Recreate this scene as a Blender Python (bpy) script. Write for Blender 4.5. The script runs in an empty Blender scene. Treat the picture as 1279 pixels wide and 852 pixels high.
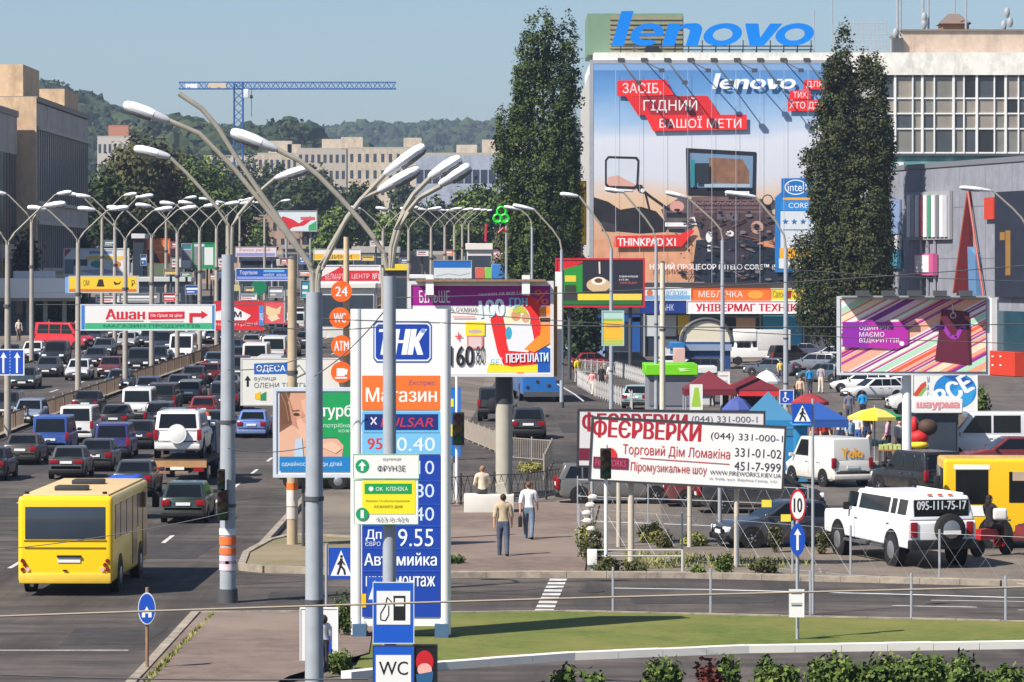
import bpy, bmesh, math, random
import numpy as np
from mathutils import Vector, Matrix, noise
random.seed(7); RNG = np.random.default_rng(7)
S = bpy.context.scene; C = S.collection
R = math.radians
# ---------------------------------------------------------------- camera, sky, sun, exposure
FX, CX, HY, H = 4500.0, 640.0, 334.0, 8.2      # focal length and horizon in photograph pixels, eye height
cam = bpy.data.objects.new('camera', bpy.data.cameras.new('camera')); C.objects.link(cam)
cam.location = (0, 0, H); cam.rotation_euler = (R(90), 0, 0)
cam.data.sensor_width = 36; cam.data.lens = 36*FX/1279; cam.data.shift_y = -(426-HY)/1279
cam.data.clip_start = 1; cam.data.clip_end = 20000
S.camera = cam
SUN_EL, SUN_AZ = 46, 52                         # degrees; azimuth is how far left of straight behind the camera
sdir = Vector((-math.sin(R(SUN_AZ))*math.cos(R(SUN_EL)), -math.cos(R(SUN_AZ))*math.cos(R(SUN_EL)), math.sin(R(SUN_EL))))
w = bpy.data.worlds.new('World'); S.world = w; w.use_nodes = True
nt = w.node_tree; nt.nodes.clear()
sky = nt.nodes.new('ShaderNodeTexSky'); sky.sky_type = 'NISHITA'; sky.sun_disc = False
sky.sun_elevation = R(SUN_EL); sky.sun_rotation = math.atan2(sdir.x, sdir.y)
sky.air_density = 1.0; sky.dust_density = 0.4; sky.ozone_density = 5.0; sky.altitude = 100
bg = nt.nodes.new('ShaderNodeBackground'); bg.inputs[1].default_value = 0.07
wo = nt.nodes.new('ShaderNodeOutputWorld')
nt.links.new(sky.outputs[0], bg.inputs[0]); nt.links.new(bg.outputs[0], wo.inputs[0])
sl = bpy.data.lights.new('sun', 'SUN'); sl.energy = 5.0; sl.angle = R(0.5); sl.color = (1, .93, .83)
sun = bpy.data.objects.new('sun', sl); C.objects.link(sun)
sun.rotation_euler = (-sdir).to_track_quat('-Z', 'Y').to_euler()
S.view_settings.view_transform = 'Standard'; S.view_settings.look = 'None'
S.view_settings.exposure = 0.7; S.view_settings.gamma = 1
S.cycles.max_bounces = 5; S.cycles.volume_bounces = 0; S.cycles.transparent_max_bounces = 6
S.cycles.use_denoising = True
# ---------------------------------------------------------------- terrain height and pixel helpers
def lerp(a, b, t): return a+(b-a)*t
def pl(t, pts):                                  # piecewise linear
    if t <= pts[0][0]: return pts[0][1]
    for (a, va), (b, vb) in zip(pts, pts[1:]):
        if t <= b: return lerp(va, vb, (t-a)/(b-a))
    return pts[-1][1]
MED = [(-50, -24.9), (175, -24.7), (215, -22.9), (259, -20.7), (323, -17.0), (420, -9.5), (600, 8)]
EDGE = [(-50, -7.4), (170, -7.4), (215, -9), (259, -9.6), (323, -6.6), (420, 1.5), (600, 20)]
def med(Y): return pl(Y, MED)
def edge(Y): return pl(Y, EDGE)
def gz(X, Y):
    ramp = 0.0212*(min(max(Y, 170), 430)-170)
    t = min(max((X-edge(Y)-.6)/6, 0), 1)
    if t <= 0: return ramp
    far = pl(Y, [(360, 0), (460, 5.5)])
    return lerp(ramp, far, t)
def W(px, py, Y): return Vector(((px-CX)*Y/FX, Y, H-(py-HY)*Y/FX))
def G(px, py):
    Y = 40.0
    while Y < 1500:
        if H-(py-HY)*Y/FX <= gz((px-CX)*Y/FX, Y): break
        Y += .5
    a, b = Y-.5, Y
    for _ in range(20):
        m = (a+b)/2
        if H-(py-HY)*m/FX <= gz((px-CX)*m/FX, m): b = m
        else: a = m
    X = (px-CX)*b/FX
    return Vector((X, b, gz(X, b)))
# ---------------------------------------------------------------- materials
def lin(c):
    c = c/255.0
    return c/12.92 if c <= .04045 else ((c+.055)/1.055)**2.4
MC = {}
def mat(rgb, rough=.55, metal=0.0, var=.1, scale=3.0, spec=.4, key=''):
    k = (tuple(rgb), rough, metal, var, scale, spec, key)
    if k in MC: return MC[k]
    m = bpy.data.materials.new('m_%d' % len(MC)); m.use_nodes = True; n = m.node_tree; b = n.nodes['Principled BSDF']
    b.inputs['Roughness'].default_value = rough; b.inputs['Metallic'].default_value = metal
    b.inputs['Specular IOR Level'].default_value = spec
    c = [lin(x) for x in rgb]
    if var > 0:
        tc = n.nodes.new('ShaderNodeTexCoord'); nz = n.nodes.new('ShaderNodeTexNoise')
        nz.inputs['Scale'].default_value = scale; nz.inputs['Detail'].default_value = 3
        mx = n.nodes.new('ShaderNodeMix'); mx.data_type = 'RGBA'
        mx.inputs[6].default_value = (*[x*(1-var) for x in c], 1); mx.inputs[7].default_value = (*[min(1, x*(1+var)) for x in c], 1)
        n.links.new(tc.outputs['Object'], nz.inputs['Vector']); n.links.new(nz.outputs[0], mx.inputs[0])
        n.links.new(mx.outputs[2], b.inputs['Base Color'])
    else: b.inputs['Base Color'].default_value = (*c, 1)
    m.diffuse_color = (*c, 1); MC[k] = m
    return m
def ground_mat(name, cols, scales, rough=.9):
    """two or three colours mixed by noises of different sizes, for asphalt, dust and grass"""
    m = bpy.data.materials.new(name); m.use_nodes = True; n = m.node_tree; b = n.nodes['Principled BSDF']
    b.inputs['Roughness'].default_value = rough; b.inputs['Specular IOR Level'].default_value = .25
    tc = n.nodes.new('ShaderNodeTexCoord'); last = None
    for i, c in enumerate(cols):
        cc = (*[lin(x) for x in c], 1)
        if last is None:
            rgb = n.nodes.new('ShaderNodeRGB'); rgb.outputs[0].default_value = cc; last = rgb.outputs[0]; continue
        sc = scales[i-1]
        mp = n.nodes.new('ShaderNodeMapping'); nz = n.nodes.new('ShaderNodeTexNoise')
        if isinstance(sc, tuple): mp.inputs['Scale'].default_value = sc
        else: mp.inputs['Scale'].default_value = (sc, sc, sc)
        mp.inputs['Location'].default_value = (i*13.1, i*7.7, 0)
        nz.inputs['Scale'].default_value = 1; nz.inputs['Detail'].default_value = 5; nz.inputs['Roughness'].default_value = .65
        cr = n.nodes.new('ShaderNodeValToRGB'); cr.color_ramp.elements[0].position = .42; cr.color_ramp.elements[1].position = .66
        mx = n.nodes.new('ShaderNodeMix'); mx.data_type = 'RGBA'; mx.inputs[7].default_value = cc
        n.links.new(tc.outputs['Object'], mp.inputs[0]); n.links.new(mp.outputs[0], nz.inputs['Vector'])
        n.links.new(nz.outputs[0], cr.inputs[0]); n.links.new(cr.outputs[0], mx.inputs[0]); n.links.new(last, mx.inputs[6])
        last = mx.outputs[2]
    n.links.new(last, b.inputs['Base Color'])
    return m
def paint(rgb):
    """car paint with road dust low on the body"""
    k = ('paint', tuple(rgb))
    if k in MC: return MC[k]
    m = bpy.data.materials.new('paint_%d' % len(MC)); m.use_nodes = True; n = m.node_tree; b = n.nodes['Principled BSDF']
    tc = n.nodes.new('ShaderNodeTexCoord'); sp = n.nodes.new('ShaderNodeSeparateXYZ'); mr = n.nodes.new('ShaderNodeMapRange'); nz = n.nodes.new('ShaderNodeTexNoise'); mu = n.nodes.new('ShaderNodeMath'); mx = n.nodes.new('ShaderNodeMix'); r2 = n.nodes.new('ShaderNodeMapRange')
    mr.inputs[1].default_value = .75; mr.inputs[2].default_value = .2; mr.inputs[3].default_value = .12; mr.inputs[4].default_value = .85
    nz.inputs['Scale'].default_value = 3.5; nz.inputs['Detail'].default_value = 6; mu.operation = 'MULTIPLY'; mx.data_type = 'RGBA'
    mx.inputs[6].default_value = (*[lin(x) for x in rgb], 1); mx.inputs[7].default_value = (.17, .145, .12, 1)
    n.links.new(tc.outputs['Object'], sp.inputs[0]); n.links.new(sp.outputs[2], mr.inputs[0]); n.links.new(tc.outputs['Object'], nz.inputs['Vector'])
    n.links.new(mr.outputs[0], mu.inputs[0]); n.links.new(nz.outputs[0], mu.inputs[1]); n.links.new(mu.outputs[0], mx.inputs[0]); n.links.new(mx.outputs[2], b.inputs['Base Color'])
    r2.inputs[3].default_value = .22; r2.inputs[4].default_value = .8; n.links.new(mu.outputs[0], r2.inputs[0]); n.links.new(r2.outputs[0], b.inputs['Roughness'])
    b.inputs['Specular IOR Level'].default_value = .5; b.inputs['Coat Weight'].default_value = .25; b.inputs['Coat Roughness'].default_value = .1; MC[k] = m; return m
GLASS = mat((20, 23, 26), .14, 0, .5, .9, spec=.4, key='glass')
GLASSB = mat((52, 62, 74), .12, 0, .35, .6, spec=.6, key='glassb')
BLACK = mat((24, 24, 26), .6, 0, .1)
RUBBER = mat((30, 30, 31), .85, 0, .15)
RIM = mat((150, 152, 156), .35, .6, .1)
WHITE = mat((226, 226, 224), .5, 0, .04, 1.5)
GREY = mat((150, 153, 157), .55, 0, .1)
DGREY = mat((74, 76, 80), .6, 0, .12)
STEEL = mat((168, 172, 178), .45, .3, .14, 4)
RUST = mat((142, 112, 86), .8, 0, .4, 5)
POLE = mat((152, 158, 166), .6, 0, .2, 2.5)
ARM = mat((150, 145, 134), .65, 0, .25, 5)
CONC = mat((168, 162, 150), .85, 0, .18, 2)
PLATE = mat((225, 225, 222), .4, 0, .03)
TAIL = mat((136, 20, 26), .25, 0, .08)
LAMPW = mat((232, 234, 236), .2, 0, .05)
ORANGE = mat((228, 100, 28), .4, 0, .1)
WOOD = mat((150, 112, 70), .7, 0, .25, 3)
def prt(c):
    if isinstance(c, bpy.types.Material): return c
    return mat(c[:3], .5, 0, c[3] if len(c) > 3 else .05, 1.1, key='print')
# ---------------------------------------------------------------- mesh builder
class MB:
    def __init__(s): s.v, s.f, s.mi, s.m = [], [], [], 0
    def add(s, vs, fs, m=None):
        o = len(s.v); s.v += [tuple(p) for p in vs]
        for f in fs: s.f.append([i+o for i in f]); s.mi.append(s.m if m is None else m)
        return s
    def box(s, c, d, rz=0, top=1.0, m=None):
        x, y, z = d[0]/2, d[1]/2, d[2]/2; q = []
        for sz in (-1, 1):
            t = top if sz > 0 else 1
            for sx, sy in ((-1, -1), (1, -1), (1, 1), (-1, 1)):
                X, Y = sx*x*t, sy*y*t
                q.append((c[0]+X*math.cos(rz)-Y*math.sin(rz), c[1]+X*math.sin(rz)+Y*math.cos(rz), c[2]+sz*z))
        return s.add(q, [(3, 2, 1, 0), (4, 5, 6, 7), (0, 1, 5, 4), (1, 2, 6, 5), (2, 3, 7, 6), (3, 0, 4, 7)], m)
    def tube(s, pts, r, n=8, m=None, caps=True):
        pts = [Vector(p) for p in pts]; rs = r if isinstance(r, (list, tuple)) else [r]*len(pts); vs = []
        for i, p in enumerate(pts):
            d = (pts[min(i+1, len(pts)-1)]-pts[max(i-1, 0)]).normalized()
            a = Vector((0, 0, 1)) if abs(d.z) < .9 else Vector((0, 1, 0))
            u = d.cross(a).normalized(); w_ = u.cross(d)
            vs += [p+(u*math.cos(2*math.pi*k/n)+w_*math.sin(2*math.pi*k/n))*rs[i] for k in range(n)]
        fs = [(i*n+k, i*n+(k+1) % n, (i+1)*n+(k+1) % n, (i+1)*n+k) for i in range(len(pts)-1) for k in range(n)]
        if caps: fs += [tuple(range(n))[::-1], tuple((len(pts)-1)*n+k for k in range(n))]
        return s.add(vs, fs, m)
    def sph(s, c, r, n=10, k=6, m=None, rot=None):
        r = r if isinstance(r, (list, tuple)) else (r,)*3; vs = []
        for j in range(k+1):
            t = math.pi*j/k
            for i in range(n):
                p = Vector((r[0]*math.sin(t)*math.cos(2*math.pi*i/n), r[1]*math.sin(t)*math.sin(2*math.pi*i/n), r[2]*math.cos(t)))
                if rot: p = rot @ p
                vs.append(p+Vector(c))
        return s.add(vs, [(j*n+i, (j+1)*n+i, (j+1)*n+(i+1) % n, j*n+(i+1) % n) for j in range(k) for i in range(n)], m)
    def prism(s, poly, y0, y1, m=None, axis='y'):       # polygon in x,z pulled from y0 to y1 (or y,z pulled along x)
        n = len(poly)
        A = [(p[0], y0, p[1]) for p in poly]+[(p[0], y1, p[1]) for p in poly]
        if axis == 'x': A = [(q[1], q[0], q[2]) for q in A]
        if axis == 'z': A = [(q[0], q[2], q[1]) for q in A]
        return s.add(A, [tuple(range(n)), tuple(range(2*n-1, n-1, -1))]+[(i, i+n, (i+1) % n+n, (i+1) % n) for i in range(n)], m)
    def mesh(s, mats, smooth=35, fix=True, name='mesh'):
        me = bpy.data.meshes.new(name); me.from_pydata(s.v, [], s.f)
        for m in (mats if isinstance(mats, (list, tuple)) else [mats]): me.materials.append(m)
        me.polygons.foreach_set('material_index', s.mi)
        if fix and len(s.f) < 60000:
            b = bmesh.new(); b.from_mesh(me); bmesh.ops.recalc_face_normals(b, faces=b.faces); b.to_mesh(me); b.free()
        if smooth:
            me.shade_smooth(); me.set_sharp_from_angle(angle=R(smooth))
        me.update(); return me
    def build(s, name, mats, parent=None, loc=None, rot=None, smooth=35, fix=True):
        return link(name, s.mesh(mats, smooth, fix, name), parent, loc, rot)
def link(name, me, parent=None, loc=None, rot=None):
    o = bpy.data.objects.new(name, me); C.objects.link(o)
    if parent: o.parent = parent
    if loc is not None: o.location = loc
    if rot is not None: o.rotation_euler = rot
    return o
def tag(o, label=None, cat=None, group=None, kind=None):
    if label: o['label'] = label
    if cat: o['category'] = cat
    if group: o['group'] = group
    if kind: o['kind'] = kind
    return o
def thing(name, label, cat, loc=(0, 0, 0), rz=0, group=None):
    o = bpy.data.objects.new(name, None); C.objects.link(o); o.location = loc; o.rotation_euler = (0, 0, rz); o.empty_display_size = .3
    return tag(o, label, cat, group)
def copy_tree(o, parent=None):
    c = o.copy(); C.objects.link(c)
    if parent: c.parent = parent
    for ch in list(o.children): copy_tree(ch, c)
    return c
def bevelled(me, off, seg=2):
    b = bmesh.new(); b.from_mesh(me)
    bmesh.ops.bevel(b, geom=b.edges[:], offset=off, segments=seg, affect='EDGES', profile=.6, clamp_overlap=True)
    b.to_mesh(me); b.free(); me.shade_smooth(); me.set_sharp_from_angle(angle=R(40)); return me
# ---------------------------------------------------------------- lettering
TC = {}
def text2d(body, bold=0.0, shear=0.0):
    k = (body, bold, shear)
    if k in TC: return TC[k]
    from mathutils.geometry import tessellate_polygon
    c = bpy.data.curves.new('lettering', 'FONT'); c.body = body; c.shear = shear; c.resolution_u = 3; c.space_line = .95; c.fill_mode = 'NONE'
    o = bpy.data.objects.new('lettering', c); C.objects.link(o); bpy.context.view_layer.update()
    dg = bpy.context.evaluated_depsgraph_get(); m = o.evaluated_get(dg).to_mesh()
    co = [(p.co.x, p.co.y) for p in m.vertices]; nb = {}
    for e in m.edges: nb.setdefault(e.vertices[0], []).append(e.vertices[1]); nb.setdefault(e.vertices[1], []).append(e.vertices[0])
    o.evaluated_get(dg).to_mesh_clear(); bpy.data.objects.remove(o); bpy.data.curves.remove(c)
    seen, loops = set(), []
    for i0 in range(len(co)):
        if i0 in seen or i0 not in nb: continue
        lp, cur = [], i0
        while cur is not None: lp.append(cur); seen.add(cur); cur = next((j for j in nb[cur] if j not in seen), None)
        if len(lp) > 2: loops.append(lp)
    area = lambda l: sum(co[p][0]*co[q][1]-co[q][0]*co[p][1] for p, q in zip(l, l[1:]+l[:1]))/2
    def inside(p, l):
        r_ = False
        for i, j in zip(l, l[1:]+l[:1]):
            (x1, y1), (x2, y2) = co[i], co[j]
            if (y1 > p[1]) != (y2 > p[1]) and p[0] < (x2-x1)*(p[1]-y1)/(y2-y1)+x1: r_ = not r_
        return r_
    ar = [area(l) for l in loops]
    # an outline is a hole when it lies in another one and runs the other way round
    par = [next((k2 for k2 in range(len(loops)) if k2 != k1 and abs(ar[k2]) > abs(ar[k1]) and ar[k1]*ar[k2] < 0 and inside(co[loops[k1][0]], loops[k2])), None) for k1 in range(len(loops))]
    f = []
    for k1, l in enumerate(loops):
        if par[k1] is not None: continue
        grp = [l]+[loops[q] for q in range(len(loops)) if par[q] == k1]; flat = [i for g in grp for i in g]
        f += [tuple(flat[i] for i in t) for t in tessellate_polygon([[Vector((*co[i], 0)) for i in g] for g in grp])]
    xs = [p[0] for p in co]; ys = [p[1] for p in co]; x0, x1, y0, y1 = min(xs), max(xs), min(ys), max(ys)
    TC[k] = ([((p[0]-x0)/(x1-x0), (p[1]-y0)/(y1-y0)) for p in co], f); return TC[k]
def word_mark(rect):
    """heavy slanted lower case letters l e n o v o fitted to a rectangle of the photograph: triangles and outlines per letter"""
    from mathutils.geometry import tessellate_polygon
    el = lambda cx, cy, rx, ry, a0, a1, n=20: [(cx+rx*math.cos(R(a0+(a1-a0)*i/n)), cy+ry*math.sin(R(a0+(a1-a0)*i/n))) for i in range(n+1)]
    O = lambda x, w_: ([el(x+w_/2, .5, w_/2, .5, 0, 360)[:-1], el(x+w_/2, .5, w_/2-.44, .27, 0, 360)[:-1]])
    w_ = 1.6; x = .78; ex = x+w_/2
    G_ = [[[(0, 0), (.6, 0), (.6, 1.53), (0, 1.53)]],
          [el(ex, .5, w_/2, .5, -8, 318, 28)+el(ex, .5, w_/2-.42, .25, 300, 190, 12)+[(ex-w_/2+.42, .42)], [(ex-w_/2+.45, .57)]+el(ex, .57, w_/2-.45, .2, 175, 5, 10)+[(ex+w_/2-.45, .57)]],
          [[(2.46, 0), (3.06, 0), (3.06, .62)]+el(3.36, .58, .3, .2, 150, 20, 8)+[(3.62, .6), (3.62, 0), (4.2, 0), (4.2, .66)]+el(3.74, .64, .46, .36, 5, 100, 10)+[(3.3, .98), (3.05, .84), (3.05, .98), (2.46, .98)]],
          O(4.34, 1.85), [[(6.2, .98), (6.84, .98), (7.12, .36), (7.42, .98), (8.02, .98), (7.4, 0), (6.74, 0)]], O(7.84, 1.85)]
    sh = lambda p: (p[0]+.32*p[1], p[1]); X1 = max(sh(p)[0] for g in G_ for q in g for p in q); out = []
    fit = lambda p: (rect[0]+sh(p)[0]/X1*(rect[2]-rect[0]), rect[3]-p[1]/1.53*(rect[3]-rect[1]))
    for g in G_:
        loops = [[fit(p) for p in q] for q in g]; fl = [p for q in loops for p in q]
        out.append(([[fl[i] for i in t] for t in tessellate_polygon([[Vector((p[0], p[1], 0)) for p in q] for q in loops])], loops))
    return out
# ---------------------------------------------------------------- printed panels: art is given in photograph pixels and drawn at the panel's true size
def art_into(parent, art, to, y0=0.0, step=.0014, pname='print', lname='lettering'):
    """to(px,py)->(x,z) in metres; every layer lies `step` in front of the one before"""
    mats, pm = [], MB(); tm = pm
    def mi(c):
        m = prt(c)
        if m not in mats: mats.append(m)
        return mats.index(m)
    y = y0
    for a in art:
        y -= step; k = a[0]
        if k == 'R':
            q = [(a[1], a[4]), (a[3], a[4]), (a[3], a[2]), (a[1], a[2])]; pm.add([(*[to(*p)[0]], y, to(*p)[1]) for p in q], [(0, 1, 2, 3)], mi(a[5]))
        elif k == 'P': pm.add([(to(*p)[0], y, to(*p)[1]) for p in a[1]], [tuple(range(len(a[1])))], mi(a[2]))
        elif k in 'CE':
            rx, ry = (a[3], a[3]) if k == 'C' else (a[3], a[4]); c = a[4] if k == 'C' else a[5]
            q = [(a[1]+rx*math.cos(t*math.pi/12), a[2]+ry*math.sin(t*math.pi/12)) for t in range(24)]
            pm.add([(to(*p)[0], y, to(*p)[1]) for p in q], [tuple(range(24))], mi(c))
        elif k == 'L':
            pts, wd = a[1], a[2]/2
            for p, q in zip(pts, pts[1:]):
                d = Vector((q[0]-p[0], q[1]-p[1])).normalized()*wd; n = (-d.y, d.x)
                pm.add([(to(*r_)[0], y, to(*r_)[1]) for r_ in ((p[0]+n[0], p[1]+n[1]), (q[0]+n[0], q[1]+n[1]), (q[0]-n[0], q[1]-n[1]), (p[0]-n[0], p[1]-n[1]))], [(0, 1, 2, 3)], mi(a[3]))
        elif k == 'T':
            o = a[7] if len(a) > 7 else {}
            v, f = text2d(a[1], o.get('bold', .01), o.get('shear', 0)); rt = o.get('rot', 0); cx, cy = (a[2]+a[4])/2, (a[3]+a[5])/2; vs = []
            for p in v:
                px, py = a[2]+p[0]*(a[4]-a[2]), a[5]-p[1]*(a[5]-a[3])
                if rt:
                    dx, dy = px-cx, py-cy; px, py = cx+dx*math.cos(rt)-dy*math.sin(rt), cy+dx*math.sin(rt)+dy*math.cos(rt)
                vs.append((px, py))
            bw = o.get('bold', 0)*(a[5]-a[3])*1.1; offs = [(0, 0)] if not bw else [(-bw, 0), (0, 0), (bw, 0)]
            for i_, (ox, oy) in enumerate(offs):
                q3 = [to(p[0]+ox, p[1]+oy) for p in vs]; m_ = mi(a[6])
                for n_, t_ in enumerate(f):      # every face a hair apart, so that overlapping strokes never share a plane
                    yy = y-i_*step*.2-(n_ % 23)/23*step*.18; tm.add([(q3[j][0], yy, q3[j][1]) for j in t_], [tuple(range(len(t_)))], m_)
        elif k == 'N':
            for tri, _ in word_mark(a[1:5]):
                for t_ in tri: tm.add([(to(*p)[0], y, to(*p)[1]) for p in t_], [(0, 1, 2)], mi(a[5]))
    if pm.f: pm.build(pname, mats, parent, smooth=0, fix=False)
def board(name, label, cat, rect, Y, art, base=(235, 235, 232), fr=.12, frc=None, depth=.25, posts=(), group=None, tilt=0, yaw=0, zb=None, stand=True):
    x0, y0, x1, y1 = rect; s = FX/Y; cx, cy = (x0+x1)/2, (y0+y1)/2
    c = W(cx, cy, Y); z0 = gz(c.x, Y) if zb is None else zb
    root = thing(name, label, cat, (c.x, Y, z0), yaw, group)
    ct, st = math.cos(tilt), math.sin(tilt)
    def to(px, py):
        x, z = (px-cx)/s, -(py-cy)/s
        return (x*ct-z*st, x*st+z*ct+c.z-z0)
    w_, h_ = (x1-x0)/s/2, (y1-y0)/s/2
    def rc(a, b): return [(p*ct-q*st, p*st+q*ct+c.z-z0) for p, q in ((-a, -b), (a, -b), (a, b), (-a, b))]
    b = MB(); b.prism(rc(w_-fr*.5, h_-fr*.5), -depth*.45, depth*.5); b.build('panel', prt(base), root, smooth=0)
    if fr:
        f = MB()
        for (p, q, u, v) in ((-w_, -h_, w_, -h_+fr), (-w_, h_-fr, w_, h_), (-w_, -h_+fr, -w_+fr, h_-fr), (w_-fr, -h_+fr, w_, h_-fr)):
            f.prism([(a*ct-d*st, a*st+d*ct+c.z-z0) for a, d in ((p, q), (u, q), (u, v), (p, v))], -depth*.55, depth*.55)
        f.build('frame', frc or STEEL, root, smooth=0)
    if art: art_into(root, art, to, -depth*.45-.004)
    for p in posts:                                   # (px, half width m, material, y offset, top px)
        X = (p[0]-cx)/s; top = to(p[0], p[4] if len(p) > 4 else cy)[1]; dy = p[3] if len(p) > 3 and p[3] is not None else depth*.5+p[1]+.02
        zg = gz(c.x+X, Y+dy)-z0
        MB().tube([(X, dy, zg-.3), (X, dy, top)], [p[1], p[1]*.92], 12).build('post', p[2] if len(p) > 2 else POLE, root)
    return root
# ---------------------------------------------------------------- vehicles
# kind: length, width, height, belt, sill; deck = top line of the lower body; gh = glasshouse (rear bottom, rear top, front top, front bottom) as fractions of length
CARS = {
 'sedan': dict(L=4.4, W=1.70, H=1.43, zb=.2, deck=[(0, .60), (.012, .88), (.03, .97), (.19, 1.0), (.30, .93), (.72, .93), (.76, .92), (.95, .76), (.985, .68), (1, .5)], gh=(.15, .31, .56, .76), belt=.92, panes=(.5,)),
 'boxy': dict(L=4.1, W=1.62, H=1.42, zb=.22, deck=[(0, .55), (.008, .9), (.02, .95), (.2, .97), (.30, .92), (.72, .92), (.74, .91), (.97, .82), (.99, .78), (1, .5)], gh=(.19, .29, .57, .73), belt=.91, panes=(.5,)),
 'hatch': dict(L=4.1, W=1.70, H=1.46, zb=.2, deck=[(0, .58), (.012, .86), (.03, .95), (.1, .96), (.72, .93), (.76, .92), (.95, .76), (.985, .68), (1, .5)], gh=(.03, .17, .55, .76), belt=.93, panes=(.36, .68)),
 'wagon': dict(L=4.5, W=1.70, H=1.46, zb=.2, deck=[(0, .58), (.012, .86), (.03, .93), (.1, .94), (.72, .93), (.76, .92), (.95, .76), (.985, .68), (1, .5)], gh=(.012, .07, .56, .75), belt=.92, panes=(.3, .62)),
 'suv': dict(L=4.6, W=1.84, H=1.78, zb=.3, deck=[(0, .7), (.012, 1.0), (.03, 1.1), (.1, 1.1), (.72, 1.1), (.76, 1.09), (.95, .98), (.985, .88), (1, .6)], gh=(.012, .06, .58, .75), belt=1.09, panes=(.3, .62)),
 'mpv': dict(L=4.5, W=1.78, H=1.72, zb=.22, deck=[(0, .62), (.012, .95), (.03, 1.02), (.1, 1.02), (.78, 1.0), (.82, .98), (.95, .84), (.985, .74), (1, .5)], gh=(.012, .06, .6, .84), belt=1.0, panes=(.3, .6)),
 'van': dict(L=4.8, W=1.86, H=1.95, zb=.25, deck=[(0, .6), (.008, 1.05), (.02, 1.12), (.1, 1.12), (.84, 1.12), (.86, 1.1), (.96, .95), (.985, .85), (1, .55)], gh=(.006, .03, .70, .88), belt=1.1, panes=(.34, .66)),
 'bigvan': dict(L=5.3, W=1.97, H=2.25, zb=.28, deck=[(0, .6), (.008, 1.15), (.02, 1.25), (.1, 1.25), (.82, 1.25), (.84, 1.22), (.96, 1.02), (.985, .9), (1, .55)], gh=(.005, .02, .70, .86), belt=1.22, panes=(.38, .70)),
 'jeep': dict(L=4.0, W=1.75, H=1.82, zb=.42, deck=[(0, .8), (.01, 1.1), (.03, 1.15), (.1, 1.15), (.66, 1.15), (.7, 1.14), (.97, 1.08), (.99, 1.02), (1, .7)], gh=(.01, .03, .58, .66), belt=1.13, panes=(.42, .72)),
}
CM = {}
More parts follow.
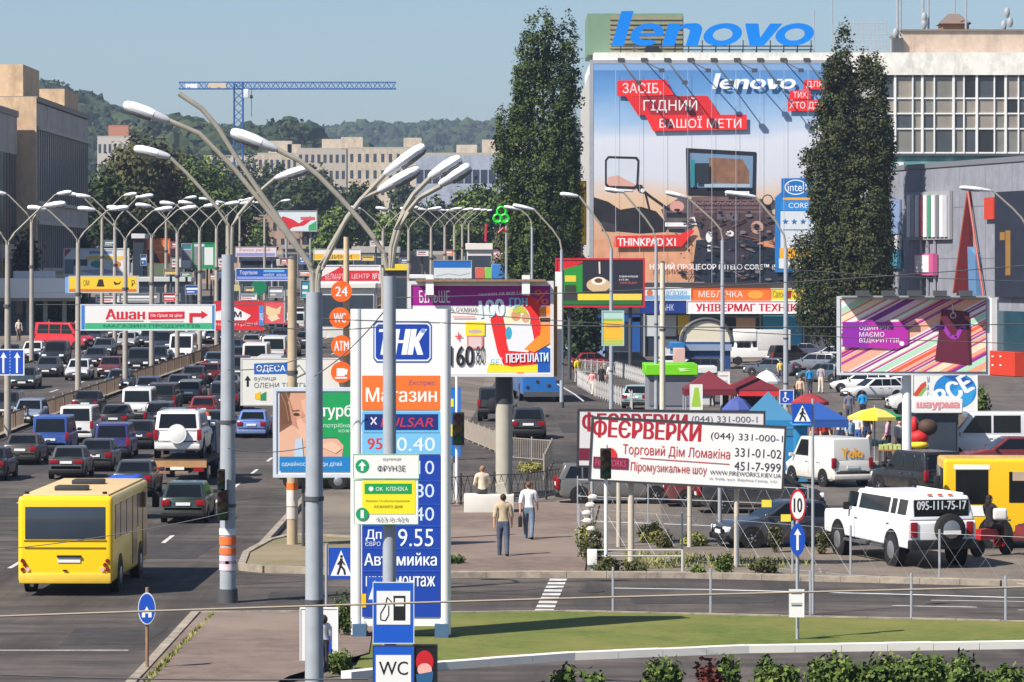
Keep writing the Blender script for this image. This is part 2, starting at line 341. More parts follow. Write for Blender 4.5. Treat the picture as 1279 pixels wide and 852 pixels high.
def shell(k, L=None):
    """meshes of one body style, shared by every vehicle of that style"""
    key = (k, L)
    if key in CM: return CM[key]
    d = dict(CARS[k]); L = L or d['L']; w_ = d['W']/2; zb = d['zb']; out = {'L': L, 'd': d}
    Y = lambda t: (t-.5)*L
    ys = sorted(set([0, .004, .012, .03, .07, .13, .18, .24, .31, .42, .55, .65, .72, .78, .84, .9, .95, .985, .996, 1]+[p[0] for p in d['deck']]))
    vs = []; n = 14
    for t in ys:
        zt = pl(t, d['deck']); e = min(t, 1-t)
        q = w_*pl(e, [(0, .80), (.006, .88), (.03, .955), (.1, .99), (.2, 1)]); lo = zb+pl(e, [(0, .14), (.02, .05), (.07, 0)])
        prof = [(0, lo), (q*.9, lo), (q*.985, lo+.10), (q, lo+.25), (q, lo+(zt-lo)*.72), (q*.965, zt-.06), (q*.88, zt), (0, zt+.025)]
        ring = [(x, z) for x, z in prof]+[(-x, z) for x, z in prof[-2:0:-1]]
        vs += [(x, Y(t), z) for x, z in ring]
    n = 14; m = MB()
    fs = [(i*n+j, i*n+(j+1) % n, (i+1)*n+(j+1) % n, (i+1)*n+j) for i in range(len(ys)-1) for j in range(n)]
    m.add(vs, fs+[tuple(range(n)), tuple(range((len(ys)-1)*n, len(ys)*n))])
    # glasshouse
    a, b, c, e = [Y(t) for t in d['gh']]; zl, zr = d['belt']-.06, d['H']; wb = w_*.94; wr = w_*(.78 if k in ('sedan', 'hatch', 'boxy', 'wagon') else .86 if k != 'jeep' else .9)
    if k in ('bigvan', 'van'): wr = w_*.9
    def at(s_, t, u):        # u 0..1 up the pillar, t along the length, s_ side
        yb, yt = lerp(a, e, t), lerp(b, c, t); return Vector((s_*lerp(wb, wr, u), lerp(yb, yt, u), lerp(zl, zr, u)))
    g = MB(); q = [at(-1, 0, 0), at(1, 0, 0), at(1, 1, 0), at(-1, 1, 0), at(-1, 0, 1), at(1, 0, 1), at(1, 1, 1), at(-1, 1, 1)]
    g.add(q, [(3, 2, 1, 0), (4, 5, 6, 7), (0, 1, 5, 4), (1, 2, 6, 5), (2, 3, 7, 6), (3, 0, 4, 7)])
    gm = bevelled(g.mesh(WHITE), .09, 3)
    o = len(m.v); m.v += [tuple(v.co) for v in gm.vertices]
    for p in gm.polygons: m.f.append([o+i for i in p.vertices]); m.mi.append(0)
    bpy.data.meshes.remove(gm)
    out['body'] = m.mesh(WHITE, 32, True, 'car_body')
    def pane(cs):
        cs = [Vector(p) for p in cs]; nn = (cs[1]-cs[0]).cross(cs[3]-cs[0]).normalized(); mid = sum(cs, Vector())/4
        if nn.dot(mid-Vector((0, 0, d['H']*.6))) < 0: nn = -nn
        cs = [p+nn*.012 for p in cs]; x = MB(); x.add(cs+[p-nn*.03 for p in cs], [(0, 1, 2, 3), (7, 6, 5, 4), (0, 4, 5, 1), (1, 5, 6, 2), (2, 6, 7, 3), (3, 7, 4, 0)])
        return bevelled(x.mesh(GLASS, name='window'), .004, 1)
    u0, u1 = .16, .87; P = []
    P.append(('rear_window', pane([at(-.84, 0, u0), at(.84, 0, u0), at(.82, 0, u1), at(-.82, 0, u1)])))
    P.append(('windscreen', pane([at(-.86, 1, u0-.1), at(.86, 1, u0-.1), at(.84, 1, u1), at(-.84, 1, u1)])))
    cut = [.07]+[x for x in d['panes']]+[.90]
    for s_ in (-1, 1):
        for i, (t0, t1) in enumerate(zip(cut, cut[1:])):
            t0 += .012 if i else 0; t1 -= .012 if i < len(cut)-2 else 0
            yv = lambda t: lerp(lerp(a, b, .6), lerp(c, e, .35 if 'van' in k or k == 'mpv' else .2), t)       # upright pillars between the panes
            def sp(y, u): return Vector((s_*lerp(wb, wr, u), y, lerp(zl, zr, u)))
            last = i == len(cut)-2; q0 = [at(s_, t0, u0), at(s_, t0+.03, u1)] if i == 0 else [sp(yv(t0), u0), sp(yv(t0), u1)]
            q1 = [at(s_, .93, u0), at(s_, .93, u1)] if last else [sp(yv(t1), u0), sp(yv(t1), u1)]
            P.append(('side_window%d' % i, pane([q0[0], q1[0], q1[1], q0[1]])))
    out['panes'] = P
    r = {'suv': .36, 'bigvan': .34, 'van': .33, 'jeep': .38}.get(k, .305); out['r'] = r
    t_ = MB()
    x0, x1 = -.1, .1
    prof = [(x0, r*.66), (x0, r*.93), (x0+.03, r), (x1-.03, r), (x1, r*.93), (x1, r*.66)]; N = 20; vv = []
    for k2 in range(N):
        an = 2*math.pi*k2/N; vv += [(x, rr*math.cos(an), rr*math.sin(an)) for x, rr in prof]
    t_.add(vv, [(k2*6+j, k2*6+j+1, ((k2+1) % N)*6+j+1, ((k2+1) % N)*6+j) for k2 in range(N) for j in range(5)])
    out['wheel'] = t_.mesh(RUBBER, 40, True, 'wheel')
    rm = MB(); rr = r*.67
    for s_ in (-1, 1):
        rm.tube([(s_*.055, 0, 0), (s_*.085, 0, 0)], rr, 20); rm.tube([(s_*.085, 0, 0), (s_*.1, 0, 0)], [rr*.3, rr*.2], 10)
        for q_ in range(5):
            an = q_*2*math.pi/5; rm.box((s_*.092, math.cos(an)*rr*.55, math.sin(an)*rr*.55), (.016, rr*.22, rr*.22))
    out['rim'] = rm.mesh(RIM, 40, True, 'rim')
    ar = MB()
    N = 16; R0, R1 = r*.9, r*1.2
    ar.tube([(-.012, 0, 0), (.012, 0, 0)], r*1.2, 22)
    out['arch'] = ar.mesh(BLACK, 40, True, 'wheel_arch')
    out['axles'] = (Y(.19), Y(.815)) if k not in ('van', 'bigvan') else (Y(.2), Y(.84))
    zd = pl(.02, d['deck'])
    def bx(c, dd, off=.02): x = MB(); x.box(c, dd); return bevelled(x.mesh(TAIL), off, 2)
    if k in ('suv', 'mpv', 'van', 'bigvan', 'wagon', 'jeep'): tl = [bx((s_*(w_*.89), Y(0)+.05, zd-.14), (.17, .14, .40)) for s_ in (-1, 1)]
    elif k == 'boxy': tl = [bx((s_*(w_*.66), Y(0)+.045, zd-.15), (.42, .12, .16)) for s_ in (-1, 1)]
    else: tl = [bx((s_*(w_*.74), Y(0)+.055, zd-.13), (.30, .16, .22)) for s_ in (-1, 1)]
    out['tail'] = tl
    zf = pl(.97, d['deck']); out['head'] = [bx((s_*(w_*.72), Y(1)-.10, zf-.13), (.36, .2, .17), .04) for s_ in (-1, 1)]
    x = MB(); x.box((0, Y(0)-.012, zd-.17 if k not in ('van', 'bigvan', 'suv', 'mpv') else zd-.3), (.52, .03, .115)); out['plate'] = x.mesh(PLATE)
    x = MB(); x.box((0, Y(1)+.012, zb+.30), (.52, .03, .115)); out['plate_front'] = x.mesh(PLATE)
    x = MB(); x.box((0, Y(0)+.12, zb+.16), (w_*1.86, .34, .2)); out['bumper_rear'] = bevelled(x.mesh(BLACK), .05, 3)
    x = MB(); x.box((0, Y(1)-.12, zb+.14), (w_*1.84, .36, .2)); out['bumper_front'] = bevelled(x.mesh(BLACK), .05, 3)
    x = MB(); x.box((0, Y(1)-.028, zf-.16), (w_*.72, .06, .15)); out['grille'] = bevelled(x.mesh(BLACK), .02, 2)
    x = MB(); zs = lerp(zb, zd, .62)
    x.box((0, Y(0)-.004+.012*(k not in ('van', 'bigvan')), zs-.12), (w_*1.3, .012, .012)); x.box((0, Y(.02), zd+.006), (w_*1.5, .05, .012)); out['seam'] = x.mesh(BLACK, 0)
    out['handles'], out['doors'] = [], []
    for s_ in (-1, 1):
        for t_ in d['panes'][-2:]:
            yy = lerp(lerp(a, b, .6), lerp(c, e, .2), t_); q_ = MB(); q_.box((s_*(w_+.001), yy+.16, d['belt']-.14), (.02, .14, .03)); out['handles'].append(q_.mesh(DGREY, 0))
            q_ = MB(); q_.box((s_*(w_-.002), yy, (zb+.2+d['belt'])/2-.05), (.012, .014, d['belt']-zb-.36)); out['doors'].append(q_.mesh(BLACK, 0))
    out['mirror'] = []
    for s_ in (-1, 1):
        x = MB(); x.box((s_*(w_+.09), lerp(a, e, .93)-.05, d['belt']+.09), (.2, .1, .14)); out['mirror'].append(bevelled(x.mesh(BLACK), .03, 2))
    CM[key] = out; return out
def put(name, me, m, parent, loc=None):
    o = link(name, me, parent, loc)
    if m: o.material_slots[0].link = 'OBJECT'; o.material_slots[0].material = m
    return o
def car(kind, col, px, gy, label, head=0, group='cars in the traffic jam', name=None, cat=None, at='rear', L=None, facing='away', skip=(), loc=None, dark_trim=True, rails=False, spare=None, plain=False):
    """px,gy = where the nearest end of the car meets the ground in the photograph; head turns it anticlockwise from pointing straight away"""
    sh = shell(kind, L); d = sh['d']; hd = R(head)
    g = G(px, gy) if loc is None else Vector(loc)
    f = Vector((-math.sin(hd), math.cos(hd), 0)); toward = abs(math.cos(hd))
    c = g.copy()
    if loc is None:
        c.y += toward*sh['L']/2*.92; c.x = c.x*(c.y/g.y)
        if at == 'mid': c.x = g.x
        c.z = gz(c.x, c.y)
    nm = name or {'sedan': 'parked_car', 'van': 'van', 'bigvan': 'van', 'suv': 'suv_car', 'jeep': 'off_road_car'}.get(kind, 'car')
    if nm == 'parked_car': nm = 'car'
    pitch = math.atan(.0212)*math.cos(hd) if c.z > .05 and loc is None else 0
    t = thing(nm, label, cat or ('van' if 'van' in kind else 'car'), c, hd, group); t.rotation_euler = (pitch, 0, hd)
    pm = paint(col); sc_ = .88 if group and ('jam' in group or 'oncoming' in group) else .94 if group else 1; t.scale = (sc_,)*3
    put('body', sh['body'], pm, t)
    for nme, me in sh['panes']:
        if nme in skip or (plain and nme.startswith('side_window') and nme[-1] != str(len(d['panes']))): continue
        link('window' if 'side' in nme else nme, me, t)
    w_ = d['W']/2
    for ya in sh['axles']:
        for s_ in (-1, 1):
            link('wheel_arch', sh['arch'], t, (s_*(w_-.006), ya, sh['r']+.02))
            wh = link('wheel', sh['wheel'], t, (s_*(w_-.085), ya, sh['r'])); link('rim', sh['rim'], wh)
    for me in sh['tail']: link('taillight', me, t)
    for me in sh['head']: put('headlight', me, LAMPW, t)
    link('licence_plate', sh['plate'], t); link('licence_plate', sh['plate_front'], t)
    put('bumper', sh['bumper_rear'], BLACK if dark_trim else pm, t); put('bumper', sh['bumper_front'], BLACK if dark_trim else pm, t)
    link('grille', sh['grille'], t); link('boot_seam', sh['seam'], t)
    for me in sh['handles']: link('door_handle', me, t)
    for me in sh['doors']: link('door_seam', me, t)
    for me in sh['mirror']: put('mirror', me, pm, t)
    if rails:
        for s_ in (-1, 1): MB().tube([(s_*w_*.7, -sh['L']*.4, d['H']+.05), (s_*w_*.7, sh['L']*.05, d['H']+.05)], .02, 6).build('roof_rail', DGREY, t)
    if spare:
        m_ = MB(); m_.tube([(0, -sh['L']/2-.02, .95), (0, -sh['L']/2-.2, .95)], .36, 24); m_.tube([(0, -sh['L']/2-.2, .95), (0, -sh['L']/2-.23, .95)], [.33, .2], 24)
        m_.build('spare_wheel', mat(spare, .4, 0, .05), t)
    return t
def box_vehicle(name, label, cat, loc, hd, L, Wd, z0, z1, col, group=None, belt=None, wtop=None, side=(), roofc=None, rear=True, rear_rect=None, wheels=None, bev=.12, front=True, wr=.42):
    """bus or box body: side = list of (y0,y1,z0,z1,material or None) panes on both flanks"""
    t = thing(name, label, cat, loc, hd, group); pm = paint(col)
    b = MB(); b.box((0, 0, (z0+z1)/2), (Wd, L, z1-z0)); o = link('body', bevelled(b.mesh(pm, name='bus_body'), bev, 4), t)
    if roofc:
        b = MB(); b.box((0, 0, z1+.012), (Wd-.22, L-.3, .06)); link('roof', bevelled(b.mesh(mat(roofc, .6, 0, .12, 1)), .025, 2), t)
    for (a, c, p, q, m_) in side:
        for s_ in (-1, 1):
            b = MB(); b.box((s_*(Wd/2+.004), (a+c)/2, (p+q)/2), (.02, c-a, q-p)); link('window' if m_ is None else 'side_panel', bevelled(b.mesh(m_ or GLASS), .008, 1), t)
    if rear_rect:
        x, p, q = rear_rect; b = MB(); b.box((0, -L/2-.002, (p+q)/2), (2*x, .03, q-p)); link('rear_window', bevelled(b.mesh(GLASSB), .012, 2), t)
    if front:
        b = MB(); b.box((0, L/2+.002, z1-(z1-z0)*.33), (Wd-.24, .03, (z1-z0)*.4)); link('windscreen', bevelled(b.mesh(GLASS), .012, 2), t)
    for ya in (wheels or (-L*.27, L*.3)):
        for s_ in (-1, 1):
            m_ = MB(); m_.tube([(s_*(Wd/2-.012), ya, wr+.05), (s_*(Wd/2+.012), ya, wr+.05)], wr*1.2, 22); m_.build('wheel_arch', BLACK, t)
            m_ = MB(); m_.tube([(s_*(Wd/2-.24), ya, wr), (s_*(Wd/2-.02), ya, wr), (s_*(Wd/2+.02), ya, wr)], [wr, wr, wr*.9], 22); wh = m_.build('wheel', RUBBER, t)
            m_ = MB(); m_.tube([(s_*(Wd/2+.01), ya, wr), (s_*(Wd/2+.03), ya, wr)], [wr*.6, wr*.5], 16); m_.build('rim', RIM, wh)
    return t
# ---------------------------------------------------------------- people
SKIN = mat((205, 158, 130), .55, 0, .05)
def person(label, loc, head=0, pose='stand', shirt=(200, 200, 200), pants=(60, 80, 120), hair=(50, 38, 30), height=1.75, long_sleeve=False, group='people', skirt=False, shoes=(40, 36, 34), bag=None, phase=1, longhair=False, seat_z=0.0):
    J = {}; r = {}; E = []
    def v(n, p, rad, par=None): J[n] = Vector(p); r[n] = rad; par and E.append((par, n, n))
    lean = .0
    v('pel', (0, 0, .96), .125); v('waist', (0, .01, 1.12), .118, 'pel'); v('chest', (0, .015, 1.33), .142, 'waist'); v('upch', (0, 0, 1.44), .10, 'chest')
    v('neck', (0, .0, 1.52), .052, 'upch'); v('chin', (0, .02, 1.575), .062, 'neck'); v('face', (0, .015, 1.645), .088, 'chin'); v('top', (0, .0, 1.715), .066, 'face')
    v('nose', (0, .118, 1.635), .014, 'face')
    for s, n in ((-1, 'l'), (1, 'r')):
        v('ear'+n, (s*.093, .0, 1.64), .018, 'face')
        sw = {'walk': .5*s*phase, 'stand': .08, 'sit': .5, 'bend': .7}[pose]
        v('sh'+n, (s*.185, 0, 1.435), .062, 'upch')
        el = Vector((s*.235, math.sin(sw)*.28-.01, 1.435-.29*math.cos(sw))); v('el'+n, el, .044, 'sh'+n)
        fw = sw+.35 if pose != 'sit' else 1.3
        wr = el+Vector((s*.01, math.sin(fw)*.25, -.25*math.cos(fw))); v('wr'+n, wr, .030, 'el'+n)
        dr = Vector((0, math.sin(fw+.1), -math.cos(fw+.1))); pm = wr+dr*.075; v('pm'+n, pm, .033, 'wr'+n)
        sd = Vector((0, dr.z, -dr.y))*(-1)
        for q, (off, ln) in enumerate(((-.03, .072), (-.01, .085), (.011, .08), (.03, .062))):
            a = pm+dr*.03+sd*off; b = a+dr*ln*.55; e = b+dr*ln*.4+Vector((-s*.022, 0, 0))
            v('f%d%s' % (q, n), a, .0095, 'pm'+n); v('g%d%s' % (q, n), b, .009, 'f%d%s' % (q, n)); v('h%d%s' % (q, n), e, .008, 'g%d%s' % (q, n))
        a = wr+dr*.04+sd*.035; v('t0'+n, a, .012, 'wr'+n); v('t1'+n, a+dr*.035+sd*.022, .0105, 't0'+n); v('t2'+n, a+dr*.07+sd*.02-Vector((s*.012, 0, 0)), .009, 't1'+n)
        lw = {'walk': -.38*s*phase, 'stand': .03*s, 'sit': 1.45, 'bend': .1}[pose]
        hp = Vector((s*.09, 0, .90)); v('hp'+n, hp, .098, 'pel')
        kn = hp+Vector((s*.012, math.sin(lw)*.43, -.43*math.cos(lw))); v('kn'+n, kn, .062, 'hp'+n)
        kb = lw-(.35 if lw < 0 else .05) if pose != 'sit' else .05
        an = kn+Vector((0, math.sin(kb)*.41, -.41*math.cos(kb))); v('an'+n, an, .043, 'kn'+n)
        v('ca'+n, kn.lerp(an, .35)+Vector((0, -.012, 0)), .058); E[-1] = ('kn'+n, 'ca'+n, 'an'+n); E.append(('ca'+n, 'an'+n, 'an'+n))
        toe = an+Vector((s*.02, .15, -.05)) if pose != 'walk' or lw > 0 else an+Vector((s*.015, .12, -.095))
        v('to'+n, toe, .036, 'an'+n); v('he'+n, an+Vector((0, -.035, -.045)), .036, 'an'+n)
    if pose == 'bend':
        M = Matrix.Rotation(-.75, 4, 'X'); pv = Vector((0, 0, 1.0))
        for k_ in J:
            if k_[:2] not in ('hp', 'kn', 'an', 'ca', 'to', 'he') and k_ != 'pel': J[k_] = pv+M @ (J[k_]-pv)
    names = list(J); idx = {n: i for i, n in enumerate(names)}
    me = bpy.data.meshes.new('person_body'); me.from_pydata([J[n] for n in names], [(idx[a], idx[b]) for a, b, _ in E], [])
    o = bpy.data.objects.new('person_body', me); C.objects.link(o)
    sk = o.modifiers.new('skin', 'SKIN'); o.modifiers.new('sub', 'SUBSURF').levels = 1
    if not me.skin_vertices: me.skin_vertices.new() if hasattr(me.skin_vertices, 'new') else None
    for i, n in enumerate(names):
        me.skin_vertices[0].data[i].radius = (r[n], r[n])
    me.skin_vertices[0].data[idx['pel']].use_root = True
    sk.use_smooth_shade = True
    bpy.context.view_layer.update(); dg = bpy.context.evaluated_depsgraph_get()
    nm = bpy.data.meshes.new_from_object(o.evaluated_get(dg)); bpy.data.objects.remove(o)
    segs = [(J[a], J[b], n) for a, b, n in E]
    def region(p):
        best, bn = 1e9, ''
        for a, b, n in segs:
            ab = b-a; t = max(0, min(1, (p-a).dot(ab)/max(ab.length_squared, 1e-9))); d_ = (p-a-ab*t).length-r[n]*.6
            if d_ < best: best, bn = d_, n
        return bn
    reg = [region(v_.co) for v_ in nm.vertices]
    TOR = ('waist', 'chest', 'upch', 'shl', 'shr', 'pel', 'hpl', 'hpr')
    for v_, n in zip(nm.vertices, reg):
        if n in ('waist', 'chest', 'upch', 'shl', 'shr'):
            v_.co.y *= .74 if pose != 'bend' else 1
    k = height/1.75; dz = -min(v_.co.z for v_ in nm.vertices)
    if pose == 'sit': dz = seat_z/k-.80
    for v_ in nm.vertices: v_.co.z += dz; v_.co *= k
    nm.materials.clear(); nm.materials.append(SKIN); nm.shade_smooth()
    root = thing('person', label, 'person', loc, R(head), group); link('body', nm, root)
    nm.update()
    def garment(nme, keep, off, col, cut=None):
        fs = [p for p in nm.polygons if sum(keep(reg[i], nm.vertices[i].co/k) for i in p.vertices) >= len(p.vertices)*.5]
        used = sorted({i for p in fs for i in p.vertices}); mp = {a: b for b, a in enumerate(used)}
        g = bpy.data.meshes.new(nme); g.from_pydata([nm.vertices[i].co+nm.vertices[i].normal*off for i in used], [], [[mp[i] for i in p.vertices] for p in fs])
        
        if cut:
            bm_ = bmesh.new(); bm_.from_mesh(g); bmesh.ops.bisect_plane(bm_, geom=bm_.verts[:]+bm_.edges[:]+bm_.faces[:], plane_co=(0, 0, abs(cut)), plane_no=(0, 0, 1 if cut > 0 else -1), clear_inner=True); bm_.to_mesh(g); bm_.free()
        g.materials.append(mat(col, .85, 0, .38, 9)); g.shade_smooth(); link(nme, g, root)
    zw = 1.0+dz
    sl = ('ell', 'elr')+(('wrl', 'wrr') if long_sleeve else ())
    TR = ('waist', 'chest', 'upch', 'shl', 'shr', 'pel', 'hpl', 'hpr'); low = -9 if pose in ('bend', 'sit') else zw
    garment('shirt', lambda n, p: n in sl or (n in TR and not (low < 0 and n in ('pel', 'hpl', 'hpr'))), .02, shirt, zw*k if low > 0 else None)
    garment('trousers', lambda n, p: (n in ('pel', 'hpl', 'hpr', 'knl', 'knr', 'anl', 'anr') or n[:2] == 'ca' or (low > 0 and n == 'waist')) and p.z > dz+.07, .016, pants, -(zw+.03)*k if low > 0 else None)
    garment('shoes', lambda n, p: n[:2] in ('to', 'he') or (n[:2] == 'an' and p.z < dz+.1), .012, shoes)
    hd = (Vector((J['top'].x, J['top'].y, J['top'].z+dz))*k)
    hb = MB(); up = (J['top']-J['neck']).normalized(); q = up.to_track_quat('Z', 'Y').to_matrix()
    hb.sph(hd-up*.045+Vector((0, -.02, 0)), (.088, .10, .095), 12, 8, rot=None)
    if longhair: hb.sph(hd-up*.16+Vector((0, -.06, 0)), (.09, .06, .16), 10, 6)
    hb.build('hair', mat(hair, .7, 0, .2, 20), root)
    if pose != 'bend':
        eb = MB()
        for s in (-1, 1): eb.sph(Vector((s*.032, .092, 1.655+dz))*k, .011, 6, 4)
        eb.build('eyes', BLACK, root)
    if bag:
        b = MB(); wr = (J['pmr' if bag[1] > 0 else 'pml']+Vector((0, 0, dz)))*k; b.box(wr+Vector((0, 0, -.27)), (.1, .34, .3)); b.tube([wr+Vector((0, -.08, -.13)), wr+Vector((0, 0, -.03)), wr+Vector((0, .08, -.13))], .01, 6)
        t = b.build('shoulder_bag' if False else 'handbag', mat(bag[0], .6, 0, .1), None); t.matrix_world = Matrix.Translation(loc) @ Matrix.Rotation(R(head), 4, 'Z')
        tag(t, bag[2], 'bag')
    return root
# ---------------------------------------------------------------- trees and plants
def leaf_m(c, key=''): return mat(c, .8, 0, .25, .5, .12, 'leaf'+key)
POPG = [leaf_m((58, 72, 36), 'q1'), leaf_m((70, 84, 42), 'q2'), leaf_m((46, 60, 32), 'q3'), leaf_m((80, 92, 48), 'q4')]
POPL = [leaf_m((66, 74, 44), 'p1'), leaf_m((54, 62, 38), 'p2'), leaf_m((78, 80, 50), 'p3'), leaf_m((48, 56, 36), 'p4')]
GREENS = [leaf_m((70, 88, 44)), leaf_m((88, 106, 52)), leaf_m((58, 74, 40)), leaf_m((106, 120, 62))]
DARKS = [leaf_m((48, 62, 38)), leaf_m((58, 72, 42)), leaf_m((42, 54, 36)), leaf_m((68, 80, 44))]
DRYS = [leaf_m((84, 84, 54)), leaf_m((74, 80, 50)), leaf_m((92, 90, 60)), leaf_m((80, 80, 54))]
def leaves(name, pts, ids, size, mats, parent=None, nrm=None):
    """leaf-sized faces; nrm turns them loosely outward so that a bough shades as a volume"""
    n = len(pts); P = np.asarray(pts, float)
    a = RNG.normal(size=(n, 3))
    if nrm is not None: N_ = nrm+RNG.normal(size=(n, 3))*.55; N_ /= np.linalg.norm(N_, axis=1)[:, None]; a -= (a*N_).sum(1)[:, None]*N_
    a /= np.linalg.norm(a, axis=1)[:, None]
    b = RNG.normal(size=(n, 3)) if nrm is None else np.cross(N_, a); b -= (b*a).sum(1)[:, None]*a; b /= np.linalg.norm(b, axis=1)[:, None]
    sz = size*RNG.uniform(.6, 1.3, n)[:, None]; a *= sz*.5; b *= sz*.32
    co = np.empty((n, 4, 3)); co[:, 0] = P-a; co[:, 1] = P+b; co[:, 2] = P+a; co[:, 3] = P-b
    me = bpy.data.meshes.new(name); me.vertices.add(n*4); me.loops.add(n*4); me.polygons.add(n)
    me.vertices.foreach_set('co', co.ravel()); me.loops.foreach_set('vertex_index', np.arange(n*4, dtype=np.int32))
    me.polygons.foreach_set('loop_start', np.arange(0, n*4, 4, dtype=np.int32))
    for m in mats: me.materials.append(m)
    me.polygons.foreach_set('material_index', np.asarray(ids, np.int32) % len(mats)); me.update(); me.validate()
    return link(name, me, parent)
def crown(parent, lobes, per, leaf, mats, clump=.5, name='crown', fill=.35, nl=12):
    """lobes: (centre, radii); leaf clumps sit mostly near each lobe's uneven skin"""
    pts, ids, nn = [], [], []
    vol = [l[1][0]*l[1][2]+l[1][1]*l[1][2] for l in lobes]; tot = sum(vol)
    for (c, rr), v_ in zip(lobes, vol):
        m = max(6, int(per*v_/tot)); d = RNG.normal(size=(m, 3)); d /= np.linalg.norm(d, axis=1)[:, None]
        rad = np.where(RNG.uniform(size=m) < fill, RNG.uniform(.3, .85, m), RNG.uniform(.82, 1.1, m))
        tz = np.abs(d[:, 2]); d[:, :2] *= (np.sqrt(1-tz**3.2)/np.sqrt(np.maximum(1-tz**2, 1e-4)))[:, None]
        cc = d*rad[:, None]*np.array(rr)+np.array(c)
        k = RNG.integers(0, 4, m)
        for i in range(m):
            q = cc[i]+RNG.normal(size=(nl, 3))*clump*np.array([.5, .5, .6]); pts.append(q); nd = d[i]/np.linalg.norm(d[i]); nn.append(np.repeat((nd+np.array([0, 0, .25]))[None], nl, 0)); ids += [int(k[i]) if RNG.uniform() < .8 else int(RNG.integers(0, 4)) for _ in range(nl)]
    return leaves(name, np.concatenate(pts), ids, leaf, mats, parent, np.concatenate(nn))
BARK = mat((96, 84, 68), .9, 0, .25, 3)
def tree(label, base, lobes, per, leaf, mats, tr=.3, clump=.6, name='tree', group=None, nl=12, fill=.35):
    t = thing(name, label, 'tree', base, 0, group); top = max(l[0][2] for l in lobes)
    m = MB(); m.tube([(0, 0, -.3), (0, 0, top*.3), (.1, 0, top*.7), (0, .1, top)], [tr, tr*.8, tr*.5, tr*.12], 9)
    for (c, rr) in lobes:
        z0 = max(top*.15, c[2]-rr[2]*.9-math.hypot(c[0], c[1])*.6); m.tube([(0, 0, z0), (c[0]*.6, c[1]*.6, lerp(z0, c[2], .5)), tuple(c)], [tr*.4, tr*.25, tr*.06], 6)
    m.build('trunk', BARK, t); crown(t, lobes, per, leaf, mats, clump, nl=nl, fill=fill); return t
def round_lobes(w_, h, n, z0=.25, seed=1):
    rr = random.Random(seed); out = [((0, 0, h*.68), (w_*.3, w_*.3, h*.3))]
    for i in range(n):
        a = rr.uniform(0, 6.28); d_ = w_*rr.uniform(.18, .36); z = h*rr.uniform(z0+.12, .84); q = w_*rr.uniform(.15, .26)
        out.append(((math.cos(a)*d_, math.sin(a)*d_, z), (q, q, q*rr.uniform(.7, 1.1))))
    return out
def bush(label, px, py, wpx, hpx, mats=None, name='bush', leaf=.14, per=70, group=None, clump=.16, loc=None):
    g = G(px, py) if loc is None else Vector(loc); s = FX/g.y; w_, h = wpx/s, hpx/s; t = thing(name, label, 'plant', g, 0, group); rr = random.Random(int(px*7+py))
    lobes = [((rr.uniform(-.35, .35)*w_, rr.uniform(-.25, .25)*w_, h*rr.uniform(.3, .7)), (w_*rr.uniform(.15, .3), w_*rr.uniform(.15, .28), h*rr.uniform(.25, .4))) for _ in range(6)]
    m = MB()
    for c, _ in lobes: m.tube([(c[0]*.3, c[1]*.3, -.05), (c[0]*.7, c[1]*.7, c[2]*.6), c], [.02, .015, .006], 5)
    m.build('stems', BARK, t); crown(t, lobes, per, leaf, mats or GREENS, clump, 'foliage'); return t
# ---------------------------------------------------------------- street lamps drawn at their own depth
def lamp_head(parent, p0, p1, wd=.3, grey=True):
    """cobra head lying from p0 to p1: pale bowl on a grey housing"""
    p0, p1 = Vector(p0), Vector(p1); d = p1-p0; L = d.length; q = d.to_track_quat('Y', 'Z').to_matrix()
    def sec(ts, sc, zo):
        m = MB(); n = 12; vs = []
        for t, k in ts:
            for i in range(n):
                a = 2*math.pi*i/n; x, z = math.cos(a)*wd*.5*k, math.sin(a)*wd*.42*k*sc+zo
                vs.append(p0+q @ Vector((x, t*L, z)))
        m.add(vs, [(j*n+i, (j+1)*n+i, (j+1)*n+(i+1) % n, j*n+(i+1) % n) for j in range(len(ts)-1) for i in range(n)]+[tuple(range(n)), tuple(range((len(ts)-1)*n, len(ts)*n))]); return m
    h = sec([(0, .35), (.08, .6), (.3, .8), (.34, .85)], 1, 0).build('lamp_head', mat((198, 200, 204), .45, 0, .1), parent)
    sec([(.34, .9), (.5, 1.05), (.8, 1.0), (.95, .75), (1, .4)], .9, .0).build('lamp_shade', LAMPW, h)
    sec([(.36, .7), (.6, .85), (.9, .7), (.98, .3)], .8, -.06).build('diffuser', mat((120, 124, 128), .2, 0, .05), h)
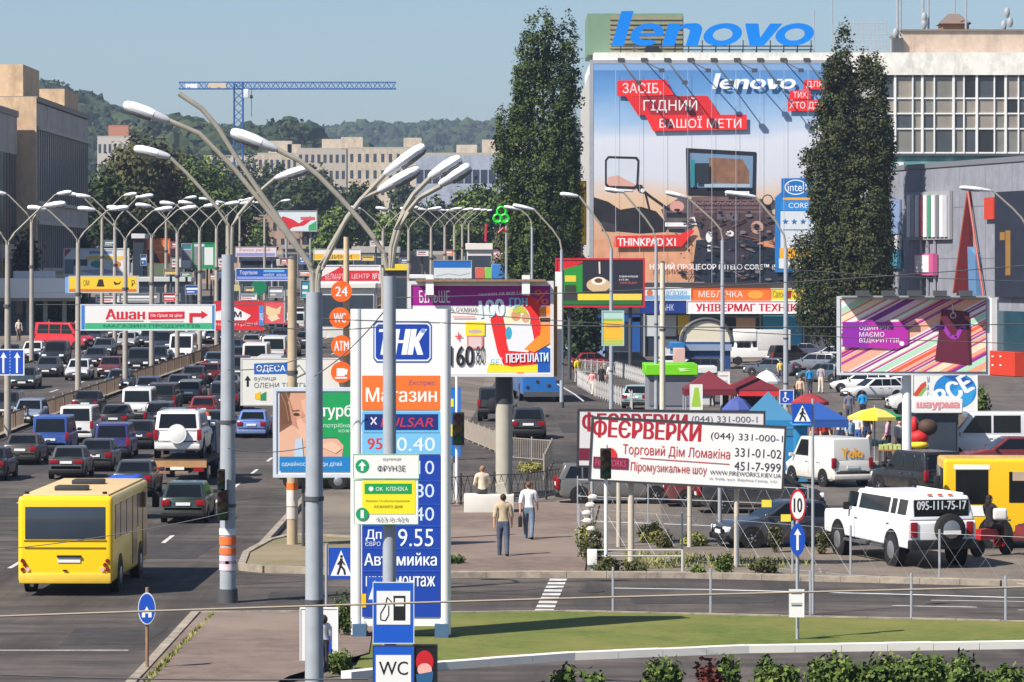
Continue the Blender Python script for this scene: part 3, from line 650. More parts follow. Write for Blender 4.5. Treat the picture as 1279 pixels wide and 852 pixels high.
def street_lamp(label, px, Y, joint_py, arms, r0=.16, group='street lamps', base_h=None, name='street_lamp', polemat=None, armr=.045, wd=.3, r1=None):
    c = W(px, 300, Y); z0 = gz(c.x, Y); root = thing(name, label, 'street lamp', (c.x, Y, z0), 0, group)
    def P(p): q = W(p[0], p[1], Y); return Vector((q.x-c.x, p[2] if len(p) > 2 else 0, q.z-z0))
    zj = P((px, joint_py)).z; m = MB(); m.tube([(0, 0, -.2), (0, 0, zj*.45), (0, 0, zj)], [r0, r0*.92, r1 or r0*.78], 14); m.build('pole', polemat or POLE, root)
    m = MB(); m.tube([(0, 0, 0), (0, 0, .35)], [r0*1.25, r0*1.2], 12); m.build('base_collar', DGREY, root)
    if arms:
        for k_ in (.28, .52): MB().tube([(0, 0, zj*k_-.04), (0, 0, zj*k_+.04)], r0*1.03, 14).build('clamp', DGREY, root)
    for i, (path, hd) in enumerate(arms):
        q = [P(p) for p in path]; q = [(q[0].x, q[0].y, zj-.15)]+q if abs(q[0].z-zj) > .2 else q
        pts = [Vector(p) for p in q]; sm = [pts[0]]                        # round the corners once
        for a, b, d_ in zip(pts, pts[1:], pts[2:]): sm += [a.lerp(b, .75), b.lerp(d_, .25)]
        sm.append(pts[-1]); MB().tube(sm, armr, 8).build('arm', ARM, root)
        if hd: lamp_head(root, P(hd[0]), P(hd[1]), wd)
    return root
# ---------------------------------------------------------------- ground, roads, lawn, hills
ASPH = ground_mat('asphalt', [(73, 68, 65), (90, 83, 79), (51, 48, 47), (102, 94, 89), (60, 56, 54)], [.35, (1.1, .035, 1), .09, (.25, .9, 1)])
DUST = ground_mat('dusty_ground', [(104, 96, 89), (116, 107, 98), (86, 81, 77), (130, 119, 106)], [.3, .9, .1])
PAVE = ground_mat('paving', [(114, 99, 91), (126, 110, 101), (100, 87, 81), (132, 117, 106)], [.5, 1.6, .15])
GRASSM = ground_mat('lawn', [(92, 104, 44), (106, 114, 52), (76, 90, 38), (116, 114, 60)], [.6, 5., .25])
LINE = ground_mat('worn_paint', [(205, 204, 200), (150, 146, 142), (190, 188, 184)], [3., 9.])
KERB = ground_mat('kerb_stone', [(150, 140, 126), (168, 156, 140), (128, 118, 108)], [.8, 3.])
xs = [-6000, -3000, -1500, -800, -400, -250, -160, -110, -80]+[-60+2*i for i in range(61)]+[80, 110, 160, 250, 400, 800, 1500, 3000, 6000]
ys = [-60]+[10*i for i in range(-2, 71)]+[175, 215, 259, 323]; ys = sorted(set(ys))+[760, 840, 1000, 1300, 1700, 2300, 3200, 4500, 9000]
m = MB(); nx = len(xs)
m.add([(x, y, gz(x, y)-(.06 if 150 < y < 720 and -62 < x < 62 else 0)) for y in ys for x in xs], [(j*nx+i, j*nx+i+1, (j+1)*nx+i+1, (j+1)*nx+i) for j in range(len(ys)-1) for i in range(nx-1)])
tag(m.build('ground', DUST, smooth=0), kind='structure')
def sheet(name, pts, material, z, px=True):
    p = [G(*q) for q in pts] if px else [Vector((q[0], q[1], 0)) for q in pts]
    m = MB(); m.add([(q.x, q.y, z) for q in p], [tuple(range(len(p)))]); return tag(m.build(name, material, smooth=0, fix=True), kind='structure')
def strip(name, fl, fr, y0, y1, dy, material, dz=.02, kind='structure', zf=None):
    m = MB(); Y = y0; rows = []
    while Y < y1: rows.append(Y); Y += dy
    rows.append(y1)
    for Y in rows: m.v += [(fl(Y), Y, (zf or gz)(fl(Y), Y)+dz), (fr(Y), Y, (zf or gz)(fr(Y), Y)+dz)]
    for i in range(len(rows)-1): m.f.append((2*i, 2*i+1, 2*i+3, 2*i+2)); m.mi.append(0)
    return tag(m.build(name, material, smooth=0), kind=kind)
strip('road', lambda Y: med(Y)-17.5, lambda Y: edge(Y), -30, 600, 5, ASPH, .012)
sheet('cross_road', [(-7.4, 84.5), (1.2, 85.6), (14, 83.4), (60, 80), (60, 90.5), (12.6, 92.6), (4.6, 94.9), (-1.5, 95), (-3.5, 100), (-7.4, 104)], ASPH, .012, False)
sheet('side_road', [(-2.5, 133), (1, 128), (3.5, 150), (6, 190), (9, 250), (14, 330), (0, 330), (-1.5, 240), (-2.6, 170)], ASPH, .012, False)
sheet('service_road', [(-7.4, -30), (60, -30), (60, 77.6), (12, 77.6), (5, 76.6), (1.2, 75.2), (-1.5, 73.4), (-3.4, 71.5), (-7.4, 68)], ASPH, .008, False)
sheet('car_park', [(4.5, 106), (60, 98), (60, 330), (24, 330), (10, 250), (6, 150)], ground_mat('car_park_asphalt', [(94, 88, 83), (106, 99, 92), (82, 77, 74)], [.3, (.8, .1, 1)]), .008, False)
PZ = .13
sheet('pavement', [(-7.3, 60), (-7.3, 84.2), (-3.2, 84.4), (-3.0, 75.5), (-4.4, 71.2), (-5.2, 66), (-5.2, 60)], PAVE, PZ, False)
sheet('footpath', [(-1.6, 95.2), (1.9, 95.2), (2.2, 104), (3.0, 124), (-2.5, 127), (-3.0, 104)], PAVE, .05, False)
sheet('traffic_island', [(300, 712), (306, 696), (335, 679), (365, 672), (450, 676), (450, 716), (420, 718), (380, 716), (330, 715)], ground_mat('island_dirt', [(124, 112, 92), (108, 108, 70), (140, 126, 104)], [.7, .25]), PZ)
LAWN = [(-3.2, 71.8), (-1.4, 73.6), (1.3, 75.4), (5, 76.8), (12, 77.8), (30, 78), (30, 82.4), (12.2, 82.2), (1.2, 84.8), (-3.0, 84.2)]
sheet('lawn', LAWN, GRASSM, .1, False)
def blades(name, poly, n, hgt, mats, z):
    """short grass standing on a polygon"""
    P = np.array(poly); lo, hi = P.min(0), P.max(0); pts = []
    while len(pts) < n:
        q = RNG.uniform(lo, hi); c = False; j = len(P)-1
        for i in range(len(P)):
            if (P[i, 1] > q[1]) != (P[j, 1] > q[1]) and q[0] < (P[j, 0]-P[i, 0])*(q[1]-P[i, 1])/(P[j, 1]-P[i, 1])+P[i, 0]: c = not c
            j = i
        if c: pts.append(q)
    pts = np.array(pts); a = RNG.uniform(0, 6.28, n); h = hgt*RNG.uniform(.5, 1.4, n); wv = .03
    co = np.empty((n, 3, 3)); dx, dy = np.cos(a)*wv, np.sin(a)*wv; lx, ly = RNG.normal(size=n)*h*.4, RNG.normal(size=n)*h*.4
    co[:, 0] = np.stack([pts[:, 0]-dx, pts[:, 1]-dy, np.full(n, z)], 1); co[:, 1] = np.stack([pts[:, 0]+dx, pts[:, 1]+dy, np.full(n, z)], 1); co[:, 2] = np.stack([pts[:, 0]+lx, pts[:, 1]+ly, z+h], 1)
    me = bpy.data.meshes.new(name); me.from_pydata(co.reshape(-1, 3).tolist(), [], np.arange(n*3).reshape(-1, 3).tolist())
    for m_ in mats: me.materials.append(m_)
    me.polygons.foreach_set('material_index', RNG.integers(0, len(mats), n).astype(np.int32))
    return tag(link(name, me), 'short mown grass covering the lawn by the kerb' if name == 'grass' else 'dry weeds growing along the kerb and fence', 'grass', kind='stuff')
DRYG = [leaf_m((150, 146, 84), 'd1'), leaf_m((128, 132, 66), 'd2'), leaf_m((104, 116, 58), 'd3')]
wd = [(3.0, 97.6), (7.6, 98.2), (8.6, 100), (6, 102), (3.2, 103.5)]
blades('weeds', wd, 800, .12, DRYG, .02)
blades('weeds', [(-7.2, 70), (-7.0, 84), (-6.95, 84), (-7.05, 70)], 260, .08, DRYG, PZ)
# kerbs
def kerb(pts, material, wd=.16, h=.14, z=0, name='kerb'):
    m = MB()
    for p, q in zip(pts, pts[1:]):
        p, q = Vector((p[0], p[1], 0)), Vector((q[0], q[1], 0)); L = (q-p).length; k = max(1, round(L/1.0)); d = (q-p)/k; a = math.atan2(d.y, d.x)
        for i in range(k):
            c = p+d*(i+.5); m.box((c.x, c.y, z+h/2+random.uniform(-.006, .006)), (d.length-.012, wd, h), a)
    return tag(m.build(name, material, smooth=0), kind='structure')
WK = mat((214, 212, 204), .7, 0, .1, 2)
kerb([(-3.3, 71.6), (-1.45, 73.45), (1.25, 75.25), (5, 76.65), (12, 77.65), (30, 77.85)], WK, .3, .17)
kerb([(-3.0, 84.35), (1.25, 84.95), (12.2, 82.35), (30, 82.5)], KERB, .15, .12)
kerb([(-7.4, 40), (-7.4, 84.3)], KERB, .2, .16); kerb([(-7.4, 84.35), (-3.1, 84.55)], KERB, .14, .15)
kerb([(-1.8, 95.1), (0.4, 95.3), (4.6, 95.1), (12.6, 92.75), (30, 90.6)], KERB, .45, .16)
I = [G(*q) for q in [(302, 712), (308, 696), (337, 680), (367, 673), (452, 677)]]; kerb([(v.x, v.y) for v in I], KERB, .2, .17)
I = [G(*q) for q in [(302, 713), (332, 716), (380, 717), (420, 719), (452, 717)]]; kerb([(v.x, v.y) for v in I], KERB, .2, .2)
m = MB()
for i in range(60):
    Y = 105+i*6; zz = gz(edge(Y)+.1, Y); zz2 = gz(edge(Y+6)+.1, Y+6)
    if Y > 420: break
    a, b = edge(Y), edge(Y+6); m.add([(a, Y, zz+.15), (a+.2, Y, zz+.15), (b+.2, Y+6, zz2+.15), (b, Y+6, zz2+.15), (a, Y, zz-.1), (a+.2, Y, zz-.1), (b+.2, Y+6, zz2-.1), (b, Y+6, zz2-.1)], [(0, 1, 2, 3), (0, 3, 7, 4), (1, 5, 6, 2)])
tag(m.build('kerb', KERB, smooth=0), kind='structure')
# markings
m = MB()
def dash(x0, y0, x1, y1, wd=.13, dz=.018):
    d = Vector((x1-x0, y1-y0)).normalized()*wd/2; n = (-d.y, d.x)
    m.add([(x, y, gz(x, y)+dz) for x, y in ((x0+n[0], y0+n[1]), (x1+n[0], y1+n[1]), (x1-n[0], y1-n[1]), (x0-n[0], y0-n[1]))], [(0, 1, 2, 3)])
for off in (4.1, 7.6, 11.1, 14.4):
    for i in range(30):
        Y = 98+i*9
        if Y < 170: dash(med(Y)+off, Y, med(Y+3)+off, Y+3)
        elif off < 9: dash(med(Y)+off, Y, med(Y+3)+off, Y+3)
for off in (-4, -7.6, -11.2, -14.6):
    for i in range(30): Y = 130+i*9; dash(med(Y)+off, Y, med(Y+3)+off, Y+3)
dash(-14.5, 77, -8.2, 77, .12)
for i in range(9): Y = 85.7+i*1.05; dash(.75+i*.055, Y, .75+(i+.6)*.055, Y+.62, .45, .016)
dash(9.2, 87.2, 11.2, 86.8, .14, .016); dash(12.1, 86.1, 30, 83.8, .1, .016); dash(10.3, 88.6, 30, 85.5, .1, .016); dash(6.5, 71.5, 14, 72.4, .1, .014); dash(3.5, 70.4, 5.8, 70.8, .1, .014)
tag(m.build('road_markings', LINE, smooth=0), kind='structure')
m = MB(); rr = random.Random(5)
for (cx, cy, L, a) in [(-9, 92, 14, .4), (-16, 100, 18, -.3), (-12, 120, 22, 1.3), (-20, 128, 20, 1.5), (-18, 150, 26, 1.6), (6, 90, 14, -.15), (-4, 89, 7, .35), (-3, 92, 6, -.5), (1.2, 160, 30, 1.5), (11, 87, 10, -.16)]:
    pts = []; p = Vector((cx, cy))
    for i in range(12): pts.append(p.copy()); a += rr.uniform(-.12, .12); p = p+Vector((math.cos(a), math.sin(a)))*L/12
    for p, q in zip(pts, pts[1:]):
        d = (q-p).normalized()*.05; n = Vector((-d.y, d.x)); m.add([(v.x, v.y, .0165) for v in (p+n, q+n, q-n, p-n)], [(0, 1, 2, 3)])
tag(m.build('road_cracks', mat((52, 50, 50), .8, 0, .1), smooth=0), kind='structure')
m = MB()
for (x0, y0, x1, y1) in ((-11.6, 101, -8.9, 107), (-18, 118, -15.6, 128), (-22, 142, -19, 150), (-14, 160, -11, 175), (-9.8, 78, -8, 82), (3, 87.6, 6.4, 89.6), (15, 86, 22, 88.4), (0.5, 150, 3, 158), (2.5, 178, 5.5, 190), (-6, 88, -3.4, 91), (14, 108, 19, 112), (9, 116, 12, 124)): m.add([(x0, y0, .0172), (x1, y0+.3, .0172), (x1+.2, y1, .0172), (x0-.1, y1-.2, .0172)], [(0, 1, 2, 3)])
tag(m.build('road_patches', ground_mat('patch_asphalt', [(62, 59, 58), (72, 68, 66), (54, 52, 52)], [.5, 2]), smooth=0), kind='structure')
for i, (x, y) in enumerate(((-10.2, 96), (-15.2, 112), (2.0, 91), (-4.6, 89.4), (8.4, 74.6))):
    c_ = MB().tube([(x, y, .0), (x, y, .026)], .34, 18); tag(c_.build('manhole_cover', mat((60, 56, 54), .7, .3, .2, 8)), ('round iron manhole cover behind the green hatchback', 'round iron manhole cover left of the tan pole', 'round iron manhole cover beside the striped crossing', 'round iron manhole cover at the junction before the pylon', 'round iron manhole cover in the lane below the white kerb')[i], 'manhole')
# hills and the woods on them
HILLM = ground_mat('hill_ground', [(66, 76, 46), (80, 86, 54), (56, 66, 42)], [.02, .06])
def ridge(name, Y, prof, depth, seed, blob, step, mats, label):
    """terrain ridge whose skyline follows prof (photograph px), with crowns covering its near slope"""
    s = FX/Y; X = lambda px: (px-CX)/s; top = lambda x: H+(HY-pl(x*s+CX, prof))/s-blob*.9
    x0, x1 = X(prof[0][0]), X(prof[-1][0]); n = 60; m = MB(); rows = 10
    f = lambda t: math.sin(min(t, 1)*math.pi/2)
    def zat(x, t): return top(x)*f(t)+noise.noise((x*.01, t*3, seed))*4*t
    for j in range(rows+1):
        t = j/rows*1.3
        for i in range(n+1): x = lerp(x0, x1, i/n); m.v.append((x, Y-depth*(1-t), zat(x, t) if t <= 1 else top(x)*(1-(t-1)*.6)))
    m.f = [(j*(n+1)+i, j*(n+1)+i+1, (j+1)*(n+1)+i+1, (j+1)*(n+1)+i) for j in range(rows) for i in range(n)]; m.mi = [0]*len(m.f)
    tag(m.build(name, HILLM, smooth=60), kind='structure')
    ib = bmesh.new(); bmesh.ops.create_icosphere(ib, subdivisions=2, radius=1); iv = np.array([v.co for v in ib.verts]); jf = np.array([[v.index for v in fc.verts] for fc in ib.faces]); ib.free()
    V, F, M = [], [], []; t = .35; o = 0; r = random.Random(seed)
    while t < 1.06:
        x = x0
        while x < x1:
            k = blob*r.uniform(.6, 1.25); p = np.array([x+r.uniform(-1, 1)*step*.5, Y-depth*(1-t)+r.uniform(-1, 1)*step, zat(x, min(t, 1))+k*.2])
            q = iv*(1+RNG.normal(size=(len(iv), 1))*.13)*np.array([k, k, k*r.uniform(.8, 1.2)])+p; V.append(q); F.append(jf+o); M += [r.randrange(len(mats))]*len(jf); o += len(iv); x += step*r.uniform(.7, 1.3)
        t += step/depth*1.3
    me = bpy.data.meshes.new('forest'); me.from_pydata(np.concatenate(V).tolist(), [], np.concatenate(F).tolist())
    for q in mats: me.materials.append(q)
    me.polygons.foreach_set('material_index', np.array(M, np.int32)); fo = tag(link('forest', me), label, 'forest', kind='stuff')
    cc = np.concatenate([v.mean(0, keepdims=True) for v in V]); nq = 26; d_ = RNG.normal(size=(len(cc), nq, 3)); d_ /= np.linalg.norm(d_, axis=2)[:, :, None]; d_[:, :, 2] = np.abs(d_[:, :, 2])
    leaves('foliage', (cc[:, None]+d_*blob*RNG.uniform(.75, 1.12, (len(cc), nq, 1))).reshape(-1, 3), RNG.integers(0, 3, len(cc)*nq), blob*.62, mats, fo)['kind'] = 'stuff'
FOR = [leaf_m((52, 66, 40), 'f1'), leaf_m((64, 76, 44), 'f2'), leaf_m((44, 58, 38), 'f3')]
ridge('hills', 3000, [(280, 164), (330, 163), (420, 163), (500, 160), (580, 160), (640, 158), (700, 160), (760, 165), (900, 170), (1300, 175)], 700, 3, 8, 13, FOR, 'far blue wooded ridge closing the view behind the city')
ridge('hills', 1700, [(-80, 120), (-20, 114), (20, 114), (50, 110), (75, 110), (100, 119), (125, 133), (150, 148), (180, 158), (215, 160), (260, 166), (300, 172)], 420, 9, 5.5, 8.5, FOR, 'wooded hill rising behind the long office block')
ridge('hills', 1350, [(190, 196), (205, 166), (225, 152), (245, 158), (265, 166), (290, 168), (320, 166), (350, 168), (358, 158), (366, 152), (380, 156), (386, 172), (420, 180), (450, 186), (520, 200), (640, 215)], 260, 15, 4.5, 7.5, FOR, 'dark tree covered slope behind the tower crane')
# ---------------------------------------------------------------- buildings
def at_px(x, Y): return (x-CX)*Y/FX
def zz(y, Y): return H-(y-HY)*Y/FX
def block(name, label, Y, x0, x1, ytop, depth, wall, floors, cols, win=(.55, .55), zbase=0, roofm=None, group=None, yaw=0, parapet=.5, winm=GLASSB, extra=None, cat='building'):
    """a plain city block: wall, flat roof with parapet, one pane per opening"""
    X0, X1, Z = at_px(x0, Y), at_px(x1, Y), zz(ytop, Y); Wd = X1-X0; t = thing(name, label, cat, ((X0+X1)/2, Y, zbase), yaw, group); h = Z-zbase
    MB().box((0, depth/2, h/2), (Wd, depth, h)).build('wall', wall, t, smooth=0)
    m = MB()
    for c, d in (((0, .15, h+parapet/2), (Wd, .3, parapet)), ((0, depth-.15, h+parapet/2), (Wd, .3, parapet)), ((-Wd/2+.15, depth/2, h+parapet/2), (.3, depth-.6, parapet)), ((Wd/2-.15, depth/2, h+parapet/2), (.3, depth-.6, parapet))): m.box(c, d)
    m.build('roof', roofm or CONC, t, smooth=0)
    if floors:
        fh, cw = (h-zbase*0)/floors, Wd/cols
        w_, hh = cw*win[0], fh*win[1]
        a = MB().box((0, 0, 0), (w_, .08, hh)).mesh(winm, 0, True, 'window'); n = 0
        for i in range(floors):
            for j in range(cols):
                if n >= 96: break
                link('window', a, t, (-Wd/2+cw*(j+.5), -.01, h-fh*(i+.55))); n += 1
    if extra: extra(t, Wd, h, depth)
    return t
def wallm(name, c, k=.86): return ground_mat(name, [c, tuple(int(x*k) for x in c), tuple(min(240, int(x*1.06)) for x in c)], [(.5, .5, .06), (1.6, 1.6, .9)], .85)
CREAM, TAN, GREYW, PINKW = wallm('cream_render', (190, 176, 156)), wallm('tan_tiles', (200, 172, 140)), wallm('pale_blue_panels', (152, 160, 174)), wallm('brown_brick', (160, 136, 120))
def plant_room(*boxes):
    def f(t, Wd, h, d):
        for (x, w_, hh) in boxes:
            MB().box((x*Wd/2, d*.4, h+hh/2+.2), (w_, d*.4, hh)).build('plant_room', CREAM, t, smooth=0)
    return f
FG = 'apartment blocks in the distance'
block('apartment_block', 'cream apartment block in the distance, its blank end sunlit, right of the crane', 1000, 435, 522, 186, 16, CREAM, 9, 9, (.4, .5), 0, None, FG, extra=plant_room((.85, 5, 3), (-.9, 6, 3.2)))
block('apartment_block', 'greyish apartment block directly left of the cream block', 1040, 372, 433, 187, 16, mat((176, 166, 152), .8, 0, .1, .4), 9, 8, (.5, .5), 0, None, FG, extra=plant_room((.4, 6, 3)))
block('apartment_block', 'long low flats half hidden behind street lamp arms and trees', 1080, 322, 372, 193, 16, CREAM, 8, 7, (.5, .5), 0, None, FG, extra=plant_room((.1, 7, 4), (.8, 4, 3)))
block('apartment_block', 'pale flats below the wooded slope seen through the tower crane mast', 1100, 255, 322, 196, 16, mat((186, 174, 158), .8, 0, .1, .4), 8, 8, (.5, .5), 0, None, FG)
block('apartment_block', 'small pale flats seen between office block and big tree', 1000, 122, 166, 172, 16, mat((182, 174, 166), .8, 0, .1, .4), 8, 7, (.5, .45), 0, None, FG)
block('hill_house', 'orange roofed house on the wooded hillside', 1250, 136, 161, 158, 10, mat((180, 120, 92), .8, 0, .1), 2, 4, (.4, .4), 30, mat((170, 98, 72), .8), None)
block('office_building', 'pale blue grey office with ribbon windows beside the tall poplar', 700, 520, 660, 194, 25, GREYW, 4, 14, (.82, .35), 0, None, None, extra=plant_room((.45, 6, 3), (.75, 5, 2.6), (-.1, 4, 2)), winm=mat((54, 62, 78), .3, 0, .2))
block('brick_house', 'brownish three storey brick house behind the distant billboards', 620, 240, 378, 272, 14, PINKW, 5, 14, (.4, .5), 3, mat((150, 130, 118), .8), None)
block('hilltop_building', 'tiny white building on the skyline of the far ridge', 2900, 580, 606, 158, 12, WHITE, 1, 5, (.5, .4), 90, None, None)
block('market_hall', 'long grey roofed market hall behind the red sign', 520, 340, 560, 318, 30, mat((128, 122, 116), .85, 0, .1), 0, 0, zbase=3)
# long office block on the left; its tan end takes the sun
Yb = 348.0
t = thing('office_block', 'long dark glazed office block with a sunlit tan end wall', 'building', (-58, Yb, 0)); zt = zz(128, Yb)
TILE = wallm('grey_tiles', (172, 166, 160), .84)
MB().box((0.3, 21.5, zt/2), (23.4, 43, zt)).build('wall', TILE, t, smooth=0)
MB().box((.3, -.15, zt/2+.25), (23.6, .3, zt+.5)).build('end_wall', TAN, t, smooth=0)
sx = 12.02
for (z0, z1) in ((zt*.04, zt*.24), (zt*.33, zt*.52), (zt*.60, zt*.90)):
    for j in range(24):
        MB().box((sx, 2.2+j*1.68, (z0+z1)/2), (.12, 1.28, z1-z0)).build('window', GLASSB, t, smooth=0)
for (z0, z1) in ((zt*.04, zt*.24), (zt*.33, zt*.52), (zt*.60, zt*.90)):
    for z_ in (z0, z1): MB().box((sx+.12, 21.5, z_), (.3, 42, .35)).build('floor_band', mat((176, 170, 162), .8, 0, .1), t, smooth=0)
    for j in range(25): MB().box((sx+.06, 1.36+j*1.68, (z0+z1)/2), (.16, .2, z1-z0-.36)).build('mullion', mat((150, 144, 140), .8, 0, .1), t, smooth=0)
MB().box((.3, 21.5, zt+.35), (23.8, 43.4, .5)).build('roof', mat((140, 130, 122), .8), t, smooth=0)
MB().box((-3, 8, zt+2.2), (27, 12, 3.2)).build('penthouse', TAN, t, smooth=0)
for x in (-8.5, -2): MB().tube([(x, 1.96, zt+2.3), (x, 2.05, zt+2.3)], .38, 14).build('vent', BLACK, t)
MB().box((6.3, 34, zt+1.6), (10, 12, 2.2)).build('penthouse', TAN, t, smooth=0)
MB().tube([(-4, 6, zt+3.8), (-4, 6, zt+8)], .06, 6).build('antenna', DGREY, t)
t = thing('office_wing', 'lower dark wing with tall narrow windows at the frame edge', 'building', (-57, 290, 0)); zt = zz(147, 347)
MB().box((-2, 28, zt/2), (22.8, 57, zt)).build('wall', TILE, t, smooth=0)
for (z0, z1) in ((zt*.06, zt*.4), (zt*.46, zt*.84)):
    for j in range(30): MB().box((9.42, 1.5+j*1.85, (z0+z1)/2), (.12, 1.2, z1-z0)).build('window', GLASSB, t, smooth=0)
MB().box((-2, 28, zt+.3), (23.1, 57.3, .6)).build('roof', mat((140, 134, 130), .8), t, smooth=0)
# flyover with its white parapet at the left edge
Yf = 300.0; t = thing('footbridge', 'white parapet footbridge on columns at the left edge', 'bridge', (at_px(30, Yf), Yf, gz(-40, Yf))); b0 = gz(-40, Yf)
MB().box((-5, 1.5, zz(360, Yf)-b0), (19, 3, 1.65)).build('parapet', WHITE, t, smooth=0)
MB().box((-5, 1.7, zz(374, Yf)-b0), (18.8, 2.4, .3)).build('deck', CONC, t, smooth=0)
for x in (-6.5, -3, 0.2, 1.6, 3.2): MB().tube([(x, 1.5, -.2), (x, 1.5, zz(373, Yf)-b0)], .2, 10).build('column', CONC, t)
MB().box((.7, 1.5, zz(343, Yf)-b0), (3.4, .9, .6)).build('sign_box', mat((190, 192, 196), .5), t, smooth=0)
# the department store
Ys = 333.5; t = thing('department_store', 'department store behind the giant banner with white framed glazing', 'building', (at_px(1010, Ys), Ys, 0)); bx = at_px(1010, Ys)
X = lambda px: at_px(px, Ys)-bx; Z = lambda py: zz(py, Ys)
def wbox(nm, x0, y0, x1, y1, m_, d0=0.0, d1=.3, par=None): return MB().box(((X(x0)+X(x1))/2, (d0+d1)/2, (Z(y0)+Z(y1))/2), (X(x1)-X(x0), d1-d0, Z(y0)-Z(y1))).build(nm, m_, par or t, smooth=0)
STW = wallm('store_wall', (184, 182, 178), .84)
MB().box(((X(736)+X(1320))/2, 20, Z(93)/2), (X(1320)-X(736), 40, Z(93))).build('wall', STW, t, smooth=0)
wbox('parapet', 742, 66, 1320, 94, wallm('white_parapet', (222, 220, 212), .9), -.5, 41)
GT = [mat((120, 118, 112), .15, 0, .5, .5, .6, 'g1'), mat((70, 74, 80), .1, 0, .4, .6, .6, 'g2'), mat((140, 132, 122), .2, 0, .4, .6, .6, 'g3'), mat((40, 40, 44), .1, 0, .3, .6, .6, 'g4')]
colx = [1100, 1118, 1140, 1152, 1167, 1191, 1204, 1220, 1242, 1256, 1272, 1296]; rowy = [95, 123, 142, 161, 191]; rr = random.Random(4)
wbox('glazing_back', 1096, 94.5, 1300, 192, BLACK, -.08, -.02)
for a, b in zip(colx, colx[1:]):
    for c, d in zip(rowy, rowy[1:]): wbox('window', a+1, c+1, b-1, d-1, GT[rr.choice((0, 1, 2, 2, 0, 3))], -.16, -.09)
for i, a in enumerate(colx): wbox('mullion', a-(1.4 if i % 2 else .8), 94.2, a+(1.4 if i % 2 else .8), 192, WHITE, -.35, -.1)
for c in rowy[1:]: wbox('transom', 1097, c-.9, 1299, c+.9, WHITE, -.28, -.1)
wbox('ledge', 1096, 192, 1310, 195, DGREY, -.5, -.01)
wbox('turquoise_band', 1096, 195.3, 1310, 225, mat((92, 140, 136), .5, 0, .1), -.2, -.01)
for (x, y) in ((1120, 203), (1150, 205), (1182, 203), (1210, 206)): wbox('air_conditioner', x, y, x+8, y+6, WHITE, -.75, -.21)
# rooftop
GRN = mat((112, 140, 116), .6, 0, .12, .5)
wbox('stair_tower', 735, 14, 856, 66, GRN, 3, 14); wbox('stair_tower_front', 763, 17, 855, 66, mat((142, 140, 112), .7, 0, .25, 2), 2.8, 2.98)
for i in range(7): wbox('tower_rail', 763, 22+i*6, 855, 22.5+i*6, mat((100, 104, 84), .7), 2.72, 2.79)
wbox('lift_house', 1130, 37, 1320, 65.5, wallm('pinkish_concrete', (184, 166, 150), .86), 2, 12); wbox('lift_house_coping', 1128, 35, 1320, 37, mat((120, 112, 104), .8), 1.8, 12.2)
wbox('turret', 1182, 27, 1216, 35, mat((170, 120, 84), .85, 0, .2, 3), 3, 6)
MB().add([(X(1179), 2.6, Z(27)), (X(1219), 2.6, Z(27)), (X(1219), 6.4, Z(27)), (X(1179), 6.4, Z(27)), (X(1192), 4.5, Z(13)), (X(1206), 4.5, Z(13))], [(0, 1, 5, 4), (1, 2, 5), (2, 3, 4, 5), (3, 0, 4), (3, 2, 1, 0)]).build('turret_roof', mat((120, 104, 98), .7, 0, .15), t, smooth=0)
for (x, y0, y1, w_) in ((1125, -12, 62, .12), (1129, -20, 62, .1), (1157, -10, 34, .12), (1164, -6, 34, .1), (1211, -8, 60, .1), (1197, -5, 14, .08), (1043, -10, 64, .06), (1020, 10, 64, .05)):
    MB().tube([(X(x), 2.4, Z(y1)), (X(x), 2.4, Z(y0))], w_, 6).build('antenna_mast', STEEL, t)
for (x, y) in ((1122, 40), (1128, 50), (1158, 20), (1158, 28), (1262, 14), (1266, 26), (1258, 30)):
    MB().sph((X(x), 2.0, Z(y)), (.28, .25, .5), 10, 6).build('antenna_drum', GREY, t)
m = MB()
for i in range(13): m.tube([(X(1052+i*5), 3, Z(64)), (X(1052+i*5), 3, Z(24))], .035, 5)
for i in range(6): m.tube([(X(1050), 3, Z(26+i*7)), (X(1113), 3, Z(26+i*7))], .035, 5)
m.build('roof_lattice', STEEL, t)
wbox('mast_base', 1118, 46, 1131, 64, DGREY, 1.5, 3)
# low shop fronts along the street side
wbox('canopy', 700, 353, 1320, 360, mat((60, 56, 54), .7), -1.6, -.01)
wbox('shop_glazing', 700, 392, 1012, 452, mat((46, 56, 70), .15, 0, .3, .4, .6, 'sg'), -.06, -.005)
for (a, c, b, d, col) in ((700, 392, 800, 402, (24, 70, 140)), (786, 396, 800, 440, (30, 80, 150)), (806, 394, 845, 420, (190, 196, 200)), (847, 394, 862, 418, (232, 196, 20)), (920, 397, 944, 416, (220, 176, 136)), (953, 394, 1002, 432, (60, 158, 196)), (700, 402, 722, 440, (170, 200, 220)), (738, 404, 756, 448, (120, 150, 190)), (862, 420, 920, 450, (60, 60, 66)), (870, 396, 918, 418, (30, 30, 34)), (823, 424, 846, 448, (200, 202, 204))):
    wbox('shop_panel', a, c, b, d, mat(col, .5, 0, .1, 1), -.14, -.065)
for x in (735, 805, 862, 950, 1004): wbox('shop_pier', x-1, 392, x+1, 452, GREY, -.3, -.005)
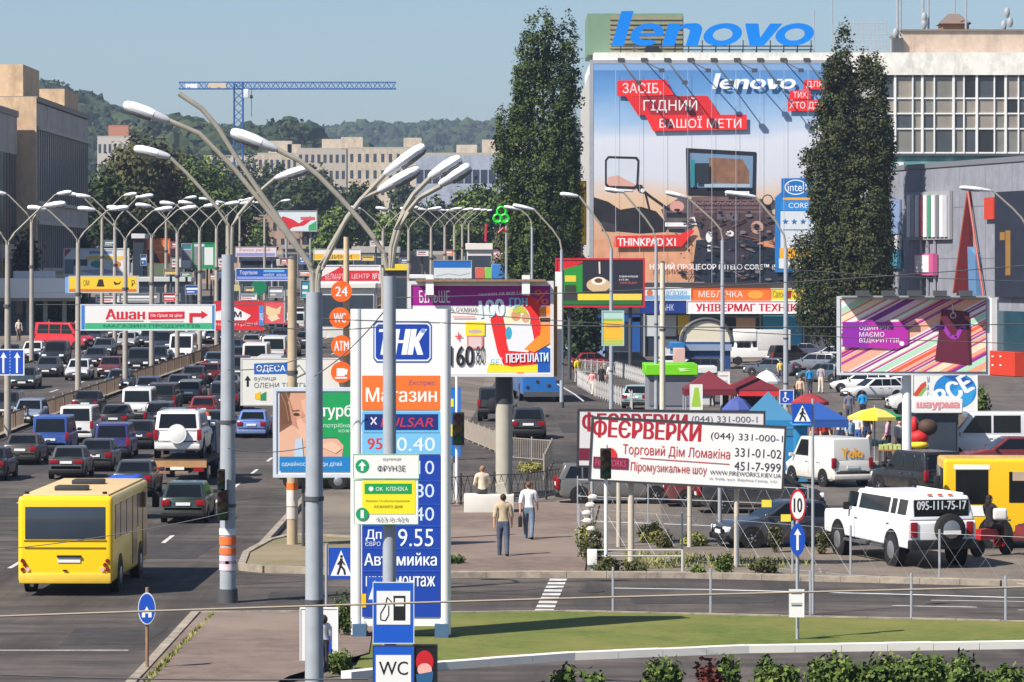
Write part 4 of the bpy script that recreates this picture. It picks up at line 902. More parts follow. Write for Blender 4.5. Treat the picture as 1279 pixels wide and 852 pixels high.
# giant letters on the roof
ref = Vector((at_px(890, 333), 334.2, zz(66, 334.2))); t2 = thing('roof_sign', 'giant bright blue word sign standing on the department store roof', 'sign', ref)
LB = mat((0, 122, 216), .4, 0, .03)
for tri, loops in word_mark((764, 14, 1017, 57.5)):
    m = MB(); w3 = lambda p, y: (at_px(p[0], 334.2)-ref.x, y, zz(p[1], 334.2)-ref.z)
    for t_ in tri: m.add([w3(p, -.25) for p in t_], [(0, 1, 2)]); m.add([w3(p, .25) for p in t_], [(2, 1, 0)])
    for q in loops: n = len(q); m.add([w3(p, -.25) for p in q]+[w3(p, .25) for p in q], [(i, (i+1) % n, n+(i+1) % n, n+i) for i in range(n)])
    m.build('letter', LB, t2, smooth=0, fix=False)
m = MB()
for i in range(15):
    x = at_px(776+i*17, 334.2)-ref.x; m.tube([(x, .3, 0), (x, .3, zz(50, 334.2)-ref.z)], .05, 5); m.tube([(x, 1.6, 0), (x, .3, zz(56, 334.2)-ref.z)], .04, 5)
for y in (57.5, 62): m.tube([(at_px(764, 334.2)-ref.x, .3, zz(y, 334.2)-ref.z), (at_px(1016, 334.2)-ref.x, .3, zz(y, 334.2)-ref.z)], .06, 5)
m.build('support_frame', DGREY, t2)
# grey shopping centre at the right edge
A, B = Vector((at_px(1108, 300), 300)), Vector((at_px(1300, 268), 268)); d = (B-A); L = d.length; hd = math.atan2(d.y, d.x)
t = thing('shopping_centre', 'grey clad shopping centre with a dark red triangular fin', 'building', (A.x, A.y, 0), hd); hh = zz(214, 300)
CLAD = wallm('grey_cladding', (130, 132, 142), .92)
MB().box((L/2, 16, hh/2), (L, 32, hh)).build('wall', CLAD, t, smooth=0)
m = MB(); m.box((L/2, 16, hh+.2), (L+.2, 32.2, .4)); m.build('roof', mat((110, 112, 120), .6), t, smooth=0)
m = MB()
for i in range(1, 6): m.box((L*i/6, -.004, hh/2), (.05, .02, hh-.2))
for z in (hh*.3, hh*.55, hh*.8): m.box((L/2, -.006, z), (L-.1, .02, .05))
m.build('panel_joint', mat((110, 112, 122), .6), t, smooth=0)
def mloc(px, py):              # picture point -> along-wall u, height
    # intersect the view ray with the wall plane
    r = Vector(((px-CX)/FX, 1)); n = Vector((-d.y, d.x)); k = A.dot(n)/r.dot(n); p = r*k; return ((p-A).dot(d)/L, H-(py-HY)/FX*k)
def mbox(nm, x0, y0, x1, y1, m_, d0, d1):
    u0, za = mloc(x0, y0); u1, zb_ = mloc(x1, y1); return MB().box(((u0+u1)/2, -(d0+d1)/2, (za+zb_)/2), (u1-u0, d1-d0, za-zb_)).build(nm, m_, t, smooth=0)
mbox('lattice_panel', 1137, 241, 1191, 299, mat((150, 150, 156), .6), .05, .3)
for i, c_ in enumerate([(214, 214, 216), (150, 154, 160), (220, 220, 220), (140, 40, 60), (216, 220, 216), (70, 140, 110), (222, 222, 224), (110, 112, 116), (220, 222, 222), (180, 182, 186)]):
    mbox('banner_strip', 1139+i*5.1, 244, 1139+i*5.1+3.9, 296, mat(c_, .5, 0, .12, 2), .32, .42)
mbox('pink_box', 1149, 317, 1173, 344, mat((190, 84, 136), .5), .1, .5); mbox('pink_box_face', 1151, 319, 1168, 340, WHITE, .51, .55)
for x in (1153, 1161, 1170): mbox('support_tube', x, 297, x+1, 370, STEEL, .1, .25)
u0, z0 = mloc(1214, 238); u1, z1 = mloc(1196, 366); u2, z2 = mloc(1234, 372); u3, z3 = mloc(1218, 366)
MB().prism([(u0, z0), (u1, z1), (u3, z3)], -.3, -.05).build('red_fin', mat((84, 20, 28), .6), t, smooth=0)
MB().tube([(u0, -.32, z0), (u2, -.32, z2)], .1, 6).build('fin_edge', mat((160, 76, 62), .5), t); MB().tube([(u0, -.32, z0), (u1, -.32, z1)], .08, 6).build('fin_edge', mat((160, 76, 62), .5), t)
MB().prism([(lerp(u0, u3, .55), lerp(z0, z3, .55)), (u3, z3), (lerp(u2, u3, .4), z2), (lerp(u0, u2, .6), lerp(z0, z2, .6))], -.5, -.04).build('fin_glazing', mat((96, 130, 168), .2), t, smooth=0)
mbox('orange_box', 1234, 247, 1246, 274, mat((186, 62, 44), .5), .1, .3)
mbox('dark_screen', 1249, 240, 1300, 372, mat((44, 48, 62), .4, 0, .3, 1.5), .05, .4); mbox('screen_mark', 1256, 290, 1262, 300, mat((140, 108, 56), .5), .41, .44); mbox('screen_mark', 1263, 288, 1269, 344, mat((140, 104, 56), .5), .41, .44)
mbox('shop_glazing', 1112, 384, 1300, 452, mat((40, 70, 84), .15, 0, .3, .5), .03, .1); mbox('white_column', 1240, 372, 1248, 462, WHITE, .12, .6); mbox('white_column', 1271, 455, 1290, 500, WHITE, .12, .6)
for (a, b_) in ((1110, 1129),): 
    mbox('blue_panel', a+1, 250, b_-2, 292, mat((120, 140, 176), .4), .04, .2); mbox('white_panel', a+1, 294, b_-1, 312, mat((190, 192, 190), .5), .04, .2); mbox('teal_panel', a, 312, b_, 336, mat((60, 128, 150), .5), .04, .22); mbox('red_strip', 1098.5, 324, 1108, 378, mat((196, 34, 54), .5), .04, .6)
for i in range(5): mbox('strip_mark', 1101, 329+i*10, 1106, 334+i*10, WHITE, .61, .63)
mbox('orange_panel', 1236, 437, 1290, 470, mat((196, 58, 34), .5), .5, 1.4)
for i in range(8): mbox('panel_dot', 1241+i % 4*10, 444+i//4*11, 1243+i % 4*10, 446+i//4*11, WHITE, 1.41, 1.44)
# tower crane
Yc = 900.0; t = thing('tower_crane', 'blue tower crane with a long lattice jib above the trees', 'crane', (at_px(298.5, Yc), Yc, 4)); sc = Yc/FX; CB = mat((28, 88, 156), .5, 0, .08)
def lat(p, q, wd, n, m, tri=False):
    p, q = Vector(p), Vector(q); dd = (q-p).normalized(); ax = [a for a in (Vector((1, 0, 0)), Vector((0, 1, 0)), Vector((0, 0, 1))) if abs(a.dot(dd)) < .5]
    cs = [ax[0]*wd/2*i+ax[1]*wd/2*j for i, j in ((-1, -1), (1, -1), (1, 1), (-1, 1))]
    if tri: cs = [ax[0]*0-0*ax[1]+Vector((0, -wd/2, 0)), Vector((0, wd/2, 0)), Vector((0, 0, wd*1.1))]
    for c_ in cs: m.tube([p+c_, q+c_], .16, 5)
    for i in range(n):
        a, b = p.lerp(q, i/n), p.lerp(q, (i+1)/n)
        for k in range(len(cs)):
            c0, c1 = cs[k], cs[(k+1) % len(cs)]; m.tube([a+c0, b+c1] if i % 2 else [a+c1, b+c0], .1, 4)
zj = zz(111, Yc)-4; m = MB(); lat((0, 0, -4), (0, 0, zj+1.5), 2.2, 26, m); m.build('mast', CB, t, smooth=0)
m = MB(); lat((0, 0, zj), ((495-298.5)*sc, 0, zj), 1.5, 34, m, True); m.build('jib', CB, t, smooth=0)
m = MB(); lat((0, 0, zj), ((224-298.5)*sc, 0, zj), 1.5, 12, m, True); m.build('counter_jib', CB, t, smooth=0)
MB().box(((272-298.5)*sc, 0, zj+.8), (4.4, 1.2, 1.3)).build('ballast', mat((206, 186, 150), .7), t, smooth=0); MB().box(((240-298.5)*sc, 0, zj+.6), (3, 1.2, 1.2)).build('winch', WHITE, t, smooth=0)
link('cab', bevelled(MB().box((1.9, -.4, zj-1.2), (1.3, 1.5, 2.2)).mesh(WHITE), .15, 2), t); m = MB(); m.tube([(3.2, 0, zj), (3.2, 0, zj-7)], .08, 4); m.box((3.2, 0, zj-2), (.7, .4, .8)); m.build('hook', DGREY, t)
# ---------------------------------------------------------------- giant banner on the store
def banner_mat():
    m = bpy.data.materials.new('banner_print'); m.use_nodes = True; n = m.node_tree; b = n.nodes['Principled BSDF']; b.inputs['Roughness'].default_value = .5
    tc = n.nodes.new('ShaderNodeTexCoord'); sp = n.nodes.new('ShaderNodeSeparateXYZ'); mr = n.nodes.new('ShaderNodeMapRange'); nz = n.nodes.new('ShaderNodeTexNoise'); ad = n.nodes.new('ShaderNodeMath'); cr = n.nodes.new('ShaderNodeValToRGB')
    mr.inputs[1].default_value = 6.4; mr.inputs[2].default_value = 27.2; ad.operation = 'MULTIPLY_ADD'; ad.inputs[1].default_value = .26
    mp = n.nodes.new('ShaderNodeMapping'); mp.inputs['Scale'].default_value = (.06, 1, .22); nz.inputs['Scale'].default_value = 1; nz.inputs['Detail'].default_value = 4
    sb = n.nodes.new('ShaderNodeMath'); sb.operation = 'SUBTRACT'; sb.inputs[1].default_value = .13
    n.links.new(tc.outputs['Object'], sp.inputs[0]); n.links.new(sp.outputs[2], mr.inputs[0]); n.links.new(tc.outputs['Object'], mp.inputs[0]); n.links.new(mp.outputs[0], nz.inputs['Vector'])
    n.links.new(nz.outputs[0], ad.inputs[0]); n.links.new(mr.outputs[0], ad.inputs[2]); n.links.new(ad.outputs[0], sb.inputs[0]); n.links.new(sb.outputs[0], cr.inputs[0])
    e = cr.color_ramp.elements; cs = [(0, (150, 112, 88)), (.1, (196, 140, 104)), (.26, (206, 164, 132)), (.40, (214, 182, 152)), (.5, (200, 204, 214)), (.66, (206, 210, 220)), (.76, (150, 180, 212)), (.88, (96, 146, 198)), (1, (78, 128, 186))]
    e[0].position = 0; e[0].color = (*[lin(x) for x in cs[0][1]], 1); e[1].position = 1; e[1].color = (*[lin(x) for x in cs[-1][1]], 1)
    for p, c in cs[1:-1]: q = e.new(p); q.color = (*[lin(x) for x in c], 1)
    n.links.new(cr.outputs[0], b.inputs['Base Color']); return m
RED, DRED = (228, 44, 44), (160, 36, 46)
K1, K2, K3, K4 = (38, 36, 40, .5), (62, 56, 62, .6), (92, 84, 88, .6), (124, 112, 112, .6)
BW = (228, 228, 228)
art = [('R', 741, 78, 1042, 88, (124, 160, 204)),
 ('P', [(741, 300), (800, 296), (868, 302), (868, 357), (741, 357)], (206, 150, 116, .35)),
 # machine with a handlebar and an open laptop
 ('P', [(741, 246), (760, 252), (775, 262), (800, 258), (820, 264), (836, 282), (832, 290), (800, 292), (760, 288), (741, 268)], K1), ('P', [(752, 276), (772, 282), (770, 290), (752, 289)], K2),
 ('P', [(826, 262), (850, 246), (872, 250), (880, 268), (860, 292), (836, 290)], K3), ('R', 833, 266, 858, 272, K1), ('R', 831, 278, 858, 283, BW), ('E', 846, 258, 9, 7, (206, 150, 140)), ('R', 836, 286, 856, 290, K1), ('E', 868, 276, 9, 5, BW), ('E', 880, 292, 6, 8, K4),
 ('P', [(870, 300), (1000, 290), (1042, 300), (1042, 357), (868, 357), (866, 330)], (46, 48, 60, .7)), ('P', [(862, 252), (960, 248), (972, 290), (940, 300), (876, 298)], (76, 62, 66, .7)), ('P', [(864, 246), (946, 246), (954, 266), (866, 266)], (112, 86, 88, .6)),
 ('R', 868, 251, 948, 253, K2), ('R', 868, 256, 950, 258, K2), ('R', 868, 261, 951, 263, K2), ('R', 880, 252, 881, 262, K2), ('R', 900, 252, 901, 262, K2), ('R', 920, 252, 921, 262, K2),
 ('R', 896, 267, 922, 276, (98, 92, 102)), ('E', 886, 296, 4, 7, BW), ('E', 912, 292, 5, 4, BW), ('E', 946, 284, 8, 8, (190, 148, 128)), ('E', 946, 284, 4, 4, K1), ('R', 884, 306, 888, 314, BW), ('P', [(880, 318), (930, 306), (990, 314), (1000, 357), (880, 357)], (34, 44, 58, .7)), ('E', 920, 318, 16, 12, (56, 52, 66, .8)),
 ('P', [(968, 296), (972, 285), (966, 300), (950, 302), (944, 306), (968, 310)], (206, 140, 104)),
 ('L', [(796, 232), (812, 245), (836, 262)], 3.2, K1), ('L', [(806, 240), (818, 290)], 2.2, K1), ('P', [(793, 230), (802, 231), (808, 242), (798, 240)], K1), ('C', 803, 238, 2.6, BW),
 ('P', [(756, 200), (760, 195), (796, 196), (799, 200), (797, 233), (793, 236), (760, 235), (756, 231)], K1), ('P', [(758.5, 201), (761, 198), (794, 199), (796.5, 202), (795, 231), (792, 233), (761, 232), (758.5, 229)], (196, 202, 212)), ('P', [(759, 222), (772, 219), (795, 231), (792, 233), (761, 232), (759, 229)], (206, 160, 146)), ('L', [(758, 236), (790, 238)], 2, BW),
 ('P', [(857, 185), (945, 190), (944, 246), (858, 244)], (34, 34, 42)), ('P', [(862, 191), (941, 195), (940, 236), (863, 234)], (110, 138, 168)), ('P', [(886, 197), (928, 199), (936, 214), (936, 230), (886, 228)], (128, 94, 74, .6)), ('R', 869, 204, 886, 229, (40, 46, 52)), ('R', 863, 200, 868, 232, (40, 128, 140)), ('R', 880, 230, 937, 234, (160, 176, 190)), ('R', 906, 239, 936, 244, (220, 226, 230)),
 ('C', 959, 250, 7, K2), ('C', 959, 250, 5.6, (204, 176, 156)),
 # lettering
 ('P', [(771, 101), (832, 99.5), (842, 119), (786, 121), (771, 120)], RED), ('P', [(782, 121), (884, 120), (900, 144), (800, 144), (782, 121)], DRED), ('P', [(782, 121), (800, 121), (814, 144), (797, 144)], (214, 40, 44)), ('P', [(868, 120), (884, 120), (898, 144), (880, 144)], (214, 40, 44)), ('P', [(806, 144), (933, 143.5), (933, 162), (816, 164)], RED),
 ('T', 'ЗАСІБ,', 778, 104, 826, 118.5, BW), ('T', 'ГІДНИЙ', 804, 121.5, 871, 141), ('T', 'ВАШОЇ МЕТИ', 824, 145.5, 926, 160),
 ('N', 889, 92, 994, 111.5, (236, 238, 240)),
 ('P', [(1005, 100), (1040, 99), (1040, 112), (1003, 112)], RED), ('P', [(987, 113.5), (1012, 113), (1013, 124), (985, 125)], RED), ('P', [(984, 126), (1030, 125), (1030, 139), (984, 139)], RED),
 ('T', 'ДЛЯ', 1007, 101.5, 1028, 110.5), ('T', 'ТИХ,', 991, 115, 1009, 123.5), ('T', 'ХТО ДІЄ', 986, 127.5, 1028, 137.5),
 ('P', [(768, 295), (850, 293), (862, 287), (868, 288), (852, 308), (768, 309)], (220, 48, 42)), ('T', 'THINKPAD X1', 772, 297.5, 844, 307, BW, {'bold': .03}),
 ('T', 'НОВИЙ ПРОЦЕСОР INTEL® CORE™ i5', 812, 328, 970, 338, (232, 234, 238), {'bold': .012}),
 # leaflet panel
 ('P', [(968, 247), (976, 240), (980, 225), (1030, 222), (1030, 340), (968, 340)], (30, 118, 190)), ('P', [(976, 223), (1030, 222), (1030, 246), (976, 246)], (24, 108, 184)), ('E', 994, 234, 14, 9.5, (226, 230, 236)), ('E', 994, 234, 12.6, 8.2, (24, 108, 184)), ('T', 'intel', 984, 229, 1004, 239, (232, 236, 240)), ('T', 'inside', 1008, 234, 1026, 238, (200, 216, 232)),
 ('P', [(978, 247), (1012, 247), (1018, 243), (1030, 242), (1030, 246), (1020, 247), (1014, 250), (978, 250)], (232, 168, 60)), ('R', 976, 251, 1030, 263, (44, 132, 204)), ('T', 'CORE i5', 985, 253.5, 1018, 260, BW), ('R', 975, 264, 1030, 310, (206, 212, 220)), ('R', 974, 310, 1030, 323, (236, 172, 48)), ('R', 973, 323, 1030, 336, (214, 218, 224)), ('R', 978, 286.5, 1026, 288, (110, 126, 146))]
rq = random.Random(8)
for i in range(110):      # bolts, cables and highlights of the printed machine
    x, y = rq.uniform(842, 985), rq.uniform(262, 350); q_ = rq.choice(((24, 24, 30), (70, 66, 74), (120, 110, 110), (40, 46, 66), (34, 34, 44), (110, 80, 72)))
    art.insert(40, ('E', x, y, rq.uniform(1, 5), rq.uniform(.6, 2.4), q_) if i % 3 else ('L', [(x, y), (x+rq.uniform(-14, 14), y+rq.uniform(-5, 5)), (x+rq.uniform(-20, 20), y+rq.uniform(-9, 9))], rq.uniform(.5, 1.6), q_))
for i in range(26): art.insert(40, ('R', 868+i*3.1, 252+i % 3, 870+i*3.1, 253.6+i % 3, (150, 120, 118)))
for i in range(9): art.append(('R', 769+i*30, 88, 769.5+i*30, 356, (176, 180, 190)))
for i in range(4):
    cx, cy = 981+i*11, 277; art.append(('P', [(cx+(4 if k % 2 == 0 else 1.7)*math.sin(k*math.pi/5), cy-(4 if k % 2 == 0 else 1.7)*math.cos(k*math.pi/5)) for k in range(10)], (44, 104, 160)))
art = [a if not (a[0] == 'T' and len(a) == 6) else a+(BW,) for a in art]
Yb = 332.9
bn = board('giant_banner', 'giant banner with motorcycle handlebar and laptop on the store front', 'banner', (737, 75, 1041, 357), Yb, art, banner_mat(), .35, STEEL, .3, zb=0.0)
m = MB()
for i in range(10):
    px = 776+i*29; q = W(px, 76, Yb)-bn.location; e = W(px+22, 103 if i % 2 == 0 else 88, Yb-2.6)-bn.location
    m.tube([q, e], .06, 5); m.box(e, (.5, .35, .35)); m.box(q+Vector((0, 0, .1)), (.6, .5, .3))
m.build('floodlight_arms', DGREY, bn)
# strips over the store doors
V = lambda k: mat(k, .5, 0, .05)
FS = 'shop signs across the store front'
board('shop_sign', 'orange furniture shop sign above the white strip', 'sign', (864, 360, 963, 375.5), 331.6, [('T', 'МЕБЛІЧКА', 873, 363.5, 928, 371), ('E', 944, 368, 10, 5, (236, 160, 60))] and [('T', 'МЕБЛІЧКА', 873, 363.5, 928, 371, BW), ('E', 944, 368, 10, 5, (236, 160, 60))], (232, 112, 44), .05, ORANGE, .4, group=FS, zb=0)
board('shop_sign', 'white strip reading home electronics store in red capitals', 'sign', (858, 375.8, 1012, 392), 331.5, [('T', 'УНІВЕРМАГ ТЕХНІКИ', 870, 379.5, 1004, 389, (196, 26, 52), {'bold': .05})], (232, 230, 232), .05, WHITE, .5, group=FS, zb=0)
board('shop_sign', 'yellow shop sign with dark script beside the orange one', 'sign', (963.5, 360, 1008, 376), 331.6, [('T', 'Салон', 966, 363, 980, 372, (40, 40, 60)), ('P', [(983, 363), (989, 363), (988, 373), (984, 373)], (150, 40, 40)), ('T', 'Світ', 990, 364, 1003, 372, (120, 60, 30))], (232, 202, 40), .05, WHITE, .4, group=FS, zb=0)
board('shop_sign', 'white and pale blue shop sign left of the orange one', 'sign', (804, 359, 863.5, 375.5), 331.6, [('R', 804, 369, 863, 375, (120, 166, 206)), ('C', 812, 366, 4, (206, 110, 70)), ('T', 'магазин', 826, 363, 858, 369, (90, 150, 200))], (216, 222, 230), .05, WHITE, .4, group=FS, zb=0)
board('shop_sign', 'dark blue bank sign below the pale blue strip', 'sign', (800, 376, 857.5, 391), 331.6, [('T', 'БАНК', 824, 380, 842, 388, (200, 210, 226))], (24, 54, 130), .05, mat((24, 54, 130)), .4, group=FS, zb=0)
# ---------------------------------------------------------------- roadside billboards
BB = 'billboards beside the roads'
st = []
rr = random.Random(11); cols = [(150, 40, 150), (226, 96, 56), (176, 214, 184), (206, 90, 130), (238, 214, 184), (130, 50, 140), (232, 170, 144), (236, 234, 230), (216, 100, 80), (230, 196, 206), (176, 206, 186), (214, 90, 140), (236, 224, 214), (240, 160, 130)]
x = 930.0
def clip(poly, x0, y0, x1, y1):
    for ax, lim, sg in ((0, x0, 1), (0, x1, -1), (1, y0, 1), (1, y1, -1)):
        out = []
        for p, q in zip(poly, poly[1:]+poly[:1]):
            a, b = sg*(p[ax]-lim), sg*(q[ax]-lim)
            if a >= 0: out.append(p)
            if a*b < 0: t = a/(a-b); out.append((p[0]+(q[0]-p[0])*t, p[1]+(q[1]-p[1])*t))
        poly = out
        if not poly: return []
    return poly
while x < 1330:
    wd_ = rr.choice((1.5, 2, 3, 3, 4, 5, 8, 14)); c_ = rr.choice(cols); p = clip([(x-60, 466), (x-60+wd_, 466), (x+wd_+115, 373), (x+115, 373)], 1051, 374, 1231, 464)
    if len(p) > 2: st.append(('P', p, c_))
    x += wd_
st += [('P', [(1052, 402), (1126, 402), (1134, 408), (1134, 430), (1120, 436), (1052, 433)], (176, 42, 160)), ('P', [(1052, 433), (1052, 402), (1084, 402), (1084, 435)], (140, 40, 160)),
 ('T', 'ОДИН РІК', 1073, 407, 1112, 413, BW), ('T', 'МАЄМО', 1073, 414.5, 1104, 420.5, BW), ('T', 'ВІДКРИТТІВ', 1073, 422.5, 1123, 428.5, BW), ('C', 1126, 429, 3, BW), ('P', [(1167, 450), (1176, 386), (1207, 389), (1210, 456)], (98, 34, 56)), ('P', [(1206, 389), (1210, 391), (1213, 455), (1210, 456)], (70, 26, 44)),
 ('L', [(1170, 408), (1178, 408), (1186, 420), (1194, 422), (1200, 409), (1206, 408)], 5, (156, 56, 166)), ('C', 1190, 394, 4, (190, 160, 160)), ('C', 1190, 394, 2.6, (98, 34, 56)), ('L', [(1189, 380), (1190, 392)], 1, BW)]
b = board('billboard', 'billboard of diagonal purple, orange and green stripes with a shopping bag', 'billboard', (1046, 370, 1236, 468.5), 139, st, (206, 190, 196), .1, mat((196, 200, 206), .5), .35, posts=((1134.5, .19, WHITE, None, 468),), group=BB)
for i in range(5): MB().box((at_px(1075+i*32, 139)-b.location.x, -.9, zz(366, 139)), (.5, .3, .2)).build('floodlight', DGREY, b)
MB().box((0, -.4, zz(371, 139)+.02), (5.6, .6, .06)).build('walkway', GREY, b)
fw = [('T', 'ФЕЄРВЕРКИ', 740, 528, 874, 552, (176, 38, 52), {'bold': .035}), ('T', '(044) 331-000-1', 887, 538, 977, 549, (60, 60, 72)), ('T', '331-01-02', 918, 556, 976, 567, (60, 60, 72)), ('T', '451-7-999', 918, 573, 976, 584, (60, 60, 72)), ('T', 'Торговий Дім Ломакіна', 778, 558, 912, 574, (186, 60, 62)), ('L', [(800, 575), (912, 577)], 1, (186, 60, 62)), ('T', 'Піромузикальне шоу', 789, 580, 884, 594, (186, 66, 66)), ('T', 'WWW.FIREWORKS.KIEV.UA', 888, 585.5, 977, 591, (70, 70, 80)), ('T', 'м. Київ, вул. Вербна-Грінд, 1/31', 888, 594, 972, 598, (110, 110, 120)), ('C', 762, 573, 9, (214, 50, 46)), ('R', 742, 576, 786, 590, (124, 34, 66)), ('T', 'FIREWORKS', 745, 579, 783, 587, (190, 90, 110))]
board('billboard', 'white fireworks billboard with phone numbers, tilted on tall posts', 'billboard', (737, 526, 981, 607), 98.5, fw, (230, 228, 226), .06, mat((60, 60, 62), .6), .16, tilt=-.051, posts=((789, .09, mat((186, 176, 160), .8), .2), (921, .07, mat((186, 176, 160), .8), .2), (783, .07, mat((176, 168, 154), .8), 7.2), (878, .07, mat((186, 180, 166), .8), 7.2)), group=BB)
rb = [('T', 'ФЕЄРВЕРКИ', 728, 516, 858, 540, (150, 34, 50), {'bold': .035}), ('T', '(044) 331-000-1', 864, 519, 946, 529, (90, 90, 100)), ('R', 724, 561, 745, 576, (110, 30, 54))]
board('billboard', 'second fireworks billboard peeping out behind the white one', 'billboard', (721, 512, 956, 585), 106, rb, (206, 204, 206), .06, mat((50, 50, 52), .6), .16, tilt=-.012, posts=((740, .05, GREY, .2), (900, .06, GREY, .2)), group=BB)
eld = [('R', 513, 357, 688, 381.5, (150, 24, 132)), ('T', 'БІЛЬШЕ', 524, 363, 563, 378, BW, {'shear': -.1}), ('T', 'знижки на все і ще', 598, 364, 658, 369, BW, {'rot': -.06}), ('P', [(640, 400), (650, 378), (662, 368), (674, 376), (680, 398), (680, 440), (672, 460), (650, 467), (632, 460), (622, 440), (613, 400), (616, 392), (628, 392), (634, 420), (640, 430)], (222, 40, 40)),
 ('P', [(688, 465), (688, 435), (672, 430), (670, 465)], (24, 84, 170)), ('P', [(612, 452), (640, 458), (672, 455), (672, 465), (608, 465)], (236, 214, 40)), ('P', [(674, 384), (688, 382), (688, 430), (672, 436), (676, 410)], (236, 136, 40)), ('E', 681, 398, 7, 8, (220, 160, 120)), ('R', 675, 397, 688, 402, (40, 36, 36)), ('P', [(673, 392), (676, 386), (688, 384), (688, 392)], (236, 130, 30)),
 ('E', 647, 400, 16, 19, (232, 222, 190)), ('E', 645, 394, 6, 7, (206, 150, 110)), ('E', 657, 397, 5, 6, (212, 160, 124)), ('P', [(633, 426), (638, 404), (652, 402), (664, 405), (668, 426), (660, 440), (636, 438)], (222, 222, 226)), ('E', 636, 416, 4, 8, (60, 160, 190)), ('P', [(640, 387), (647, 380), (656, 385), (660, 392), (652, 390), (644, 391)], (190, 190, 60)), ('P', [(655, 436), (672, 420), (688, 412), (688, 428), (668, 440)], (236, 140, 44)),
 ('T', '100', 600, 374, 630, 396, (214, 230, 240), {'bold': .04, 'rot': -.1}), ('T', 'грн', 637, 372, 659, 386, (120, 190, 220), {'bold': .03}), ('T', '%', 668, 362, 686, 380, (226, 84, 60), {'bold': .03, 'rot': .1}), ('R', 582, 402, 606, 419, (240, 214, 40)), ('E', 594, 414, 9, 2.5, (190, 170, 160)), ('R', 584, 419, 604, 436, (196, 130, 120)), ('R', 586, 421, 602, 434, (214, 190, 190)), ('T', '+', 569, 415, 578, 425, (214, 70, 60)), ('T', '160', 563, 432, 592, 457, (36, 34, 38), {'bold': .02}), ('T', '.80', 593, 432, 606, 454, (70, 66, 70)), ('T', 'А СУМКИ', 563, 384, 596, 389.5, (60, 56, 60)), ('R', 566, 395, 594, 396.5, (222, 130, 130)),
 ('T', 'БЕЗ', 612, 446, 628, 454, (180, 214, 236)), ('T', 'ПЕРЕПЛАТИ', 633, 441, 685, 452, (206, 228, 240), {'bold': .03, 'rot': -.03})]
b = board('billboard', 'sale billboard with purple top strip on a thick round column', 'billboard', (510, 351, 692, 470.5), 128, eld, (228, 226, 224), .12, mat((206, 206, 208), .5), .5, group=BB)
xc = at_px(630, 128)-b.location.x; m = MB(); m.tube([(xc, .5, -.2), (xc, .5, zz(505, 128))], .30, 20); m.build('column', CONC, b); MB().tube([(xc, .5, zz(505, 128)), (xc, .5, zz(470, 128)+.3)], .31, 20).build('column_sleeve', mat((54, 56, 64), .5), b)
MB().box((2.66, .5, zz(414, 128)), (.12, 1.0, 3.2)).build('side_cladding', mat((170, 120, 66), .7, 0, .2), b, smooth=0); MB().box((2.78, 1.4, zz(408, 128)), (.24, .2, 3.9)).build('rear_panel_edge', WHITE, b, smooth=0)
MB().box((0, -.5, zz(352, 128)+.05), (4.6, .5, .08)).build('lamp_gantry', RUST, b)
for i in range(2): MB().box((-1.8+i*3.4, -.55, zz(356, 128)), (.28, .3, .7)).build('floodlight', WHITE, b)
FLOUR = mat((204, 146, 122), .55, 0, .04)
tb = [('R', 350, 490, 393, 570, (120, 84, 66)), ('P', [(355, 490), (370, 488), (396, 490), (398, 535), (386, 545), (376, 536), (366, 520), (362, 505)], (206, 154, 128)), ('P', [(350, 490), (364, 490), (360, 505), (364, 528), (352, 530)], (110, 76, 58)), ('P', [(350, 540), (366, 530), (378, 540), (384, 552), (420, 546), (430, 556), (428, 570), (350, 570)], (214, 168, 142)), ('P', [(366, 528), (376, 522), (386, 534), (390, 548), (380, 552)], (222, 174, 148)), ('P', [(377, 500), (396, 492), (397, 520), (388, 530), (380, 520)], (220, 170, 144)), ('P', [(379, 512), (383, 520), (377, 521)], (196, 138, 114)), ('P', [(362, 506), (370, 522), (374, 536), (366, 530)], (190, 136, 112)), ('L', [(352, 492), (358, 505), (362, 526)], 1.4, (150, 110, 84)), ('L', [(358, 490), (362, 500), (366, 512)], 1.2, (166, 122, 92)), ('L', [(366, 513), (375, 512)], .9, (96, 66, 52)), ('L', [(383, 508), (391, 507)], .9, (96, 66, 52)), ('P', [(398, 556), (416, 551), (428, 560), (420, 566)], (228, 184, 158)), ('E', 371, 517, 4, 1.6, (70, 46, 40)), ('E', 387, 512, 3.5, 1.4, (70, 46, 40)), ('E', 386, 526, 3, 1.8, (190, 110, 104)), ('P', [(370, 548), (378, 546), (380, 570), (368, 570)], (176, 196, 214)),
 ('P', [(393, 490), (460, 490), (460, 570), (429, 570), (430, 556), (421, 546), (400, 546), (393, 530)], (24, 150, 84)), ('R', 350, 570, 460, 588, (24, 120, 186)), ('T', 'турб', 402, 505, 440, 524, BW, {'bold': .02}), ('T', 'потрібна', 405, 528, 438, 535, (190, 226, 206)), ('T', 'кожному', 424, 536, 456, 541, (190, 226, 206)), ('T', 'однайності заради дітей', 353, 576, 428, 583, (206, 226, 240))]
b = board('billboard', 'light box poster of a resting child beside a green panel', 'billboard', (342, 484, 466, 596), 104.2, tb, (206, 214, 226), .1, mat((196, 204, 216), .5), .4, posts=((379, .05, DGREY, .1), (450, .05, DGREY, .1)), group=BB)
